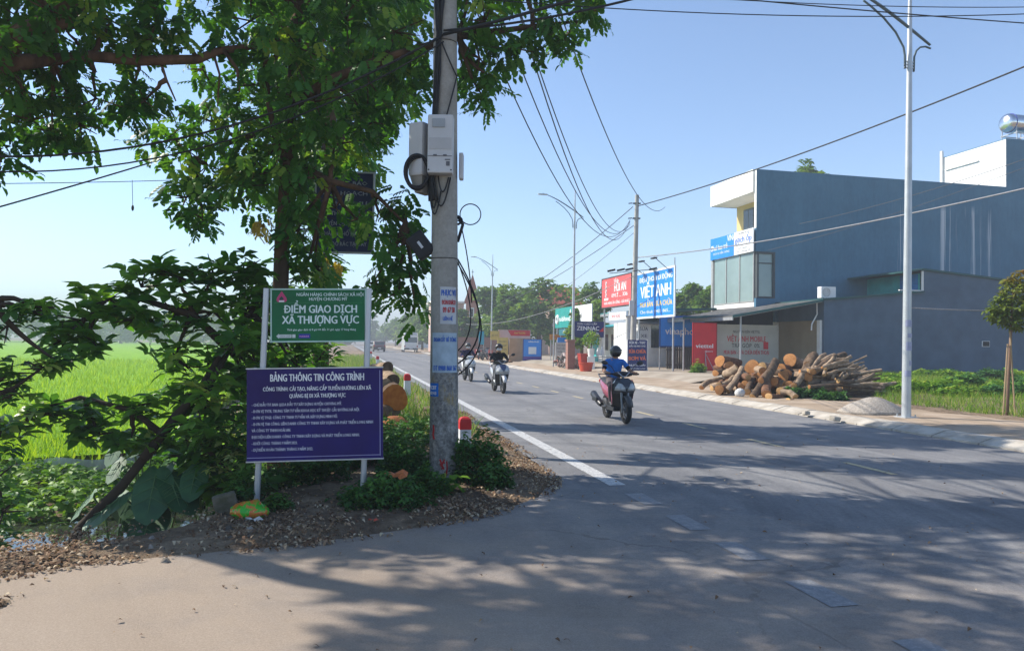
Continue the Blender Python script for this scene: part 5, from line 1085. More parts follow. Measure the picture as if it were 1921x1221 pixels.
# dry yellow fronds hanging in it
for (px, py, Y, n, lb, rr_) in ((495, 425, 9.2, 26, 'bunch of dry yellow leaves hanging left of the slender trunk', .13), (622, 500, 9.8, 18, 'bunch of dry yellow-green leaves hanging below the old notice board', .15)):
    P, T = blob_pts([(U(px, py, Y), (rr_, rr_, rr_ * 1.1), n)], .0)
    tag(scatter('dry_leaf_bunch', T_PIN, P, L_YELLOWD, pitch=rng.uniform(.5, 1.3, len(P)), scale=rng.uniform(.35, .6, len(P))), lb, 'dry leaves')
# darker tree further back, whose shade falls across the road
YB = 15.6; base = U(602, 700, YB); base.z = gz(base.x, YB) - .1
tB_ = [base, V2(602, 620, YB), V2(604, 520, YB), V2(606, 420, YB), V2(612, 300, YB), V2(630, 150, YB), V2(650, 20, YB)]
bB_ = pxblobs([(520, 330, YB, 60, 60), (600, 330, YB, 60, 60), (560, 250, YB + .5, 80, 60), (640, 230, YB + 1, 70, 60), (700, 250, YB + 1, 40, 60), (730, 180, YB + 1, 50, 50), (640, 150, YB + 1, 80, 60), (540, 150, YB, 80, 60), (600, 60, YB + .5, 100, 60), (720, 90, YB + 1, 70, 60), (650, -20, YB, 120, 60), (760, 30, YB + 1.5, 50, 60), (520, 20, YB, 80, 60), (570, 420, YB - .3, 45, 45), (610, 500, YB, 30, 40), (580, 570, YB, 35, 40), (600, -90, YB + 1, 140, 60), (740, -60, YB + 1.5, 80, 60), (760, 130, YB + 2, 40, 60), (690, 320, YB + .6, 30, 35)], 1.1)
tree('roadside_tree', 'darker tree with a black-looking trunk standing further back behind the old notice board', 'tree', base, (tB_, [.19, .17, .16, .15, .13, .10, .06]), [([V2(612, 300, YB), V2(540, 220, YB), V2(500, 120, YB)], [.09, .07, .03]), ([V2(612, 300, YB), V2(680, 220, YB + .6), V2(740, 150, YB + 1.2)], [.09, .07, .03])], bB_, T_PIN, L_CROWN, (.95, 1.5))
# big tree whose trunk stands just out of the picture on the left
bC_ = pxblobs([(30, 30, 8.2, 80, 60), (120, 50, 8.4, 70, 60), (210, 40, 8.6, 80, 55), (300, 20, 8.8, 60, 45), (90, 110, 8.4, 60, 40), (250, 85, 8.8, 60, 26), (330, 70, 8.9, 30, 30, .7), (30, 150, 8.2, 50, 50), (100, 180, 8.5, 60, 50), (180, 185, 8.7, 70, 45), (250, 160, 8.9, 50, 32), (270, 190, 8.9, 60, 32), (150, 235, 8.7, 38, 32), (60, 225, 8.4, 60, 45), (0, 280, 8.2, 22, 50), (100, 250, 8.6, 45, 22, .8), (-80, 120, 8, 110, 90), (-220, 60, 8, 130, 100), (-120, -60, 8.4, 150, 90), (60, -70, 8.6, 140, 70), (230, -80, 9, 130, 70), (-360, 120, 8.0, 130, 110), (-300, -60, 8, 160, 100), (-480, 40, 8, 150, 110), (-90, 250, 8, 50, 40), (-260, 230, 8.2, 110, 60),
    (-500, -160, 8.2, 160, 100, .6), (-250, -200, 8.4, 200, 110, .6), (20, -200, 9, 200, 90, .6), (330, -150, 9.4, 160, 80, .6), (-330, 170, 7.8, 80, 60, .5), (120, -330, 8.6, 240, 110, .6), (-200, -380, 7.9, 240, 110, .6), (450, -300, 9.4, 200, 100, .6)], 1.25)
bx_, by_ = -7.4, 7.7; tC_ = [(bx_, by_, -1.3), (bx_, by_, .2), (bx_ + .3, by_ + .1, 1.8), (bx_ + .9, by_ + .1, 3.2), V2(-80, 130, 7.6), V2(30, 75, 7.7), V2(110, 35, 7.8), V2(190, -20, 7.9), V2(300, -120, 8.2)]
bC_ += [(Vector(c), (r_, r_ * .9, r_ * .6), n) for c, r_, n in [(c_, r2, int(n2 * .62)) for c_, r2, n2 in (((-8, 6.7, 6.7), .9, 110), ((-7, 6.5, 6.2), .8, 100), ((-6, 6.3, 5.7), .8, 110), ((-6.5, 6.9, 7.0), .9, 100), ((-8, 7.2, 7.9), 1.0, 90), ((-5, 6.3, 5.3), .7, 90), ((-5, 6.3, 6.4), .8, 70), ((-4.2, 6.3, 5.3), .6, 60), ((-3.2, 6.1, 5.2), .6, 45), ((-2.2, 6.0, 5.4), .6, 40), ((-9, 7.0, 7.6), .9, 90), ((-7, 7.2, 8.2), .9, 70), ((-4, 6.6, 6.6), .8, 50), ((-9.4, 6.9, 8.6), .9, 70))]]
bC_ += pxblobs([(10, 60, 7.3, 40, 25, .6), (90, 20, 7.5, 45, 22, .6), (-40, 110, 7.3, 40, 30), (150, -10, 7.6, 50, 25)], 1.0)
limC = [([V2(-120, 165, 7.6), V2(20, 118, 7.9), V2(100, 112, 8.3), V2(170, 106, 8.5), V2(265, 114, 8.7), V2(370, 112, 8.9), V2(410, 96, 9.0), V2(470, 88, 9.2), V2(540, 70, 9.4)], [.13, .10, .07, .068, .066, .058, .05, .04, .02]), ([(bx_ + .6, by_, 2.6), (bx_ - .3, by_ - .3, 4.2), (bx_ - 1.0, by_ - .6, 6.0), (bx_ - 1.0, by_ - .8, 7.5)], [.2, .16, .12, .06]), ([V2(-80, 130, 7.6), V2(-200, -50, 7.8), V2(-250, -250, 8)], [.14, .1, .05]),
        ([V2(300, 112, 8.8), V2(312, 150, 8.8), V2(330, 190, 8.8)], [.02, .015, .008]), ([V2(420, 95, 9.0), V2(445, 130, 9.0), V2(450, 180, 9.0)], [.025, .02, .01]), ([V2(400, 100, 9.0), V2(412, 140, 9.0), V2(408, 200, 9.0)], [.018, .014, .008])]
tree('roadside_tree', 'large spreading tree reaching in from the left edge with a thick reddish limb', 'tree', (bx_, by_, 0), (tC_, [.40, .34, .30, .24, .15, .12, .11, .09, .05]), limC, bC_, T_PIN, L_CROWN, (.65, 1.15), tr=M('red_brown_bark', (.17, .10, .065), (.075, .045, .03), 6, .95, .9, 16, spec=.1, stretch=(1, 1, .4)))
# leaning broad-leaved shrub over the canal
YS = 7.9
bs = pxblobs([(150, 600, 7.6, 50, 32, .7), (205, 562, 7.7, 58, 36), (265, 538, 7.8, 58, 40), (335, 520, 7.9, 55, 40), (400, 512, 8.0, 60, 40), (455, 508, 8.1, 50, 36), (115, 640, 7.5, 34, 42, .6), (175, 640, 7.6, 40, 34, .5), (250, 600, 7.7, 45, 32, .6), (330, 590, 7.9, 50, 40, .6), (400, 585, 8.0, 50, 40, .6), (460, 590, 8.2, 40, 55, .8), (330, 670, 7.9, 45, 45, .8), (390, 690, 8.1, 55, 50, 1.0), (455, 690, 8.3, 50, 70, 1.2), (330, 755, 7.9, 55, 45, .9), (400, 790, 8.1, 65, 55, 1.1), (460, 800, 8.3, 55, 70, 1.3),
    (250, 760, 7.7, 50, 24, .5), (160, 765, 7.6, 42, 26, .6), (90, 775, 7.5, 40, 28, .6), (40, 800, 7.5, 34, 24, .5), (185, 815, 7.7, 38, 24, .5), (250, 820, 7.7, 38, 22, .5), (290, 840, 7.7, 40, 30, .6), (360, 860, 7.9, 50, 45, .9), (430, 890, 7.9, 50, 45, 1.0), (500, 720, 8.6, 45, 80, 1.2), (560, 690, 8.9, 50, 60, 1.2), (490, 620, 8.6, 30, 50), (470, 920, 7.8, 40, 40), (400, 730, 7.5, 36, 36, .7), (440, 640, 7.7, 32, 36, .7), (480, 680, 8.0, 30, 60, 1.0), (430, 850, 7.8, 45, 45, 1.0), (380, 800, 7.4, 40, 36, .7), (490, 560, 8.2, 25, 40), (540, 650, 9, 40, 60)], .36)
tS = [U(95, 1045, 7.4), U(150, 990, 7.4), U(230, 910, 7.5), U(305, 815, 7.6), U(370, 740, 7.8), U(425, 650, 8.0), U(470, 585, 8.2), U(500, 540, 8.4)]; tS[0].z -= .3
limS = [([U(270, 860, 7.5), U(330, 780, 7.6), U(400, 710, 7.8), U(440, 640, 8)], [.05, .045, .035, .02]), ([U(305, 815, 7.6), U(250, 770, 7.6), U(150, 745, 7.6), U(60, 770, 7.5)], [.04, .03, .02, .01]), ([U(425, 650, 8), U(360, 590, 7.9), U(260, 560, 7.8), U(170, 590, 7.6)], [.05, .04, .03, .012])]
tree('leaning_shrub', 'broad-leaved dark shrub leaning over the canal from the left of the purple board', 'shrub', (0, 0, 0), (tS, [.055, .052, .048, .045, .042, .038, .03, .02]), limS, bs, rosette(7, .20, .092), L_SHRUB, (.7, 1.2), shell=.1, pitch=(-.35, .45), tr=M_TWIG)
bs = pxblobs([(15, 610, 6.6, 35, 40, .6), (60, 585, 6.7, 40, 18, .5), (75, 575, 6.7, 25, 18, .5), (20, 700, 6.6, 40, 30, .5), (80, 690, 6.7, 40, 22, .5), (105, 675, 6.7, 22, 18, .4), (30, 735, 6.6, 40, 25, .4), (-80, 650, 6.5, 70, 90), (-80, 800, 6.5, 70, 90), (-5, 830, 6.5, 30, 50, .5), (-10, 900, 6.5, 30, 50, .5), (5, 960, 6.6, 35, 35, .5), (-20, 1010, 6.7, 40, 40, .6)], .42)
tree('canal_bush', 'thin twiggy bush at the left edge of the picture above the water', 'shrub', (0, 0, 0), ([(-5.0, 6.5, -.9), (-4.75, 6.5, 0), (-4.7, 6.5, 1.0), (-4.6, 6.55, 1.9)], [.05, .04, .03, .012]), [], bs, rosette(6, .13, .06), L_SHRUB, (.7, 1.1), shell=.1, pitch=(-.3, .4), tr=M_TWIG)
bs = pxblobs([(600, 670, 10.5, 30, 35, .8), (560, 620, 11, 40, 40, .8), (530, 780, 9.5, 70, 60, 1.2), (590, 760, 9.8, 50, 50)], .6)
tree('undergrowth_bush', 'drooping dark bush filling the gap under the green sign', 'shrub', (0, 0, 0), ([(-2.9, 9.9, -.3), (-2.85, 9.9, .4), (-2.8, 9.9, 1.0)], [.04, .03, .012]), [], bs, rosette(8, .26, .06), L_SHRUB, (.8, 1.2), shell=.1, tr=M_TWIG)
P, T = blob_pts(pxblobs([(400, 800, 7.5, 45, 30), (450, 830, 7.6, 35, 40), (430, 870, 7.5, 40, 35), (370, 830, 7.4, 35, 28), (470, 890, 7.5, 30, 40), (440, 780, 7.7, 35, 30)], 1.0), .1)
L_VINE = leafmat('vine_leaves', [(0, (.04, .12, .02)), (.5, (.11, .24, .04)), (.85, (.24, .36, .09)), (1, (.42, .45, .2))], .4, .45, .3)
tag(scatter('tangled_vine', rosette(5, .10, .05, .25), P, L_VINE, pitch=rng.uniform(-.6, .7, len(P)), scale=rng.uniform(.6, 1.2, len(P)), rnd=T), 'pale-leaved vine tangled over the shrub just left of the purple board', 'vine')
# elephant-ear plants
def ear_leaf(L):
    V = [(0, 0, 0)]; n = 18
    for i in range(n):
        a = 2 * math.pi * i / n; r_ = L * (.40 + .17 * math.cos(a) + .12 * abs(math.cos(a)) ** 5 - .16 * math.exp(-((a - math.pi) / .35) ** 2)); x = r_ * math.cos(a) + .1 * L
        V.append((x, r_ * math.sin(a) * .66, -.20 * (max(0, x) / L) ** 2 * L - .22 * abs(r_ * math.sin(a)) ** 2 / L + .012 * math.sin(i * 2.4)))
    return V, [(0, i, i % n + 1) for i in range(1, n + 1)]
m, t, b = newmat('elephant_ear_leaf'); n_ = noise(t, 6, 4); t.links.new(ramp(t, n_.outputs[0], [(.3, (.024, .08, .03)), (.7, (.05, .14, .048))]).outputs[0], b.inputs['Base Color']); b.inputs['Roughness'].default_value = .6
M_EAR = m; M_EARV = M('pale_leaf_vein', (.10, .2, .07), None, 6, .5)
def ear_plant(label, loc, leaves):
    r = thing('elephant_ear_plant', label, 'plant', loc, 0, 'elephant-ear plants on the canal bank')
    for (yaw, reach, h, L, tilt) in leaves:
        d = Vector((math.cos(yaw), math.sin(yaw), 0)); tip = d * reach + Vector((0, 0, h))
        Rm = Matrix.Rotation(yaw, 3, 'Z') @ Matrix.Rotation(tilt, 3, 'Y'); V, F = ear_leaf(L)
        lf = MB().add([Rm @ Vector(v) + tip for v in V], F).build('leaf', M_EAR, r, smooth='all')
        o = MB(); o.tube([Vector((0, 0, 0)), d * reach * .4 + Vector((0, 0, h * .75)), tip], [.016, .013, .009], 6); o.build('stalk', M_EARV, lf)
        o = MB(); o.tube([Rm @ Vector((.02, 0, .006)) + tip, Rm @ Vector((.35 * L, 0, .002 - .2 * .12 * L)) + tip, Rm @ Vector((.62 * L, 0, .004 - .2 * .4 * L)) + tip], [.007, .005, .002], 4)
        for sgn in (-1, 1):
            for q in (.05, .22, .38): o.tube([Rm @ Vector((q * L, 0, .004 - .2 * q * q * L)) + tip, Rm @ Vector(((q + .14) * L, sgn * .26 * L, -.2 * (q + .14) ** 2 * L - .22 * .068 * L + .006)) + tip], [.004, .002], 4)
        o.build('vein', M_EARV, lf)
random.seed(21)
for (px, py, lb, n, z) in ((215, 985, 'elephant-ear plant nearest the water with hanging leaves', 5, -.45), (300, 975, 'elephant-ear plant in the middle of the clump on the bank', 6, -.3), (380, 950, 'elephant-ear plant nearest the purple board', 6, -.2), (270, 900, 'elephant-ear plant set back under the leaning trunk', 4, -.4)):
    p = G(px, py, z); p.z = gz(p.x, p.y)
    ear_plant(lb, p, [(random.uniform(-2.6, -.2) if k % 3 else random.uniform(0, 6.28), random.uniform(.12, .4), random.uniform(.35, .75) + max(0, -p.z) * .4, random.uniform(.42, .72), random.uniform(.3, .95)) for k in range(n)])
random.seed(7)
# weeds -------------------------------------------------------------------
def clump(name, label, c, r_, h, n, tmpl=None, mat=None, sc_=(.5, 1.1), cat='weeds', group='weed clumps on the near verge'):
    q = rng.normal(size=(n, 3)); q /= np.linalg.norm(q, axis=1)[:, None]; q[:, 2] = np.abs(q[:, 2]); q *= (rng.uniform(.15, 1, n) ** .5)[:, None]
    lump = 1 + .25 * np.sin(q[:, 0] * 6 + c[0] * 9) * np.cos(q[:, 1] * 5 + c[1] * 7)
    P = np.stack([c[0] + q[:, 0] * r_ * lump, c[1] + q[:, 1] * r_ * .8 * lump, np.zeros(n)], 1); P[:, 2] = ground_np(P[:, 0], P[:, 1]) + q[:, 2] * h * lump + .02
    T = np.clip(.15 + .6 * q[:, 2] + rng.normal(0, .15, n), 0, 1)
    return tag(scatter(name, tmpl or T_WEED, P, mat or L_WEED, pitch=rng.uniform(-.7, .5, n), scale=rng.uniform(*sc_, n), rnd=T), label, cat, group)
T_WEED = rosette(5, .075, .035, .3)
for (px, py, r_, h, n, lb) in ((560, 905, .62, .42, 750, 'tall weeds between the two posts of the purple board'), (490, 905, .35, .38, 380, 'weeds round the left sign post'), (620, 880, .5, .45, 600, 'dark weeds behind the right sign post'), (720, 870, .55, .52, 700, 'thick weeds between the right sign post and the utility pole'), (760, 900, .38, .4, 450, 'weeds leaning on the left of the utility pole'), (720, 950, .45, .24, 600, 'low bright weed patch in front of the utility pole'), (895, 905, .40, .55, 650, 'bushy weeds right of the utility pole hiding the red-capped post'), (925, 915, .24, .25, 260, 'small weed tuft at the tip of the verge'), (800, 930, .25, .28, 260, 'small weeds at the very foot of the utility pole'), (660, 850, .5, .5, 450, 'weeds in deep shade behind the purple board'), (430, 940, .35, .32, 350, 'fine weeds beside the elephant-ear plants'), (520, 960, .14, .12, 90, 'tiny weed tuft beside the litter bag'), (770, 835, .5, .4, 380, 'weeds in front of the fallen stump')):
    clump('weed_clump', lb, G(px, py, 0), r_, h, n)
o = clump('broadleaf_weed', 'few bright broad leaves sprouting at the foot of the utility pole', G(835, 925), .22, .22, 26, leaf_t(.16, .12, .1, .3, 2), L_GRASS, (.6, 1.0))
# ground cover on the far bank of the canal
N = 9000; u_ = rng.uniform(-4, 26, N); D_ = rng.uniform(5.3, 8.25, N); P = np.stack([-3.42 - .87 * u_ - .49 * D_, 4.93 - .49 * u_ + .87 * D_, np.zeros(N)], 1); P = P[P[:, 0] > -15]
P[:, 2] = ground_np(P[:, 0], P[:, 1]) + rng.uniform(.0, .30, len(P)) * (1 + .4 * np.sin(P[:, 0] * 2.1)); T = np.clip(.5 + .3 * np.sin(P[:, 0] * 1.3 + P[:, 1]) + rng.normal(0, .2, len(P)), 0, 1)
L_CREEP = leafmat('creeper_leaves', [(0, (.03, .09, .012)), (.5, (.085, .2, .02)), (1, (.2, .34, .03))], .35, .5, .25)
tag(scatter('bank_creepers', rosette(5, .14, .09, .25), P, L_CREEP, pitch=rng.uniform(-.5, .5, len(P)), scale=rng.uniform(.5, 1.1, len(P)), rnd=T), 'bright creeping plants covering the bank between water and net', 'ground cover', kind='stuff')
N = 900; u_ = rng.uniform(-1, 12, N); D_ = rng.uniform(1.6, 5.4, N); ok = (np.sin(u_ * 1.7) + np.cos(D_ * 2.3 + u_) + rng.normal(0, .5, N)) > .35; u_, D_ = u_[ok], D_[ok]
P = np.stack([-3.42 - .87 * u_ - .49 * D_, 4.93 - .49 * u_ + .87 * D_, np.full(len(u_), -.77)], 1)
tag(scatter('floating_leaves', leaf_t(.14, .1, .05, .05, 2), P, L_WEED, pitch=rng.uniform(-.2, .15, len(P)), roll=rng.uniform(-.15, .15, len(P))), 'dark leaves floating on the canal', 'water plants', kind='stuff')
# leaf litter and chips on the verge
N = 170000; X_ = rng.uniform(-8, .6, N); Y_ = rng.uniform(3, 17, N); sdv = verge_sd(X_, Y_); Dd = Dside(X_, Y_); ok = (sdv > -.12) & (sdv < rng.uniform(.2, 2.4, N)) & (rng.uniform(0, 1, N) < np.clip(.55 + .45 * np.sin(X_ * 3.1 + Y_ * 2.2), .15, 1)); X_, Y_ = X_[ok], Y_[ok]
ok = ground_np(X_, Y_) > -.3; X_, Y_ = X_[ok], Y_[ok]
P = np.stack([X_, Y_, np.maximum(ground_np(X_, Y_), -.004) + .008 + rng.uniform(0, .015, len(X_))], 1)
tag(scatter('leaf_litter', leaf_t(.055, .026, .4, .3, 1), P, L_LITTER, pitch=rng.uniform(-.35, .3, len(P)), roll=rng.uniform(-.4, .4, len(P)), scale=rng.uniform(.25, 1.1, len(P)) ** 1.0), 'brown dead leaves and bark chips along the verge edge', 'leaf litter', kind='stuff')
dp = [(-3.6, 4.62), (-3.3, 4.60), (-3.02, 4.52), (-2.98, 4.42), (-3.15, 4.30), (-3.4, 4.24), (-3.7, 4.2), (-4.2, 4.25), (-4.2, 4.6)]
struct(flat('dirt_patch', dp, .004, MAT_SOIL)); N = 420; X_ = rng.uniform(-4.2, -2.98, N); Y_ = 4.42 + rng.normal(0, .09, N)
tag(scatter('leaf_litter', leaf_t(.055, .026, .4, .3, 1), np.stack([X_, Y_, np.full(N, .014)], 1), L_LITTER, pitch=rng.uniform(-.3, .3, N), scale=rng.uniform(.3, 1.1, N)), 'brown scraps on the dirt patch at the lower left corner', 'leaf litter', kind='stuff')
# stones on the verge and specks on the asphalt
L_STONE = leafmat('stone_chips', [(0, (.10, .085, .07)), (.7, (.20, .175, .145)), (1, (.34, .30, .26))], 0, .9, .1)
N = 1100; X_ = rng.uniform(-8, .6, N); Y_ = rng.uniform(3, 15, N); sdv = verge_sd(X_, Y_); ok = (sdv > -.2) & (sdv < .9) & (ground_np(X_, Y_) > -.25); X_, Y_ = X_[ok], Y_[ok]
ch = (np.array([(-.5, -.35, 0), (.45, -.4, 0), (.5, .3, 0), (-.4, .45, 0), (-.2, -.2, .5), (.25, -.15, .42), (.2, .2, .55), (-.22, .2, .4)]) * .06, [(4, 5, 6, 7), (0, 1, 5, 4), (1, 2, 6, 5), (2, 3, 7, 6), (3, 0, 4, 7)])
P = np.stack([X_, Y_, np.maximum(ground_np(X_, Y_), -.004)], 1)
tag(scatter('verge_stones', ch, P, L_STONE, pitch=rng.uniform(-.2, .2, len(P)), roll=rng.uniform(-.2, .2, len(P)), scale=rng.uniform(.3, 1.1, len(P)) ** 2), 'small stones and rubble crumbs on the verge edge', 'stones', kind='stuff')
N = 500; X_ = rng.uniform(-3.5, 6, N); Y_ = rng.uniform(3.2, 13, N); ok = verge_sd(X_, Y_) < -.2; X_, Y_ = X_[ok], Y_[ok]
tag(scatter('road_debris', leaf_t(.06, .03, .3, .3, 1), np.stack([X_, Y_, np.full(len(X_), .012)], 1), L_LITTER, pitch=rng.uniform(-.3, .2, len(X_)), scale=rng.uniform(.2, .8, len(X_))), 'scattered leaf scraps on the asphalt', 'debris', kind='stuff')
# roadside grass left of the main road, further on
def blades(name, label, P, mat, s0=.5, s1=1.2, cat='grass'):
    tb = (np.array([(-.012, 0, 0), (.012, 0, 0), (.006, .05, .22), (-.006, .05, .22), (0, .16, .36)]), [(0, 1, 2, 3), (3, 2, 4)])
    n = len(P); return tag(scatter(name, tb, P, mat, pitch=rng.normal(0, .35, n), roll=rng.normal(0, .35, n), scale=rng.uniform(s0, s1, n)), label, cat, kind='stuff')
N = 16000; s_ = 13 + 62 * rng.uniform(0, 1, N) ** 1.5; t_ = -rng.uniform(.55, 6.2, N); P = np.stack([RO.x + RD.x * s_ + RN.x * t_, RD.y * s_ + RN.y * t_, np.zeros(N)], 1); P[:, 2] = ground_np(P[:, 0], P[:, 1]); P = P[(verge_sd(P[:, 0], P[:, 1]) > .3)]
blades('verge_grass', 'rough yellow-green grass along the left side of the main road', P, L_GRASS, .4, 1.2)
# grass lot at the right
N = 75000; s_ = rng.uniform(4, 32, N); t_ = rng.uniform(10.9, 24, N); P = np.stack([RO.x + RD.x * s_ + RN.x * t_, RD.y * s_ + RN.y * t_, np.zeros(N)], 1); P = P[(P[:, 0] / P[:, 1] > .49)]
P[:, 2] = ground_np(P[:, 0], P[:, 1]); blades('lot_grass', 'bright grass covering the empty lot before the grey annexe', P, L_GRASS, .25, .7)
random.seed(5)
for k in range(30):
    px = random.uniform(1655, 1990); f = random.random(); Yc = 20 + 14 * f; p = Vector(((px - 960) / FPX * Yc, Yc, 0)); s_, t_ = st(p.x, p.y)
    if t_ < 11.4: continue
    clump('lot_weed', 'leafy weed bush among the grass of the empty lot', p, random.uniform(.5, .95), random.uniform(.15, .42), 260, rosette(5, .13, .06, .3), L_GRASS if k % 4 else L_WEED, (.7, 1.4), 'weed bush', 'weed bushes on the empty lot')
random.seed(7)
for (px, Y_, lb) in ((1310, 35.3, 'small green bush at the foot of the red phone-shop board'), (1140, 41.3, None)):
    if lb: p = Vector(((px - 960) / FPX * Y_, Y_, 0)); clump('small_bush', lb, p, .42, .62, 260, rosette(5, .12, .05, .3), L_GRASS, (.7, 1.2), 'bush', None)
# potted tree by the navy sign
pt = thing('potted_tree', 'small yellow-green tree in a white pot before the navy sign', 'tree', RT(39.9, 10.35, .12), 0)
o = MB(); o.loft([[(k * math.cos(a * math.pi / 6), k * math.sin(a * math.pi / 6), z) for a in range(12)] for k, z in ((.16, .75), (.2, 1.15), (.21, 1.2), (.17, 1.2))]); o.box((0, 0, .38), (.4, .4, .75)); o.build('pot', M_WHITE, pt)
MB().tube([(0, 0, 1.15), (.02, 0, 1.6), (0, 0, 2.0)], [.03, .025, .015], 8).build('trunk', M_TWIG, pt)
P, T = blob_pts([((0, 0, 1.75), (.5, .5, .42), 190), ((.1, 0, 2.0), (.3, .3, .3), 80)], .3); scatter('crown', leaf_t(.2, .07, .1, .3, 2), P, L_GRASS, pt, rnd=T)
# young street tree with two stakes at the right edge
yt = thing('young_tree', 'young street tree with reddish-green leaves held by wooden stakes at the right edge', 'tree', G(1889, 781, .12), 0)
MB().tube([(0, 0, -.1), (.03, 0, .8), (.08, 0, 1.6), (.12, 0, 2.4), (.16, 0, 3.0)], [.035, .033, .03, .022, .01], 8).build('trunk', M('young_bark', (.2, .13, .09), None, 8, .9), yt, smooth='all')
P, T = blob_pts([((.1, 0, 2.35), (.52, .5, .42), 100), ((.22, 0, 2.7), (.42, .4, .4), 75), ((.3, 0, 3.05), (.26, .26, .22), 32), ((-.15, 0, 2.25), (.3, .3, .25), 50), ((.25, 0, 2.1), (.3, .3, .2), 40)], .3); T = np.clip(T * .45 + (P[:, 2] - 2.1) * .38, 0, 1)
scatter('crown', rosette(5, .16, .06, .1), P, L_RED, yt, pitch=rng.uniform(-.4, .6, len(P)), scale=rng.uniform(.6, 1.1, len(P)), rnd=T)
for (x, x2) in ((-.16, .0), (.12, .05)): MB().tube([(x, -.1, -.1), (x2, -.03, 1.75 + x)], .017, 6).build('stake', M('stake_wood', (.34, .24, .14), None, 6, .9), yt)
# far trees ---------------------------------------------------------------
def fartree(label, base, H_, W_, nb, dens, mat=L_FAR, ls=.55, group='trees beyond the shops', trunk_h=.3):
    base = Vector(base); r = thing('broadleaf_tree', label, 'tree', base, 0, group)
    MB().tube([(0, 0, -.3), (.05, 0, H_ * trunk_h), (0, .1, H_ * .75)], [.03 * H_ + .05, .02 * H_ + .04, .02], 8).build('trunk', M_TRUNK, r)
    bl = []
    for k in range(nb):
        a = random.uniform(0, 6.28); q = random.uniform(.0, .75) ** .7; zz = random.uniform(trunk_h + .02, .9); wz = math.sin(math.pi * min(1, max(.12, (zz - trunk_h * .6) / (1 - trunk_h * .6)) ** .8)) ** .6
        rr_ = W_ * random.uniform(.17, .3); bl.append(((q * W_ * .5 * wz * math.cos(a), q * W_ * .5 * wz * math.sin(a), H_ * zz), (rr_, rr_, rr_ * .75), dens))
    bl.append(((0, 0, H_ * .88), (W_ * .18, W_ * .18, H_ * .11), dens))
    P, T = blob_pts(bl, .4); scatter('crown', rosette(5, .5, .28, .2), P, mat, r, pitch=rng.uniform(-.6, .9, len(P)), scale=rng.uniform(.6, 1.2, len(P)) * ls * 1.2, rnd=T); return r
random.seed(12)
for i, (px, Y_, top, wpx, lb) in enumerate(((866, 88, 578, 56, 'tree at the left of the roadside grove, beside the pole'), (918, 88, 538, 66, 'dense dark tree behind the third street lamp'), (950, 80, 530, 85, 'dark broad tree over the red banner'), (1010, 78, 520, 100, 'bright round-topped tree, tallest of the roadside grove'), (985, 92, 540, 90, 'dark tree behind the bright round-topped one'), (1062, 76, 572, 60, 'tree just right of the second street lamp'), (1105, 70, 530, 70, 'tree between the second lamp and the red billboard'), (1120, 62, 560, 50, 'bushy tree under the faded red billboard'), (1265, 62, 548, 60, 'pale tree right of the blue billboard'), (1300, 66, 528, 70, 'tree top left of the glazed blue house'), (1330, 60, 535, 60, 'tree against the left side of the blue house'), (1090, 52, 575, 40, 'small tree in front of the teal and white sign'))):
    hy = 642.5 + (px - 960) * .013; H_ = (hy - top) / FPX * Y_ + CAMH; fartree(lb, ((px - 960) / FPX * Y_, Y_, 0), H_, wpx / FPX * Y_ * 1.15, 16, 46, ls=.8 if Y_ > 70 else .6)
fartree('lone tree top showing above the flat roof of the blue house', ((1512 - 960) / FPX * 64, 64, 0), 18.4, 4.0, 16, 60, ls=.7, trunk_h=.6)
for i, (px, Y_, top, wpx) in enumerate(((722, 260, 612, 40), (742, 215, 600, 40), (762, 180, 590, 46), (778, 150, 586, 44), (792, 128, 588, 40), (808, 118, 570, 44), (838, 110, 565, 50), (702, 330, 622, 40), (855, 120, 575, 50))):
    hy = 642.5 + (px - 960) * .013; fartree('hazy tree of the line along the far end of the road', ((px - 960) / FPX * Y_, Y_, 0), (hy - top) / FPX * Y_ + CAMH, wpx / FPX * Y_ * 1.2, 12, 40, ls=1.3, group='hazy trees along the far road')
for i in range(30):
    px = -160 + i * 29 + random.uniform(-10, 10); Y_ = random.uniform(215, 300); top = 586 + 14 * math.sin(i * 1.3) + random.uniform(-9, 9) - (12 if px < 60 else 0); hy = 630.5 + px * .013
    if px > 690: continue
    fartree('blue-hazed tree on the horizon behind the rice field', ((px - 960) / FPX * Y_, Y_, -.8), (hy - top) / FPX * Y_ + CAMH + .8, 62 / FPX * Y_, 9, 34, ls=2.2, group='trees on the rice field horizon', trunk_h=.12)
random.seed(7)
# ================================================================== scooters, riders, vehicles
M_TYRE = M('tyre_rubber', (.022, .022, .022), (.014, .014, .014), 20, .85); M_RIM = M('wheel_rim', (.25, .25, .26), None, 4, .4, metal=.7)
M_CHROME = M('bright_metal', (.6, .6, .62), None, 4, .25, metal=.9); M_PLBLK = M('black_plastic', (.014, .014, .016), (.02, .02, .022), 5, .4, spec=.4)
M_LENS = glassmat('headlight_lens', (.62, .64, .66), .1); M_SKIN = M('skin', (.36, .19, .12), None, 6, .6); M_SEAT = M('seat_vinyl', (.03, .03, .032), None, 6, .55)
def paintm(name, c): return M(name, c, tuple(x * .9 for x in c), 3, .28, spec=.5, coat=.5)
def hring(z, xf, xb, w, wf=.05):
    return [(xf, 0, z), (xf - .03, wf, z), ((xf + xb) / 2, w, z), (xb, w * .92, z), (xb, 0, z), (xb, -w * .92, z), ((xf + xb) / 2, -w, z), (xf - .03, -wf, z)]
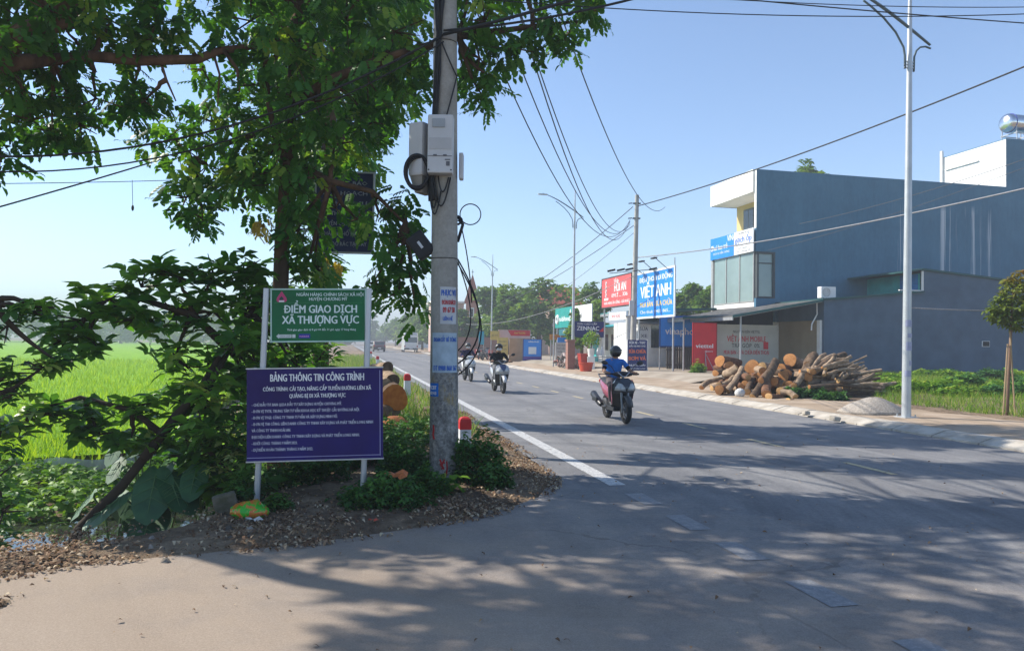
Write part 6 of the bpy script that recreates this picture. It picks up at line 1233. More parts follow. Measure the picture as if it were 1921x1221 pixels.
def scooter(label, main, second, nose, loc, rz, group='scooters riding towards the camera', cowl=None):
    cowl = cowl or main
    r = thing('motor_scooter', label, 'scooter', loc, rz, group)
    def wheel(x, nm, tw):
        w_ = thing_part(nm, r); o = MB(); o.torus((x, 0, .265), .215, tw, 'Y', 26, 10); o.build('tyre', M_TYRE, w_, smooth='all')
        o = MB(); o.torus((x, 0, .265), .165, .016, 'Y', 24, 6); o.tube([(x, -.05, .265), (x, .05, .265)], .045, 10)
        for k in range(5):
            a = 2 * math.pi * k / 5 + .2; o.tube([(x, 0, .265), (x + .16 * math.cos(a), 0, .265 + .16 * math.sin(a))], [.022, .014], 6)
        o.torus((x, .035, .265), .095, .008, 'Y', 20, 4); o.build('rim', M_RIM, w_)
    def thing_part(nm, par): o = bpy.data.objects.new(nm, None); C.objects.link(o); o.parent = par; return o
    wheel(.63, 'front_wheel', .052); wheel(-.62, 'rear_wheel', .058)
    o = MB()
    for y in (-.075, .075): o.tube([(.63, y, .265), (.53, y * .9, .62)], [.022, .026], 8); o.tube([(.63, y, .265), (.63, y * 1.15, .265)], .03, 8)
    o.tube([(.50, 0, .6), (.40, 0, .98)], .03, 8); o.build('fork', M_RIM, r)
    o = MB(); rg = []
    for k in range(9):
        a = R(18 + k * 16); q = .29; wd = .06 + .012 * math.sin(k * .4); rg.append([(.63 + q * math.cos(a), -wd, .265 + q * math.sin(a)), (.63 + (q + .025) * math.cos(a), 0, .265 + (q + .025) * math.sin(a)), (.63 + q * math.cos(a), wd, .265 + q * math.sin(a)), (.63 + (q - .012) * math.cos(a), 0, .265 + (q - .012) * math.sin(a))])
    o.loft(rg); o.build('front_fender', second, r, smooth='all')
    # front cowl: wedge-shaped nose narrowing to the leg shield
    o = MB(); o.loft([hring(.90, .49, .36, .13, .05), hring(.84, .58, .36, .19, .06), hring(.76, .66, .35, .225, .05), hring(.68, .66, .34, .235, .04), hring(.60, .58, .33, .22, .04)]); o.build('front_cowl', cowl, r, smooth=True)
    o = MB(); o.loft([hring(.598, .56, .33, .215, .04), hring(.48, .44, .30, .20, .06), hring(.34, .34, .24, .17, .08), hring(.24, .26, .18, .15, .08)]); o.build('leg_shield', M_PLBLK, r, smooth=True)
    o = MB(); o.loft([[(.50, -.09, .905), (.50, .09, .905), (.47, .09, .91), (.47, -.09, .91)], [(.602, -.10, .83), (.602, .10, .83), (.585, .1, .84), (.585, -.1, .84)], [(.682, -.055, .755), (.682, .055, .755), (.66, .05, .76), (.66, -.05, .76)], [(.692, -.012, .70), (.692, .012, .70), (.67, .01, .70), (.67, -.01, .70)]]); o.build('nose_panel', nose, r)
    for sg in (-1, 1):
        o = MB(); o.loft([[(.655, sg * .07, .775), (.60, sg * .155, .80), (.585, sg * .15, .815), (.63, sg * .06, .80)], [(.692, sg * .035, .70), (.575, sg * .215, .72), (.57, sg * .20, .74), (.67, sg * .03, .73)], [(.67, sg * .02, .655), (.545, sg * .222, .66), (.545, sg * .21, .67), (.65, sg * .02, .67)]]); o.build('headlight', M_LENS, r, smooth='all')
        o = MB(); o.loft([[(.44, sg * .235, .80), (.36, sg * .215, .88), (.35, sg * .2, .86)], [(.42, sg * .242, .66), (.34, sg * .232, .62), (.33, sg * .2, .62)], [(.40, sg * .222, .50), (.31, sg * .20, .36), (.30, sg * .18, .36)]]); o.build('side_trim', main, r)
    o = MB(); o.bevbox((.02, 0, .27), (.56, .32, .10), .02); o.loft([[(-.25, y, z) for y, z in ((-.13, .22), (.13, .22), (.15, .5), (-.15, .5))], [(-.05, y, z) for y, z in ((-.13, .22), (.13, .22), (.14, .34), (-.14, .34))]]); o.build('floorboard', M_PLBLK, r)
    o = MB(); rg = []
    for x, zc, hz, hy in ((-.02, .52, .14, .10), (-.18, .57, .19, .165), (-.42, .62, .17, .18), (-.66, .70, .12, .15), (-.86, .78, .07, .10), (-1.0, .82, .03, .05)): rg.append([(x, hy * math.cos(a * math.pi / 6), zc + hz * math.sin(a * math.pi / 6)) for a in range(12)])
    o.loft(rg); o.build('rear_body', main, r, smooth=True)
    o = MB(); rg = []
    for x, zc, hz, hy in ((-.04, .70, .03, .09), (-.12, .745, .05, .14), (-.35, .765, .05, .155), (-.6, .81, .05, .145), (-.8, .845, .035, .11), (-.86, .85, .012, .06)): rg.append([(x, hy * math.cos(a * math.pi / 6), zc + hz * math.sin(a * math.pi / 6)) for a in range(12)])
    o.loft(rg); o.build('seat', M_SEAT, r, smooth=True)
    o = MB(); o.tube([(-.72, .12, .83), (-.98, .1, .93), (-1.0, -.1, .93), (-.72, -.12, .83)], .016, 6); o.build('grab_rail', second, r)
    o = MB(); o.bevbox((-1.0, 0, .78), (.05, .16, .07), .015); o.build('tail_light', M('tail_lens', (.4, .01, .01), None, 3, .2), r)
    o = MB(); o.tube([(-.2, -.15, .28), (-.38, -.19, .27), (-.42, -.2, .3)], .025, 8); o.tube([(-.4, -.2, .30), (-.5, -.21, .34), (-.95, -.22, .50), (-1.0, -.22, .515)], [.05, .072, .075, .05], 12); o.bevbox((-.66, -.28, .41), (.34, .03, .09), .01); o.build('exhaust', M_PLBLK, r, smooth=True)
    o = MB(); o.bevbox((-.48, .0, .33), (.42, .2, .2), .04); o.tube([(-.62, .13, .27), (-.70, .15, .6)], .035, 8); o.build('engine', M_RIM, r)
    # handlebar
    o = MB(); rg = []
    for y, k in ((-.2, .5), (-.12, .95), (0, 1.15), (.12, .95), (.2, .5)): rg.append([(.40 + .07 * k * math.cos(a * math.pi / 5), y, .985 + .055 * k * math.sin(a * math.pi / 5)) for a in range(10)])
    o.loft(rg); o.build('handlebar_cover', M_PLBLK if main is not M_WHT else main, r, smooth=True)
    o = MB(); o.tube([(.455, -.13, 1.03), (.495, -.03, .94), (.495, .03, .94), (.455, .13, 1.03)], .012, 6); o.build('running_light', M_CHROME, r)
    o = MB(); o.tube([(.39, -.2, .99), (.345, -.36, .985)], .018, 8); o.tube([(.39, .2, .99), (.345, .36, .985)], .018, 8); o.tube([(.44, -.2, .98), (.41, -.34, .98)], .007, 5); o.tube([(.44, .2, .98), (.41, .34, .98)], .007, 5); o.build('handlebar_grip', M_BLACK, r)
    for sg in (-1, 1):
        o = MB(); o.tube([(.40, sg * .17, 1.03), (.40, sg * .24, 1.14), (.38, sg * .33, 1.2)], .008, 6); o.ell((.375, sg * .375, 1.215), (.02, .07, .045), 12, 8, Matrix.Rotation(sg * R(12), 3, 'X')); o.build('mirror', M_PLBLK, r, smooth='all')
    o = MB(); o.bevbox((.63, -.09, .27), (.03, .02, .1), .004); o.build('brake_caliper', M_RIM, r)
    return r
M_WHT = paintm('white_paint', (.72, .72, .70))
def person(label, loc, rz, shirt, trousers, shoe, helmet, visor, maskm, sleeve='short', open_face=False, lean=0.0, look=0.0, sleevemat=None):
    J = {'pelvis': (-.24, 0, .83), 'waist': (-.225, 0, .97), 'chest': (-.17 + lean * .5, 0, 1.14), 'neck': (-.125 + lean, 0, 1.275), 'neck2': (-.10 + lean, 0, 1.335), 'head': (-.075 + lean, 0, 1.415), 'crown': (-.08 + lean, 0, 1.475)}
    E_ = [('pelvis', 'waist'), ('waist', 'chest'), ('chest', 'neck'), ('neck', 'neck2'), ('neck2', 'head'), ('head', 'crown')]
    Rr = {'pelvis': .145, 'waist': .135, 'chest': .15, 'neck': .085, 'neck2': .055, 'head': .082, 'crown': .06}
    for s_, y in (('l', 1), ('r', -1)):
        J.update({'sh' + s_: (-.13 + lean, y * .175, 1.235), 'el' + s_: (-.0 + lean * .5, y * .285, 1.045), 'wr' + s_: (.25, y * .285, 1.005), 'pa' + s_: (.315, y * .288, 1.008), 'hp' + s_: (-.2, y * .095, .80), 'kn' + s_: (.20, y * .185, .735), 'an' + s_: (.07, y * .15, .375), 'hl' + s_: (.035, y * .15, .345), 'to' + s_: (.25, y * .165, .335)})
        E_ += [('chest', 'sh' + s_), ('sh' + s_, 'el' + s_), ('el' + s_, 'wr' + s_), ('wr' + s_, 'pa' + s_), ('pelvis', 'hp' + s_), ('hp' + s_, 'kn' + s_), ('kn' + s_, 'an' + s_), ('an' + s_, 'hl' + s_), ('an' + s_, 'to' + s_)]
        Rr.update({'sh' + s_: .068, 'el' + s_: .046, 'wr' + s_: .03, 'pa' + s_: .034, 'hp' + s_: .098, 'kn' + s_: .07, 'an' + s_: .048, 'hl' + s_: .04, 'to' + s_: .036})
    names = list(J); me = bpy.data.meshes.new('person'); me.from_pydata([J[n] for n in names], [(names.index(a), names.index(b_)) for a, b_ in E_], [])
    o = bpy.data.objects.new('tmp', me); C.objects.link(o); md = o.modifiers.new('s', 'SKIN'); md.branch_smoothing = .4; sd_ = o.modifiers.new('u', 'SUBSURF'); sd_.levels = 2; sd_.render_levels = 2
    for i, n in enumerate(names):
        v = me.skin_vertices[0].data[i]; q = Rr[n]; v.radius = (q, q); v.use_root = (n == 'pelvis')
        if n in ('chest', 'waist', 'pelvis'): v.radius = (q * 1.12, q * .82)
    dg = bpy.context.evaluated_depsgraph_get(); dg.update(); m2 = bpy.data.meshes.new_from_object(o.evaluated_get(dg)); bpy.data.objects.remove(o)
    vs = [v.co.copy() for v in m2.vertices]; fs = [tuple(p.vertices) for p in m2.polygons]; bpy.data.meshes.remove(m2)
    cls = {}
    for a, b_ in E_:
        k = b_[:2]
        cls[(a, b_)] = 0 if b_ in ('waist', 'chest', 'neck') or k in ('sh',) else (1 if k in ('hp', 'kn', 'an') else (2 if k in ('hl', 'to') else (4 if k in ('el', 'wr') else 3)))
    mb = MB(); mb.v = [tuple(v) for v in vs]
    for f in fs:
        c = sum((vs[i] for i in f), Vector()) / len(f); best = 1e9; bc = 0
        for (a, b_), kk in cls.items():
            A, B = Vector(J[a]), Vector(J[b_]); ab = B - A; q = max(0, min(1, (c - A).dot(ab) / ab.length_squared)); dd = (c - A - ab * q).length
            if dd < best:
                best = dd
                if kk == 4: kk2 = (5 if sleeve == 'long' else (0 if (b_[:2] == 'el' and q < .62) else (5 if sleevemat and (b_[:2] == 'el') else 3)))
                elif kk == 0 and b_ == 'waist' and q < .1: kk2 = 0
                else: kk2 = kk
                bc = kk2
        mb.f.append(f); mb.m.append(bc)
    mb.cm = 3
    for y in (1, -1):     # fingers curled round the grip, thumb below it
        for k, L_ in enumerate((.9, 1.05, 1.0, .8)):
            yy = y * (.258 + k * .021); px = .325; mb.tube([(px, yy, 1.015), (px + .035 * L_, yy, 1.022), (px + .055 * L_, yy, 1.0), (px + .045 * L_, yy, .972), (px + .022, yy, .962)], [.0095, .009, .009, .008, .006], 6)
        mb.tube([(.30, y * .262, .995), (.325, y * .245, .975), (.355, y * .25, .962)], [.011, .010, .007], 6)
    # face
    hx, hz = -.075 + lean, 1.415
    mb.ell((hx + .085, 0, hz - .01), (.02, .014, .026), 8, 6)
    for y in (-.088, .088): mb.ell((hx - .01, y, hz - .005), (.02, .01, .03), 8, 6)
    for y in (-.03, .03): mb.cm = 6; mb.ell((hx + .074, y, hz + .012), (.008, .012, .006), 8, 6)
    mb.cm = 2; mb.ell((hx + .076, 0, hz - .05), (.008, .022, .005), 8, 6)
    p = mb.build('person', [shirt, trousers, shoe, M_SKIN, M_SKIN, sleevemat or shirt, M_PLBLK], None, smooth='all'); p.location = loc; p.rotation_euler = (0, 0, rz); tag(p, label, 'person', None)
    o = MB(); hc = Vector((hx, 0, hz + .02)); vs = []; nu, nv = 24, 12
    rx, ry, rz_ = .135, .122, .135
    for j in range(nv + 1):
        ph = math.pi * j / nv * (.62 if open_face else .80)
        for i in range(nu):
            a = 2 * math.pi * i / nu; vs.append(Vector((rx * math.sin(ph) * math.cos(a), ry * math.sin(ph) * math.sin(a), rz_ * math.cos(ph))) + hc)
    fs_ = []
    for j in range(nv):
        for i in range(nu):
            a = 2 * math.pi * (i + .5) / nu; a = a if a < math.pi else a - 2 * math.pi; z = vs[j * nu + i].z - hc.z
            if abs(a) < 1.0 and z < .045: continue
            fs_.append((j * nu + i, (j + 1) * nu + i, (j + 1) * nu + (i + 1) % nu, j * nu + (i + 1) % nu))
    o.add(vs, fs_); he = o.build('helmet', helmet, p, smooth='all'); sol = he.modifiers.new('thick', 'SOLIDIFY'); sol.thickness = .014
    o = MB(); o.torus((hx + .01, 0, hz + .055), .124, .010, 'Z', 24, 6); o.build('helmet_trim', M_PLBLK, he)
    if visor:
        o = MB(); vv = []; nn = 10
        for i in range(nn + 1):
            a = -1.05 + 2.1 * i / nn
            for z in (-.035 if not open_face else .0, .05): vv.append((hx + .136 * math.cos(a), .125 * math.sin(a), hz + .02 + z))
        o.add(vv, [(2 * i, 2 * i + 2, 2 * i + 3, 2 * i + 1) for i in range(nn)]); vi = o.build('visor', visor, he, smooth='all'); sol = vi.modifiers.new('thick', 'SOLIDIFY'); sol.thickness = .004
    if maskm:
        o = MB(); rg = []
        for z, k in ((-.085, .5), (-.07, .85), (-.035, 1.0), (.005, .95)): rg.append([(hx + .02 + .082 * k * math.cos(a), .09 * k * math.sin(a), hz + z) for a in [R(-95 + 190 * i / 10) for i in range(11)]])
        o.loft(rg, cap=False); ma = o.build('face_mask', maskm, p, smooth='all'); sol = ma.modifiers.new('thick', 'SOLIDIFY'); sol.thickness = .006
    o = MB(); rg = [[(-.13 + lean + .085 * k * math.cos(a * math.pi / 8), .092 * k * math.sin(a * math.pi / 8), z) for a in range(16)] for z, k in ((1.255, 1.02), (1.30, .82), (1.305, .78))]; o.loft(rg, cap=False); co = o.build('collar', shirt, p, smooth='all'); sol = co.modifiers.new('thick', 'SOLIDIFY'); sol.thickness = .006
    return p
def cloth(name, c): return M(name, c, tuple(x * .75 for x in c), 9, .9, .5, 14, spec=.1)
def ride(f, rr_): d = Vector(f) - Vector(rr_); return (Vector(f) + Vector(rr_)) / 2, math.atan2(d.y, d.x)
HD = -RD
f1 = G(1177, 795); mid1 = f1 - HD * .63; rz1 = math.atan2(HD.y, HD.x) - R(3)
scooter('pink and black scooter nearest the camera carrying the blue-shirted rider', paintm('pink_red_paint', (.28, .05, .09)), M('dark_grey_plastic', (.07, .07, .075), None, 4, .4), paintm('gloss_black_paint', (.02, .024, .035)), mid1, rz1, cowl=paintm('charcoal_paint', (.035, .035, .04)))
person('rider in a bright blue short-sleeved shirt and dark helmet on the pink scooter', mid1, rz1, cloth('blue_shirt', (.04, .20, .62)), cloth('grey_trousers', (.12, .10, .105)), M_PLBLK, M('dark_helmet', (.035, .04, .042), None, 4, .3, coat=.4), glassmat('smoke_visor', (.08, .085, .09), .1), cloth('black_mask', (.012, .012, .014)), sleevemat=cloth('black_arm_sleeve', (.012, .012, .014)))
f2 = G(943, 738); mid2 = f2 - HD * .63; rz2 = math.atan2(HD.y, HD.x) + R(1)
scooter('silver and dark blue scooter in the middle carrying the rider in black', paintm('silver_paint', (.42, .43, .46)), paintm('silver_paint', (.5, .5, .52)), paintm('navy_paint', (.02, .035, .10)), mid2, rz2)
person('rider in a black long-sleeved top with a white face mask on the silver scooter', mid2, rz2, cloth('black_top', (.010, .010, .013)), cloth('mid_grey_trousers', (.16, .16, .17)), M_WHT, M('black_helmet', (.03, .025, .025), None, 4, .3), None, cloth('white_mask', (.68, .66, .66)), 'long', True, .04)
f3 = G(882, 716); mid3 = f3 - HD * .63; rz3 = math.atan2(HD.y, HD.x) + R(2)
scooter('white scooter farthest back carrying the rider in navy', M_WHT, M_WHT, M_WHT, mid3, rz3)
person('rider in a navy top with a pale mask on the white scooter', mid3, rz3, cloth('navy_top', (.014, .012, .06)), cloth('dark_trousers', (.05, .05, .055)), M_PLBLK, M('grey_helmet', (.10, .095, .09), None, 4, .35), None, cloth('pale_mask', (.66, .62, .6)), 'long', True, .03)
# far motorbike rider seen small by the kerb beyond the car: parked bike near the brick wall
scooter('dark parked scooter beside the yellow sheet', paintm('grey_paint', (.22, .22, .23)), M_RIM, M_PLBLK, RT(60.8, 8.3, .12), TH + R(60), 'scooters parked by the pavement')
scooter('red parked scooter near the brick wall', paintm('dark_red_paint', (.32, .02, .02)), M_RIM, M_PLBLK, RT(63.2, 8.3, .12), TH - R(110), 'scooters parked by the pavement')
# van and cars driving away
def vehicle(name, label, cat, loc, rz, prof, w, body, glass_r, wheels, wr=.33):
    """prof: side outline (x forward, z); glass_r: rear window (z0, z1, half width, x)"""
    r = thing(name, label, cat, loc, rz); o = MB(); rg = []
    for y, k in ((-w / 2, .97), (-w / 2 + .06, 1.0), (w / 2 - .06, 1.0), (w / 2, .97)):
        zc = .9; rg.append([(x * (k if k < 1 else 1), y * (1 if z < 1.0 else .94), zc + (z - zc) * k) for x, z in prof])
    o.loft(rg); o.build('body', body, r)
    z0, z1, hw, x = glass_r; o = MB(); o.loft([[(x[0] - .012, -hw, z0), (x[0] - .012, hw, z0), (x[0] + .02, hw, z0), (x[0] + .02, -hw, z0)], [(x[1] - .012, -hw * .94, z1), (x[1] - .012, hw * .94, z1), (x[1] + .02, hw * .94, z1), (x[1] + .02, -hw * .94, z1)]]); o.build('rear_window', M_GLASSD, r)
    for x_ in wheels:
        for y in (-w / 2 + .1, w / 2 - .1):
            wh = bpy.data.objects.new('wheel', None); C.objects.link(wh); wh.parent = r; o = MB(); o.torus((x_, y, wr), wr - .09, .09, 'Y', 20, 8); o.build('tyre', M_TYRE, wh, smooth='all'); o = MB(); o.tube([(x_, y - .06, wr), (x_, y + .06, wr)], wr - .12, 14); o.build('rim', M_RIM, wh)
    xb = min(p[0] for p in prof); o = MB(); o.bevbox((xb - .03, 0, .52), (.1, w * .96, .2), .03); o.build('bumper', M_PLBLK, r)
    for y in (-1, 1): o = MB(); o.bevbox((xb - .01, y * (w / 2 - .14), .88), (.06, .14, .26), .01); o.build('tail_light', M('tail_red', (.35, .01, .012), None, 3, .25), r)
    o = MB(); o.box((xb - .085, 0, .56), (.01, .45, .14)); o.build('licence_plate', M_WHT, r)
    return r
DA = math.atan2(RD.y, RD.x)
pv_ = Vector((-14.3, 105, 0)); vehicle('minibus', 'white minibus driving away with a big dark rear window', 'minibus', pv_ + RD * 2.5, DA, [(-2.6, .35), (2.6, .35), (2.6, 1.2), (2.1, 1.7), (1.7, 2.72), (-2.35, 2.78), (-2.55, 2.5), (-2.6, 1.2)], 2.05, M_WHT, (1.42, 2.62, .86, (-2.60, -2.52)), (-1.6, 1.6))
vehicle('car', 'dark maroon hatchback driving towards the far end of the road in the left lane', 'car', Vector((-19.4, 108, 0)), DA, [(-2.0, .3), (2.0, .3), (2.05, .75), (1.2, .95), (.6, 1.42), (-1.3, 1.5), (-1.85, 1.05), (-2.05, .9)], 1.72, paintm('maroon_paint', (.09, .03, .04)), (1.02, 1.40, .68, (-1.88, -1.46)), (-1.25, 1.25), .3)
vehicle('car', 'small white car ahead of the maroon hatchback', 'car', Vector((-22.6, 121, 0)), DA, [(-2.0, .3), (2.0, .3), (2.05, .75), (1.2, .95), (.6, 1.42), (-1.3, 1.5), (-1.85, 1.05), (-2.05, .9)], 1.72, M_WHT, (1.02, 1.40, .68, (-1.88, -1.46)), (-1.25, 1.25), .3)
# ================================================================== logs, marker posts, small things
BARKS = [BARK, BARKP, M('reddish_bark', (.22, .115, .068), (.105, .055, .034), 9, .95, .9, 20, spec=.1)]
def log(label, a, b_, r0, r1, cut, bark, group, bend=.0, cat='log'):
    a, b_ = Vector(a), Vector(b_); L_ = (b_ - a).length; rr_ = random.Random(int(a.x * 1000 + b_.z * 777)); n = 6; m = 14
    ax_ = (b_ - a).normalized(); bd = ax_.orthogonal() * bend; pts = [a.lerp(b_, i / n) + bd * math.sin(math.pi * i / n) + Vector([rr_.uniform(-1, 1) * .012 * (0 < i < n) for _ in range(3)]) - a for i in range(n + 1)]
    rad = [(r0 + (r1 - r0) * i / n) * rr_.uniform(.94, 1.06) for i in range(n + 1)]; o = MB(); o.tube(pts, rad, m, cap=False)
    ph = [rr_.uniform(0, 6.28) for _ in range(3)]
    for i in range(n + 1):
        for k in range(m):
            v = Vector(o.v[i * m + k]); c = pts[i]; an3 = 2 * math.pi * k / m; o.v[i * m + k] = tuple(c + (v - c) * (1 + .06 * math.sin(an3 * 3 + ph[0]) + .05 * math.sin(an3 * 2 + ph[1])))
    lg = o.build('log', bark, None, smooth='all'); lg.location = a; tag(lg, label, cat, group)
    for i, sgn in ((0, -1), (n, 1)):
        ring = [Vector(o.v[i * m + k]) for k in range(m)]; c = sum(ring, Vector()) / m; e = MB(); e.add([c + ax_ * sgn * .008] + [c + (q - c) * .55 + ax_ * sgn * .006 for q in ring] + [c + (q - c) * .9 + ax_ * sgn * .002 for q in ring] + [c + (q - c) * .995 for q in ring], [(0, 1 + k, 1 + (k + 1) % m) for k in range(m)] + [(1 + q * m + k, 1 + q * m + (k + 1) % m, 1 + (q + 1) * m + (k + 1) % m, 1 + (q + 1) * m + k) for q in range(2) for k in range(m)]); e.build('cut_face', cut, lg)
    return lg
GW = 'cut logs in the roadside wood pile'
random.seed(31)
pz = .13
def PP(px, py, Y): return U(px, py, Y)
# big logs leaning toward the road with fresh faces turned to the camera (pixel spots in the pile give where each one lies)
spec = [  # face px,py,depth ; tail px,py,depth ; r ; cut ; bark ; label
 (1482, 675, 23.6, 1535, 690, 25.6, .24, CUT, 1, 'thick log on top of the pile with a round orange face'),
 (1411, 688, 23.4, 1440, 694, 25.4, .26, CUT, 2, 'biggest orange-faced log upper left of the middle of the pile'),
 (1430, 687, 23.1, 1476, 690, 25.0, .15, CUT2, 1, 'log with a pale ringed face beside the biggest one'),
 (1464, 693, 22.8, 1490, 700, 24.6, .19, CUT, 2, 'orange-faced log under the topmost log'),
 (1515, 685, 22.5, 1521, 668, 23.4, .13, CUT, 0, 'sawn branch stub facing the road right of the topmost log'),
 (1455, 678, 22.6, 1412, 745, 21.2, .14, CUT2, 0, 'long mossy log propped steeply against the front of the pile'),
 (1527, 668, 23.0, 1487, 740, 21.8, .19, CUT2, 0, 'thick grey log propped steeply at the middle of the pile'),
 (1565, 672, 23.2, 1515, 708, 22.2, .11, CUT2, 1, 'slim pale log slanting up to the right above the branches'),
 (1583, 668, 23.8, 1540, 690, 23.0, .16, M_DARK, 0, 'dark-ended log sticking up at the top right of the pile'),
 (1575, 690, 24.2, 1530, 702, 23.8, .24, CUT, 0, 'heavy dark log lying behind the slanting pale one'),
 (1350, 677, 24.0, 1386, 683, 24.6, .2, CUT, 2, 'orange log at the top left corner of the pile'),
 (1384, 690, 23.2, 1360, 702, 23.6, .17, CUT2, 1, 'pale-faced log left of the biggest log'),
 (1369, 686, 23.8, 1345, 690, 24.8, .16, CUT, 2, 'short orange log second from the top left corner'),
 (1342, 700, 23.6, 1372, 694, 24.4, .12, CUT, 0, 'thin log low on the left end of the pile'),
 (1349, 731, 21.9, 1362, 728, 22.8, .15, CUT, 2, 'short round log lying alone at the front left of the pile'),
 (1316, 727, 23.4, 1355, 712, 23.8, .1, CUT, 1, 'thin log at the far left foot of the pile'),
 (1335, 728, 22.6, 1378, 706, 23.2, .1, CUT2, 1, 'thin pale log crossing the left foot of the pile'),
 (1402, 735, 21.8, 1425, 695, 23, .11, CUT2, 0, 'crooked grey log leaning left of the white sack'),
 (1364, 733, 22.2, 1392, 690, 23.2, .1, CUT2, 1, 'crooked thin log leaning behind the white sack'),
 (1438, 740, 21.0, 1440, 706, 22.2, .15, CUT, 2, 'orange end log low in the middle of the pile'),
 (1470, 705, 22.4, 1500, 712, 24, .17, CUT, 2, 'orange log in the heart of the pile'),
 (1452, 715, 22.0, 1480, 712, 23.8, .15, CUT, 2, 'small orange log under the heart of the pile'),
 (1428, 705, 22.6, 1446, 704, 24.4, .16, CUT, 2, 'split orange log below the biggest one'),
 (1410, 710, 22.8, 1426, 708, 24.6, .18, CUT, 2, 'orange log at mid height left of the propped mossy log'),
 (1398, 722, 22.3, 1420, 720, 24, .15, CUT, 1, 'orange log low behind the white sack'),
 (1480, 722, 21.8, 1505, 714, 23.6, .14, CUT, 2, 'orange log low right of the propped mossy log'),
 (1464, 734, 21.2, 1490, 728, 22.8, .13, CUT2, 1, 'pale log at the foot right of the propped mossy log'),
 (1442, 744, 20.7, 1480, 748, 21.4, .12, CUT2, 2, 'short log lying flat at the front foot of the pile'),
 (1505, 700, 22.0, 1475, 730, 21.6, .09, CUT2, 1, 'bent pale log resting on the grey propped one'),
 (1492, 745, 20.8, 1465, 735, 21.2, .1, CUT2, 1, 'thin pale log pointing at the road in front of the pile'),
 (1478, 752, 20.4, 1502, 756, 20.8, .1, CUT2, 2, 'stubby log lying nearest the road in front of the pile')]
for (fx, fy, fY, tx_, ty, tY, r_, cut, bk, lb) in spec: log(lb, PP(fx, fy, fY), PP(tx_, ty, tY), r_ * .9, r_ * .8, cut, BARKS[bk], GW, random.uniform(-.08, .08))
# filler logs deep in the pile and the stack of long branches on the right
for k in range(34):
    s_ = random.uniform(19.6, 24.2); px = random.uniform(1340, 1560); Yc = random.uniform(22.3, 24.4); q = 1 - abs((px - 1470) / 150) ** 2 * .5; x = (px - 960) / FPX * Yc; z = random.uniform(.2, .62 + .3 * q); a = random.uniform(-.5, .5)
    d = Vector((math.sin(a), math.cos(a), random.uniform(-.1, .1))) * random.uniform(.6, 1.1); c = Vector((x, Yc, z)); r_ = random.uniform(.08, .15)
    log('log buried in the middle of the wood pile', c - d, c + d, r_, r_, random.choice((CUT, CUT, CUT2)), random.choice(BARKS), GW, random.uniform(-.05, .05))
BARKT = M('tan_bark', (.46, .34, .23), (.26, .18, .12), 8, .95, .9, 20, spec=.1)
GB = 'long branches stacked at the right end of the wood pile'
for k in range(135):
    row = (k / 135) ** .9; zz = .16 + .98 * row; yy = 21.3 + random.uniform(0, 1.9) + row * .7; pe = 1722 - 118 * row - random.uniform(0, 70); ps = 1478 + 40 * row + random.uniform(-25, 125) * (1.2 - row)
    a = Vector(((ps - 960) / FPX * yy, yy + random.uniform(-.5, .2), zz + random.uniform(-.12, .05) - .10)); b_ = Vector(((pe - 960) / FPX * yy, yy + random.uniform(-.2, .9), zz + random.uniform(-.10, .34) * (.35 + row) - .12 * (1 - row)))
    b_.z = max(.14, min(b_.z, 1.35)); a.z = max(.14, a.z); r_ = random.uniform(.03, .078)
    log('long thin branch in the stack at the right of the wood pile', a, b_, r_, r_ * .7, random.choice((CUT2, CUT2, CUT)), random.choice((BARKS[0], BARKS[1], BARKS[1], BARKT)), GB, random.uniform(-.12, .12), 'branch')
o = MB(); o.ell((0, 0, .1), (.15, .11, .13), 14, 10)
for i, v in enumerate(o.v): o.v[i] = tuple(Vector(v) * (1 + .12 * math.sin(i * 1.7) * math.cos(i * .6)))
o = o.build('white_sack', M('white_woven_plastic', (.68, .67, .64), (.5, .49, .47), 8, .8, .4, 20), smooth='all'); o.location = PP(1388, 741, 21.5); o.location.z = .12; tag(o, 'crumpled white sack lying at the front of the wood pile', 'sack')
gp = MB(); n = 22; rings = []
for j in range(9):
    q = j / 8; rings.append([(.78 * (1 - q) * math.cos(a) * (1 + .1 * math.sin(3 * a)), .6 * (1 - q) * math.sin(a) * (1 + .08 * math.sin(2 * a + 1)), .36 * (1 - (1 - q) ** 1.7) + .012 * math.sin(a * 7 + j)) for a in [2 * math.pi * i / n for i in range(n)]])
gp.loft(rings); gp = gp.build('gravel_heap', M('pale_gravel', (.46, .41, .35), (.27, .235, .2), 30, .95, 1.0, 60, spec=.1), smooth='all'); gp.location = G(1640, 775, .12); tag(gp, 'pale gravel heap at the foot of the nearest street lamp', 'gravel heap')
random.seed(77)
for (px, py, Y, r_, h, lb) in ((1490, 752, 21.2, .3, .3, 'green cut leaves lying at the front foot of the wood pile'), (1560, 756, 20.6, .5, .22, 'low green plants in front of the branch stack'), (1530, 742, 21.4, .35, .3, 'green sprigs tucked into the branch stack')): p = PP(px, py, Y); clump('cut_greenery', lb, (p.x, p.y), r_, h, 260, rosette(5, .1, .045, .3), L_WEED, (.6, 1.2), 'greenery', None)
o = MB(); o.bevbox((0, 0, .05), (.24, .15, .1), .03); o = o.build('rubble_block', MAT_KERB); o.location = G(1565, 789, .04); o.rotation_euler = (.2, .1, .6); tag(o, 'broken concrete block lying on the kerb', 'rubble')
o = MB(); o.bevbox((0, 0, .05), (.18, .13, .08), .02); o = o.build('rubble_block', MAT_KERB); o.location = G(1512, 779, .04); o.rotation_euler = (.1, .2, 1.6); tag(o, 'smaller broken concrete block on the kerb nearer the wood pile', 'rubble')
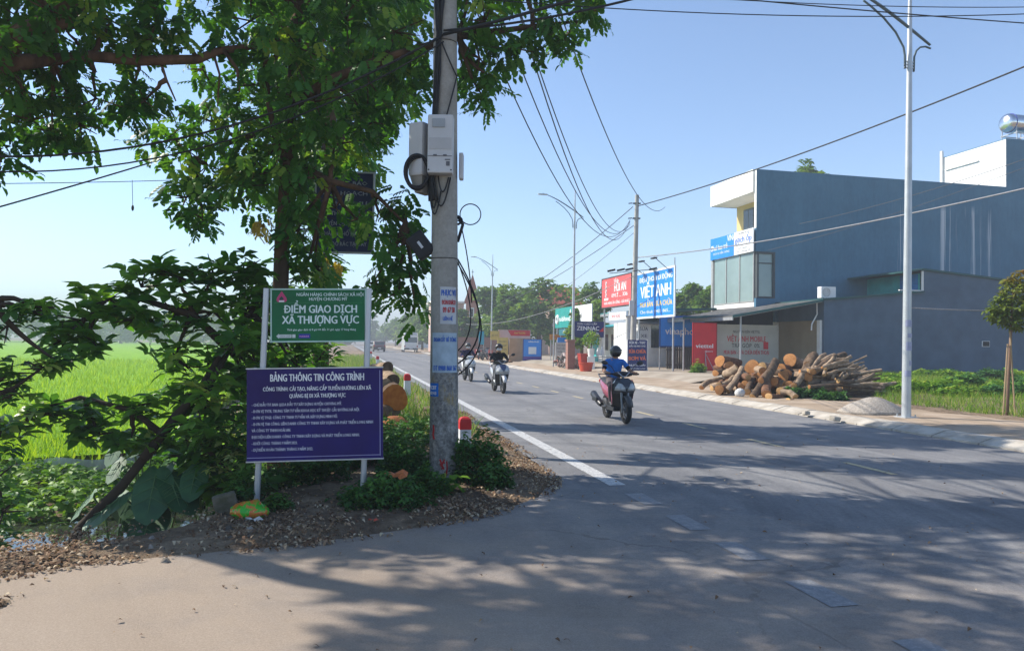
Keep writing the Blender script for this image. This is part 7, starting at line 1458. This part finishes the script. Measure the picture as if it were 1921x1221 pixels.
# logs and stump on the near verge
GN = 'cut logs on the near verge'
log('big cut log with a round orange face on the near verge', U(741, 746, 13.2), U(722, 735, 14.6), .235, .24, M('orange_cut_wood', (.46, .17, .04), (.33, .105, .025), 10, .85, .3, 40, spec=.1), BARKS[0], GN)
log('brown log lying above the big orange-faced one on the near verge', U(737, 715, 13.9), U(712, 700, 15.2), .14, .13, BARK, BARKS[1], GN)
log('grey-brown log on top at the back of the near verge pile', U(728, 690, 14.6), U(690, 697, 15.4), .13, .12, BARK, BARKS[1], GN)
log('short log between the big log and the grey-brown one', U(722, 722, 13.6), U(708, 716, 14.6), .12, .12, BARKP, BARKS[1], GN)
log('thin log on the left of the near verge pile behind the purple board', U(716, 740, 13.5), U(690, 735, 14.6), .12, .1, CUT2, BARKS[0], GN)
log('grey log under the big orange-faced log', U(712, 775, 12.9), U(738, 768, 13.6), .12, .14, BARK, BARKS[0], GN)
o = MB(); o.loft([[(k * math.cos(a * math.pi / 9) * (1 + .14 * math.sin(a * 1.9 + q)), k * .75 * math.sin(a * math.pi / 9) * (1 + .1 * math.cos(a * 2.3)), z) for a in range(18)] for q, (k, z) in enumerate(((.36, -.2), (.34, .0), (.27, .16), (.20, .30), (.10, .38)))]); o = o.build('tree_stump', M('torn_orange_wood', (.42, .17, .07), (.22, .085, .04), 7, .95, 1.0, 18, spec=.1), smooth='all'); p = U(742, 815, 12.1); o.location = (p.x, p.y, gz(p.x, p.y) + .0); tag(o, 'torn orange-brown stump lying below the big cut log', 'stump')
for (px, py, Y, lb) in ((815, 765, 16.5, 'small dark clod on the grass behind the utility pole'),):
    p = U(px, py, Y); o = MB(); o.ell((0, 0, .05), (.25, .15, .08), 10, 6); o = o.build('soil_clod', MAT_SOIL); o.location = (p.x, p.y, gz(p.x, p.y)); tag(o, lb, 'clod')
# red-capped marker posts
M_MW = M('marker_white_paint', (.66, .68, .70), (.52, .53, .54), 5, .7); M_MR = M('marker_red_paint', (.55, .02, .022), (.42, .018, .02), 6, .6)
mp_ = thing('marker_post', 'red-capped white marker post nearest the utility pole, half hidden by weeds', 'marker post', (-.68, 11.0, -.24), TH)
w2 = .085; MB().bevbox((0, 0, .2), (w2 * 2, w2 * 2, .7), .012).build('shaft', M_MW, mp_)
o = MB(); o.loft([[(k * w2 * a, k * w2 * b_, z) for a, b_ in ((-1, -1), (1, -1), (1, 1), (-1, 1))] for k, z in ((1.02, .551), (1.02, .66), (.9, .70), (.6, .725), (.2, .735))]); o.build('cap', M_MR, mp_)
for (x, y, lb) in ((-2.78, 19.8, 'red-capped white marker post just behind the big cut log'), (-7.6, 42, 'small distant red-capped marker post beside the right sign post'), (-11.4, 60, 'farthest red-capped marker post along the left of the road')):
    c_ = copy_tree(mp_); c_.location = (x, y, 0); c_['label'] = lb
for o in [o for o in C.objects if o.name.startswith('marker_post')]: o['group'] = 'marker posts along the left of the road'
# net fence at the rice field edge
nf = thing('net_fence', 'low sagging grey net on short stakes along the edge of the rice field', 'fence', (0, 0, 0), 0)
m, t, b = newmat('grey_netting'); tr = node(t, 'ShaderNodeBsdfTransparent'); mx = node(t, 'ShaderNodeMixShader'); n_ = noise(t, 2.2, 6, .7, (1, 1, .4)); t.links.new(ramp(t, n_.outputs[0], [(.35, (.5, .5, .5)), (.65, (.92, .92, .92))]).outputs[0], mx.inputs[0]); b.inputs['Base Color'].default_value = (.62, .63, .62, 1); b.inputs['Roughness'].default_value = .9
t.links.new(tr.outputs[0], mx.inputs[1]); t.links.new(b.outputs[0], mx.inputs[2]); t.links.new(mx.outputs[0], t.nodes['Material Output'].inputs[0])
o = MB(); vs = []; nseg = 150; u0, u1 = -4.0, 14.0
for i in range(nseg + 1):
    u_ = u0 + (u1 - u0) * i / nseg; x, y = DT(u_, 8.35 + .05 * math.sin(u_ * 7)); g = gz(x, y); sag = .07 * abs(math.sin(math.pi * u_ / 1.5)); vs += [(x, y, g - .1), (x, y + .03 * math.sin(u_ * 11), g + .16), (x, y, g + .36 - sag)]
o.add(vs, [q for i in range(nseg) for q in ((3 * i, 3 * i + 3, 3 * i + 4, 3 * i + 1), (3 * i + 1, 3 * i + 4, 3 * i + 5, 3 * i + 2))]); o.build('netting', m, nf, smooth='all')
for k in range(13):
    x, y = DT(u0 + k * 1.5, 8.35); g = gz(x, y); MB().tube([(x, y, g - .2), (x + random.uniform(-.03, .03), y, g + .42)], .016, 6).build('stake', M_TWIG, nf)
# litter
o = MB(); rg = []
for x, hy, hz in ((-.17, .03, .02), (-.13, .08, .05), (-.05, .10, .085), (.05, .095, .08), (.12, .07, .05), (.16, .03, .02)): rg.append([(x, hy * math.cos(a * math.pi / 6), .055 + hz * math.sin(a * math.pi / 6) * (1 + .45 * math.sin(a * 2.1 + x * 27))) for a in range(12)])
o.loft(rg); m, t, b = newmat('printed_plastic'); n_ = noise(t, 13, 5, .6, dist=1.5); t.links.new(ramp(t, n_.outputs[0], [(.40, (.03, .36, .02)), (.48, (.05, .42, .02)), (.52, (.62, .20, .03)), (.60, (.55, .10, .03)), (.68, (.7, .5, .1))]).outputs[0], b.inputs['Base Color']); b.inputs['Roughness'].default_value = .3
o = o.build('litter_bag', m, smooth='all'); p = G(468, 968, .02); o.location = (p.x, p.y, gz(p.x, p.y)); o.rotation_euler = (0, .1, .35); tag(o, 'green and orange plastic bag dropped at the left sign post', 'litter')
o = MB(); o.bevbox((0, 0, .08), (.2, .09, .22), .02); o = o.build('stone_block', M('mossy_stone', (.16, .14, .11), (.08, .08, .05), 9, .95, .8, 20)); p = G(428, 965, .0); o.location = (p.x, p.y, gz(p.x, p.y)); o.rotation_euler = (.1, -.25, .3); tag(o, 'grey broken stone block left of the plastic bag', 'stone')
o = MB(); vs = [(random.uniform(-.02, .02) + x * .055, random.uniform(-.02, .02) + y * .045, .02 + .07 * random.random()) for x in range(-2, 3) for y in range(-1, 2)]; o.add(vs, [(3 * i + j, 3 * i + 3 + j, 3 * i + 4 + j, 3 * i + 1 + j) for i in range(4) for j in range(2)]); o = o.build('plastic_scrap', M('orange_scrap', (.55, .17, .05), (.4, .1, .03), 8, .6)); p = G(742, 922, .1); o.location = (p.x, p.y, gz(p.x, p.y) + .2); o.rotation_euler = (.5, 0, .2); tag(o, 'orange plastic scrap caught in the weeds left of the utility pole', 'litter')
o = MB(); o.add([v for v in vs], [(3 * i + j, 3 * i + 3 + j, 3 * i + 4 + j, 3 * i + 1 + j) for i in range(4) for j in range(2)]); o = o.build('paper_scrap', M('white_paper_scrap', (.6, .58, .55), None, 5, .8)); p = G(476, 985, 0); o.location = (p.x, p.y, gz(p.x, p.y) + .01); o.scale = (.6, .6, .6); tag(o, 'crumpled pale paper in front of the plastic bag', 'litter')
o = MB(); o.add([v for v in vs], [(3 * i + j, 3 * i + 3 + j, 3 * i + 4 + j, 3 * i + 1 + j) for i in range(4) for j in range(2)]); o = o.build('paper_scrap', M('red_paper_scrap', (.5, .08, .05), None, 5, .8)); p = G(700, 990, 0); o.location = (p.x, p.y, gz(p.x, p.y) + .01); o.scale = (.35, .35, .35); tag(o, 'small red wrapper on the dead leaves below the weeds', 'litter')
# ================================================================== haze
hz_ = MB(); hz_.box((-60, 670, 17.5), (2200, 1400, 41)); m = bpy.data.materials.new('air_haze'); m.use_nodes = True; t = m.node_tree; t.nodes.remove(t.nodes['Principled BSDF'])
pvv = node(t, 'ShaderNodeVolumePrincipled'); pvv.inputs['Color'].default_value = (.56, .61, .67, 1); pvv.inputs['Density'].default_value = HAZE; pvv.inputs['Anisotropy'].default_value = .0
t.links.new(pvv.outputs[0], t.nodes['Material Output'].inputs['Volume'])
hz_ = hz_.build('haze', m); struct(hz_, 'stuff')
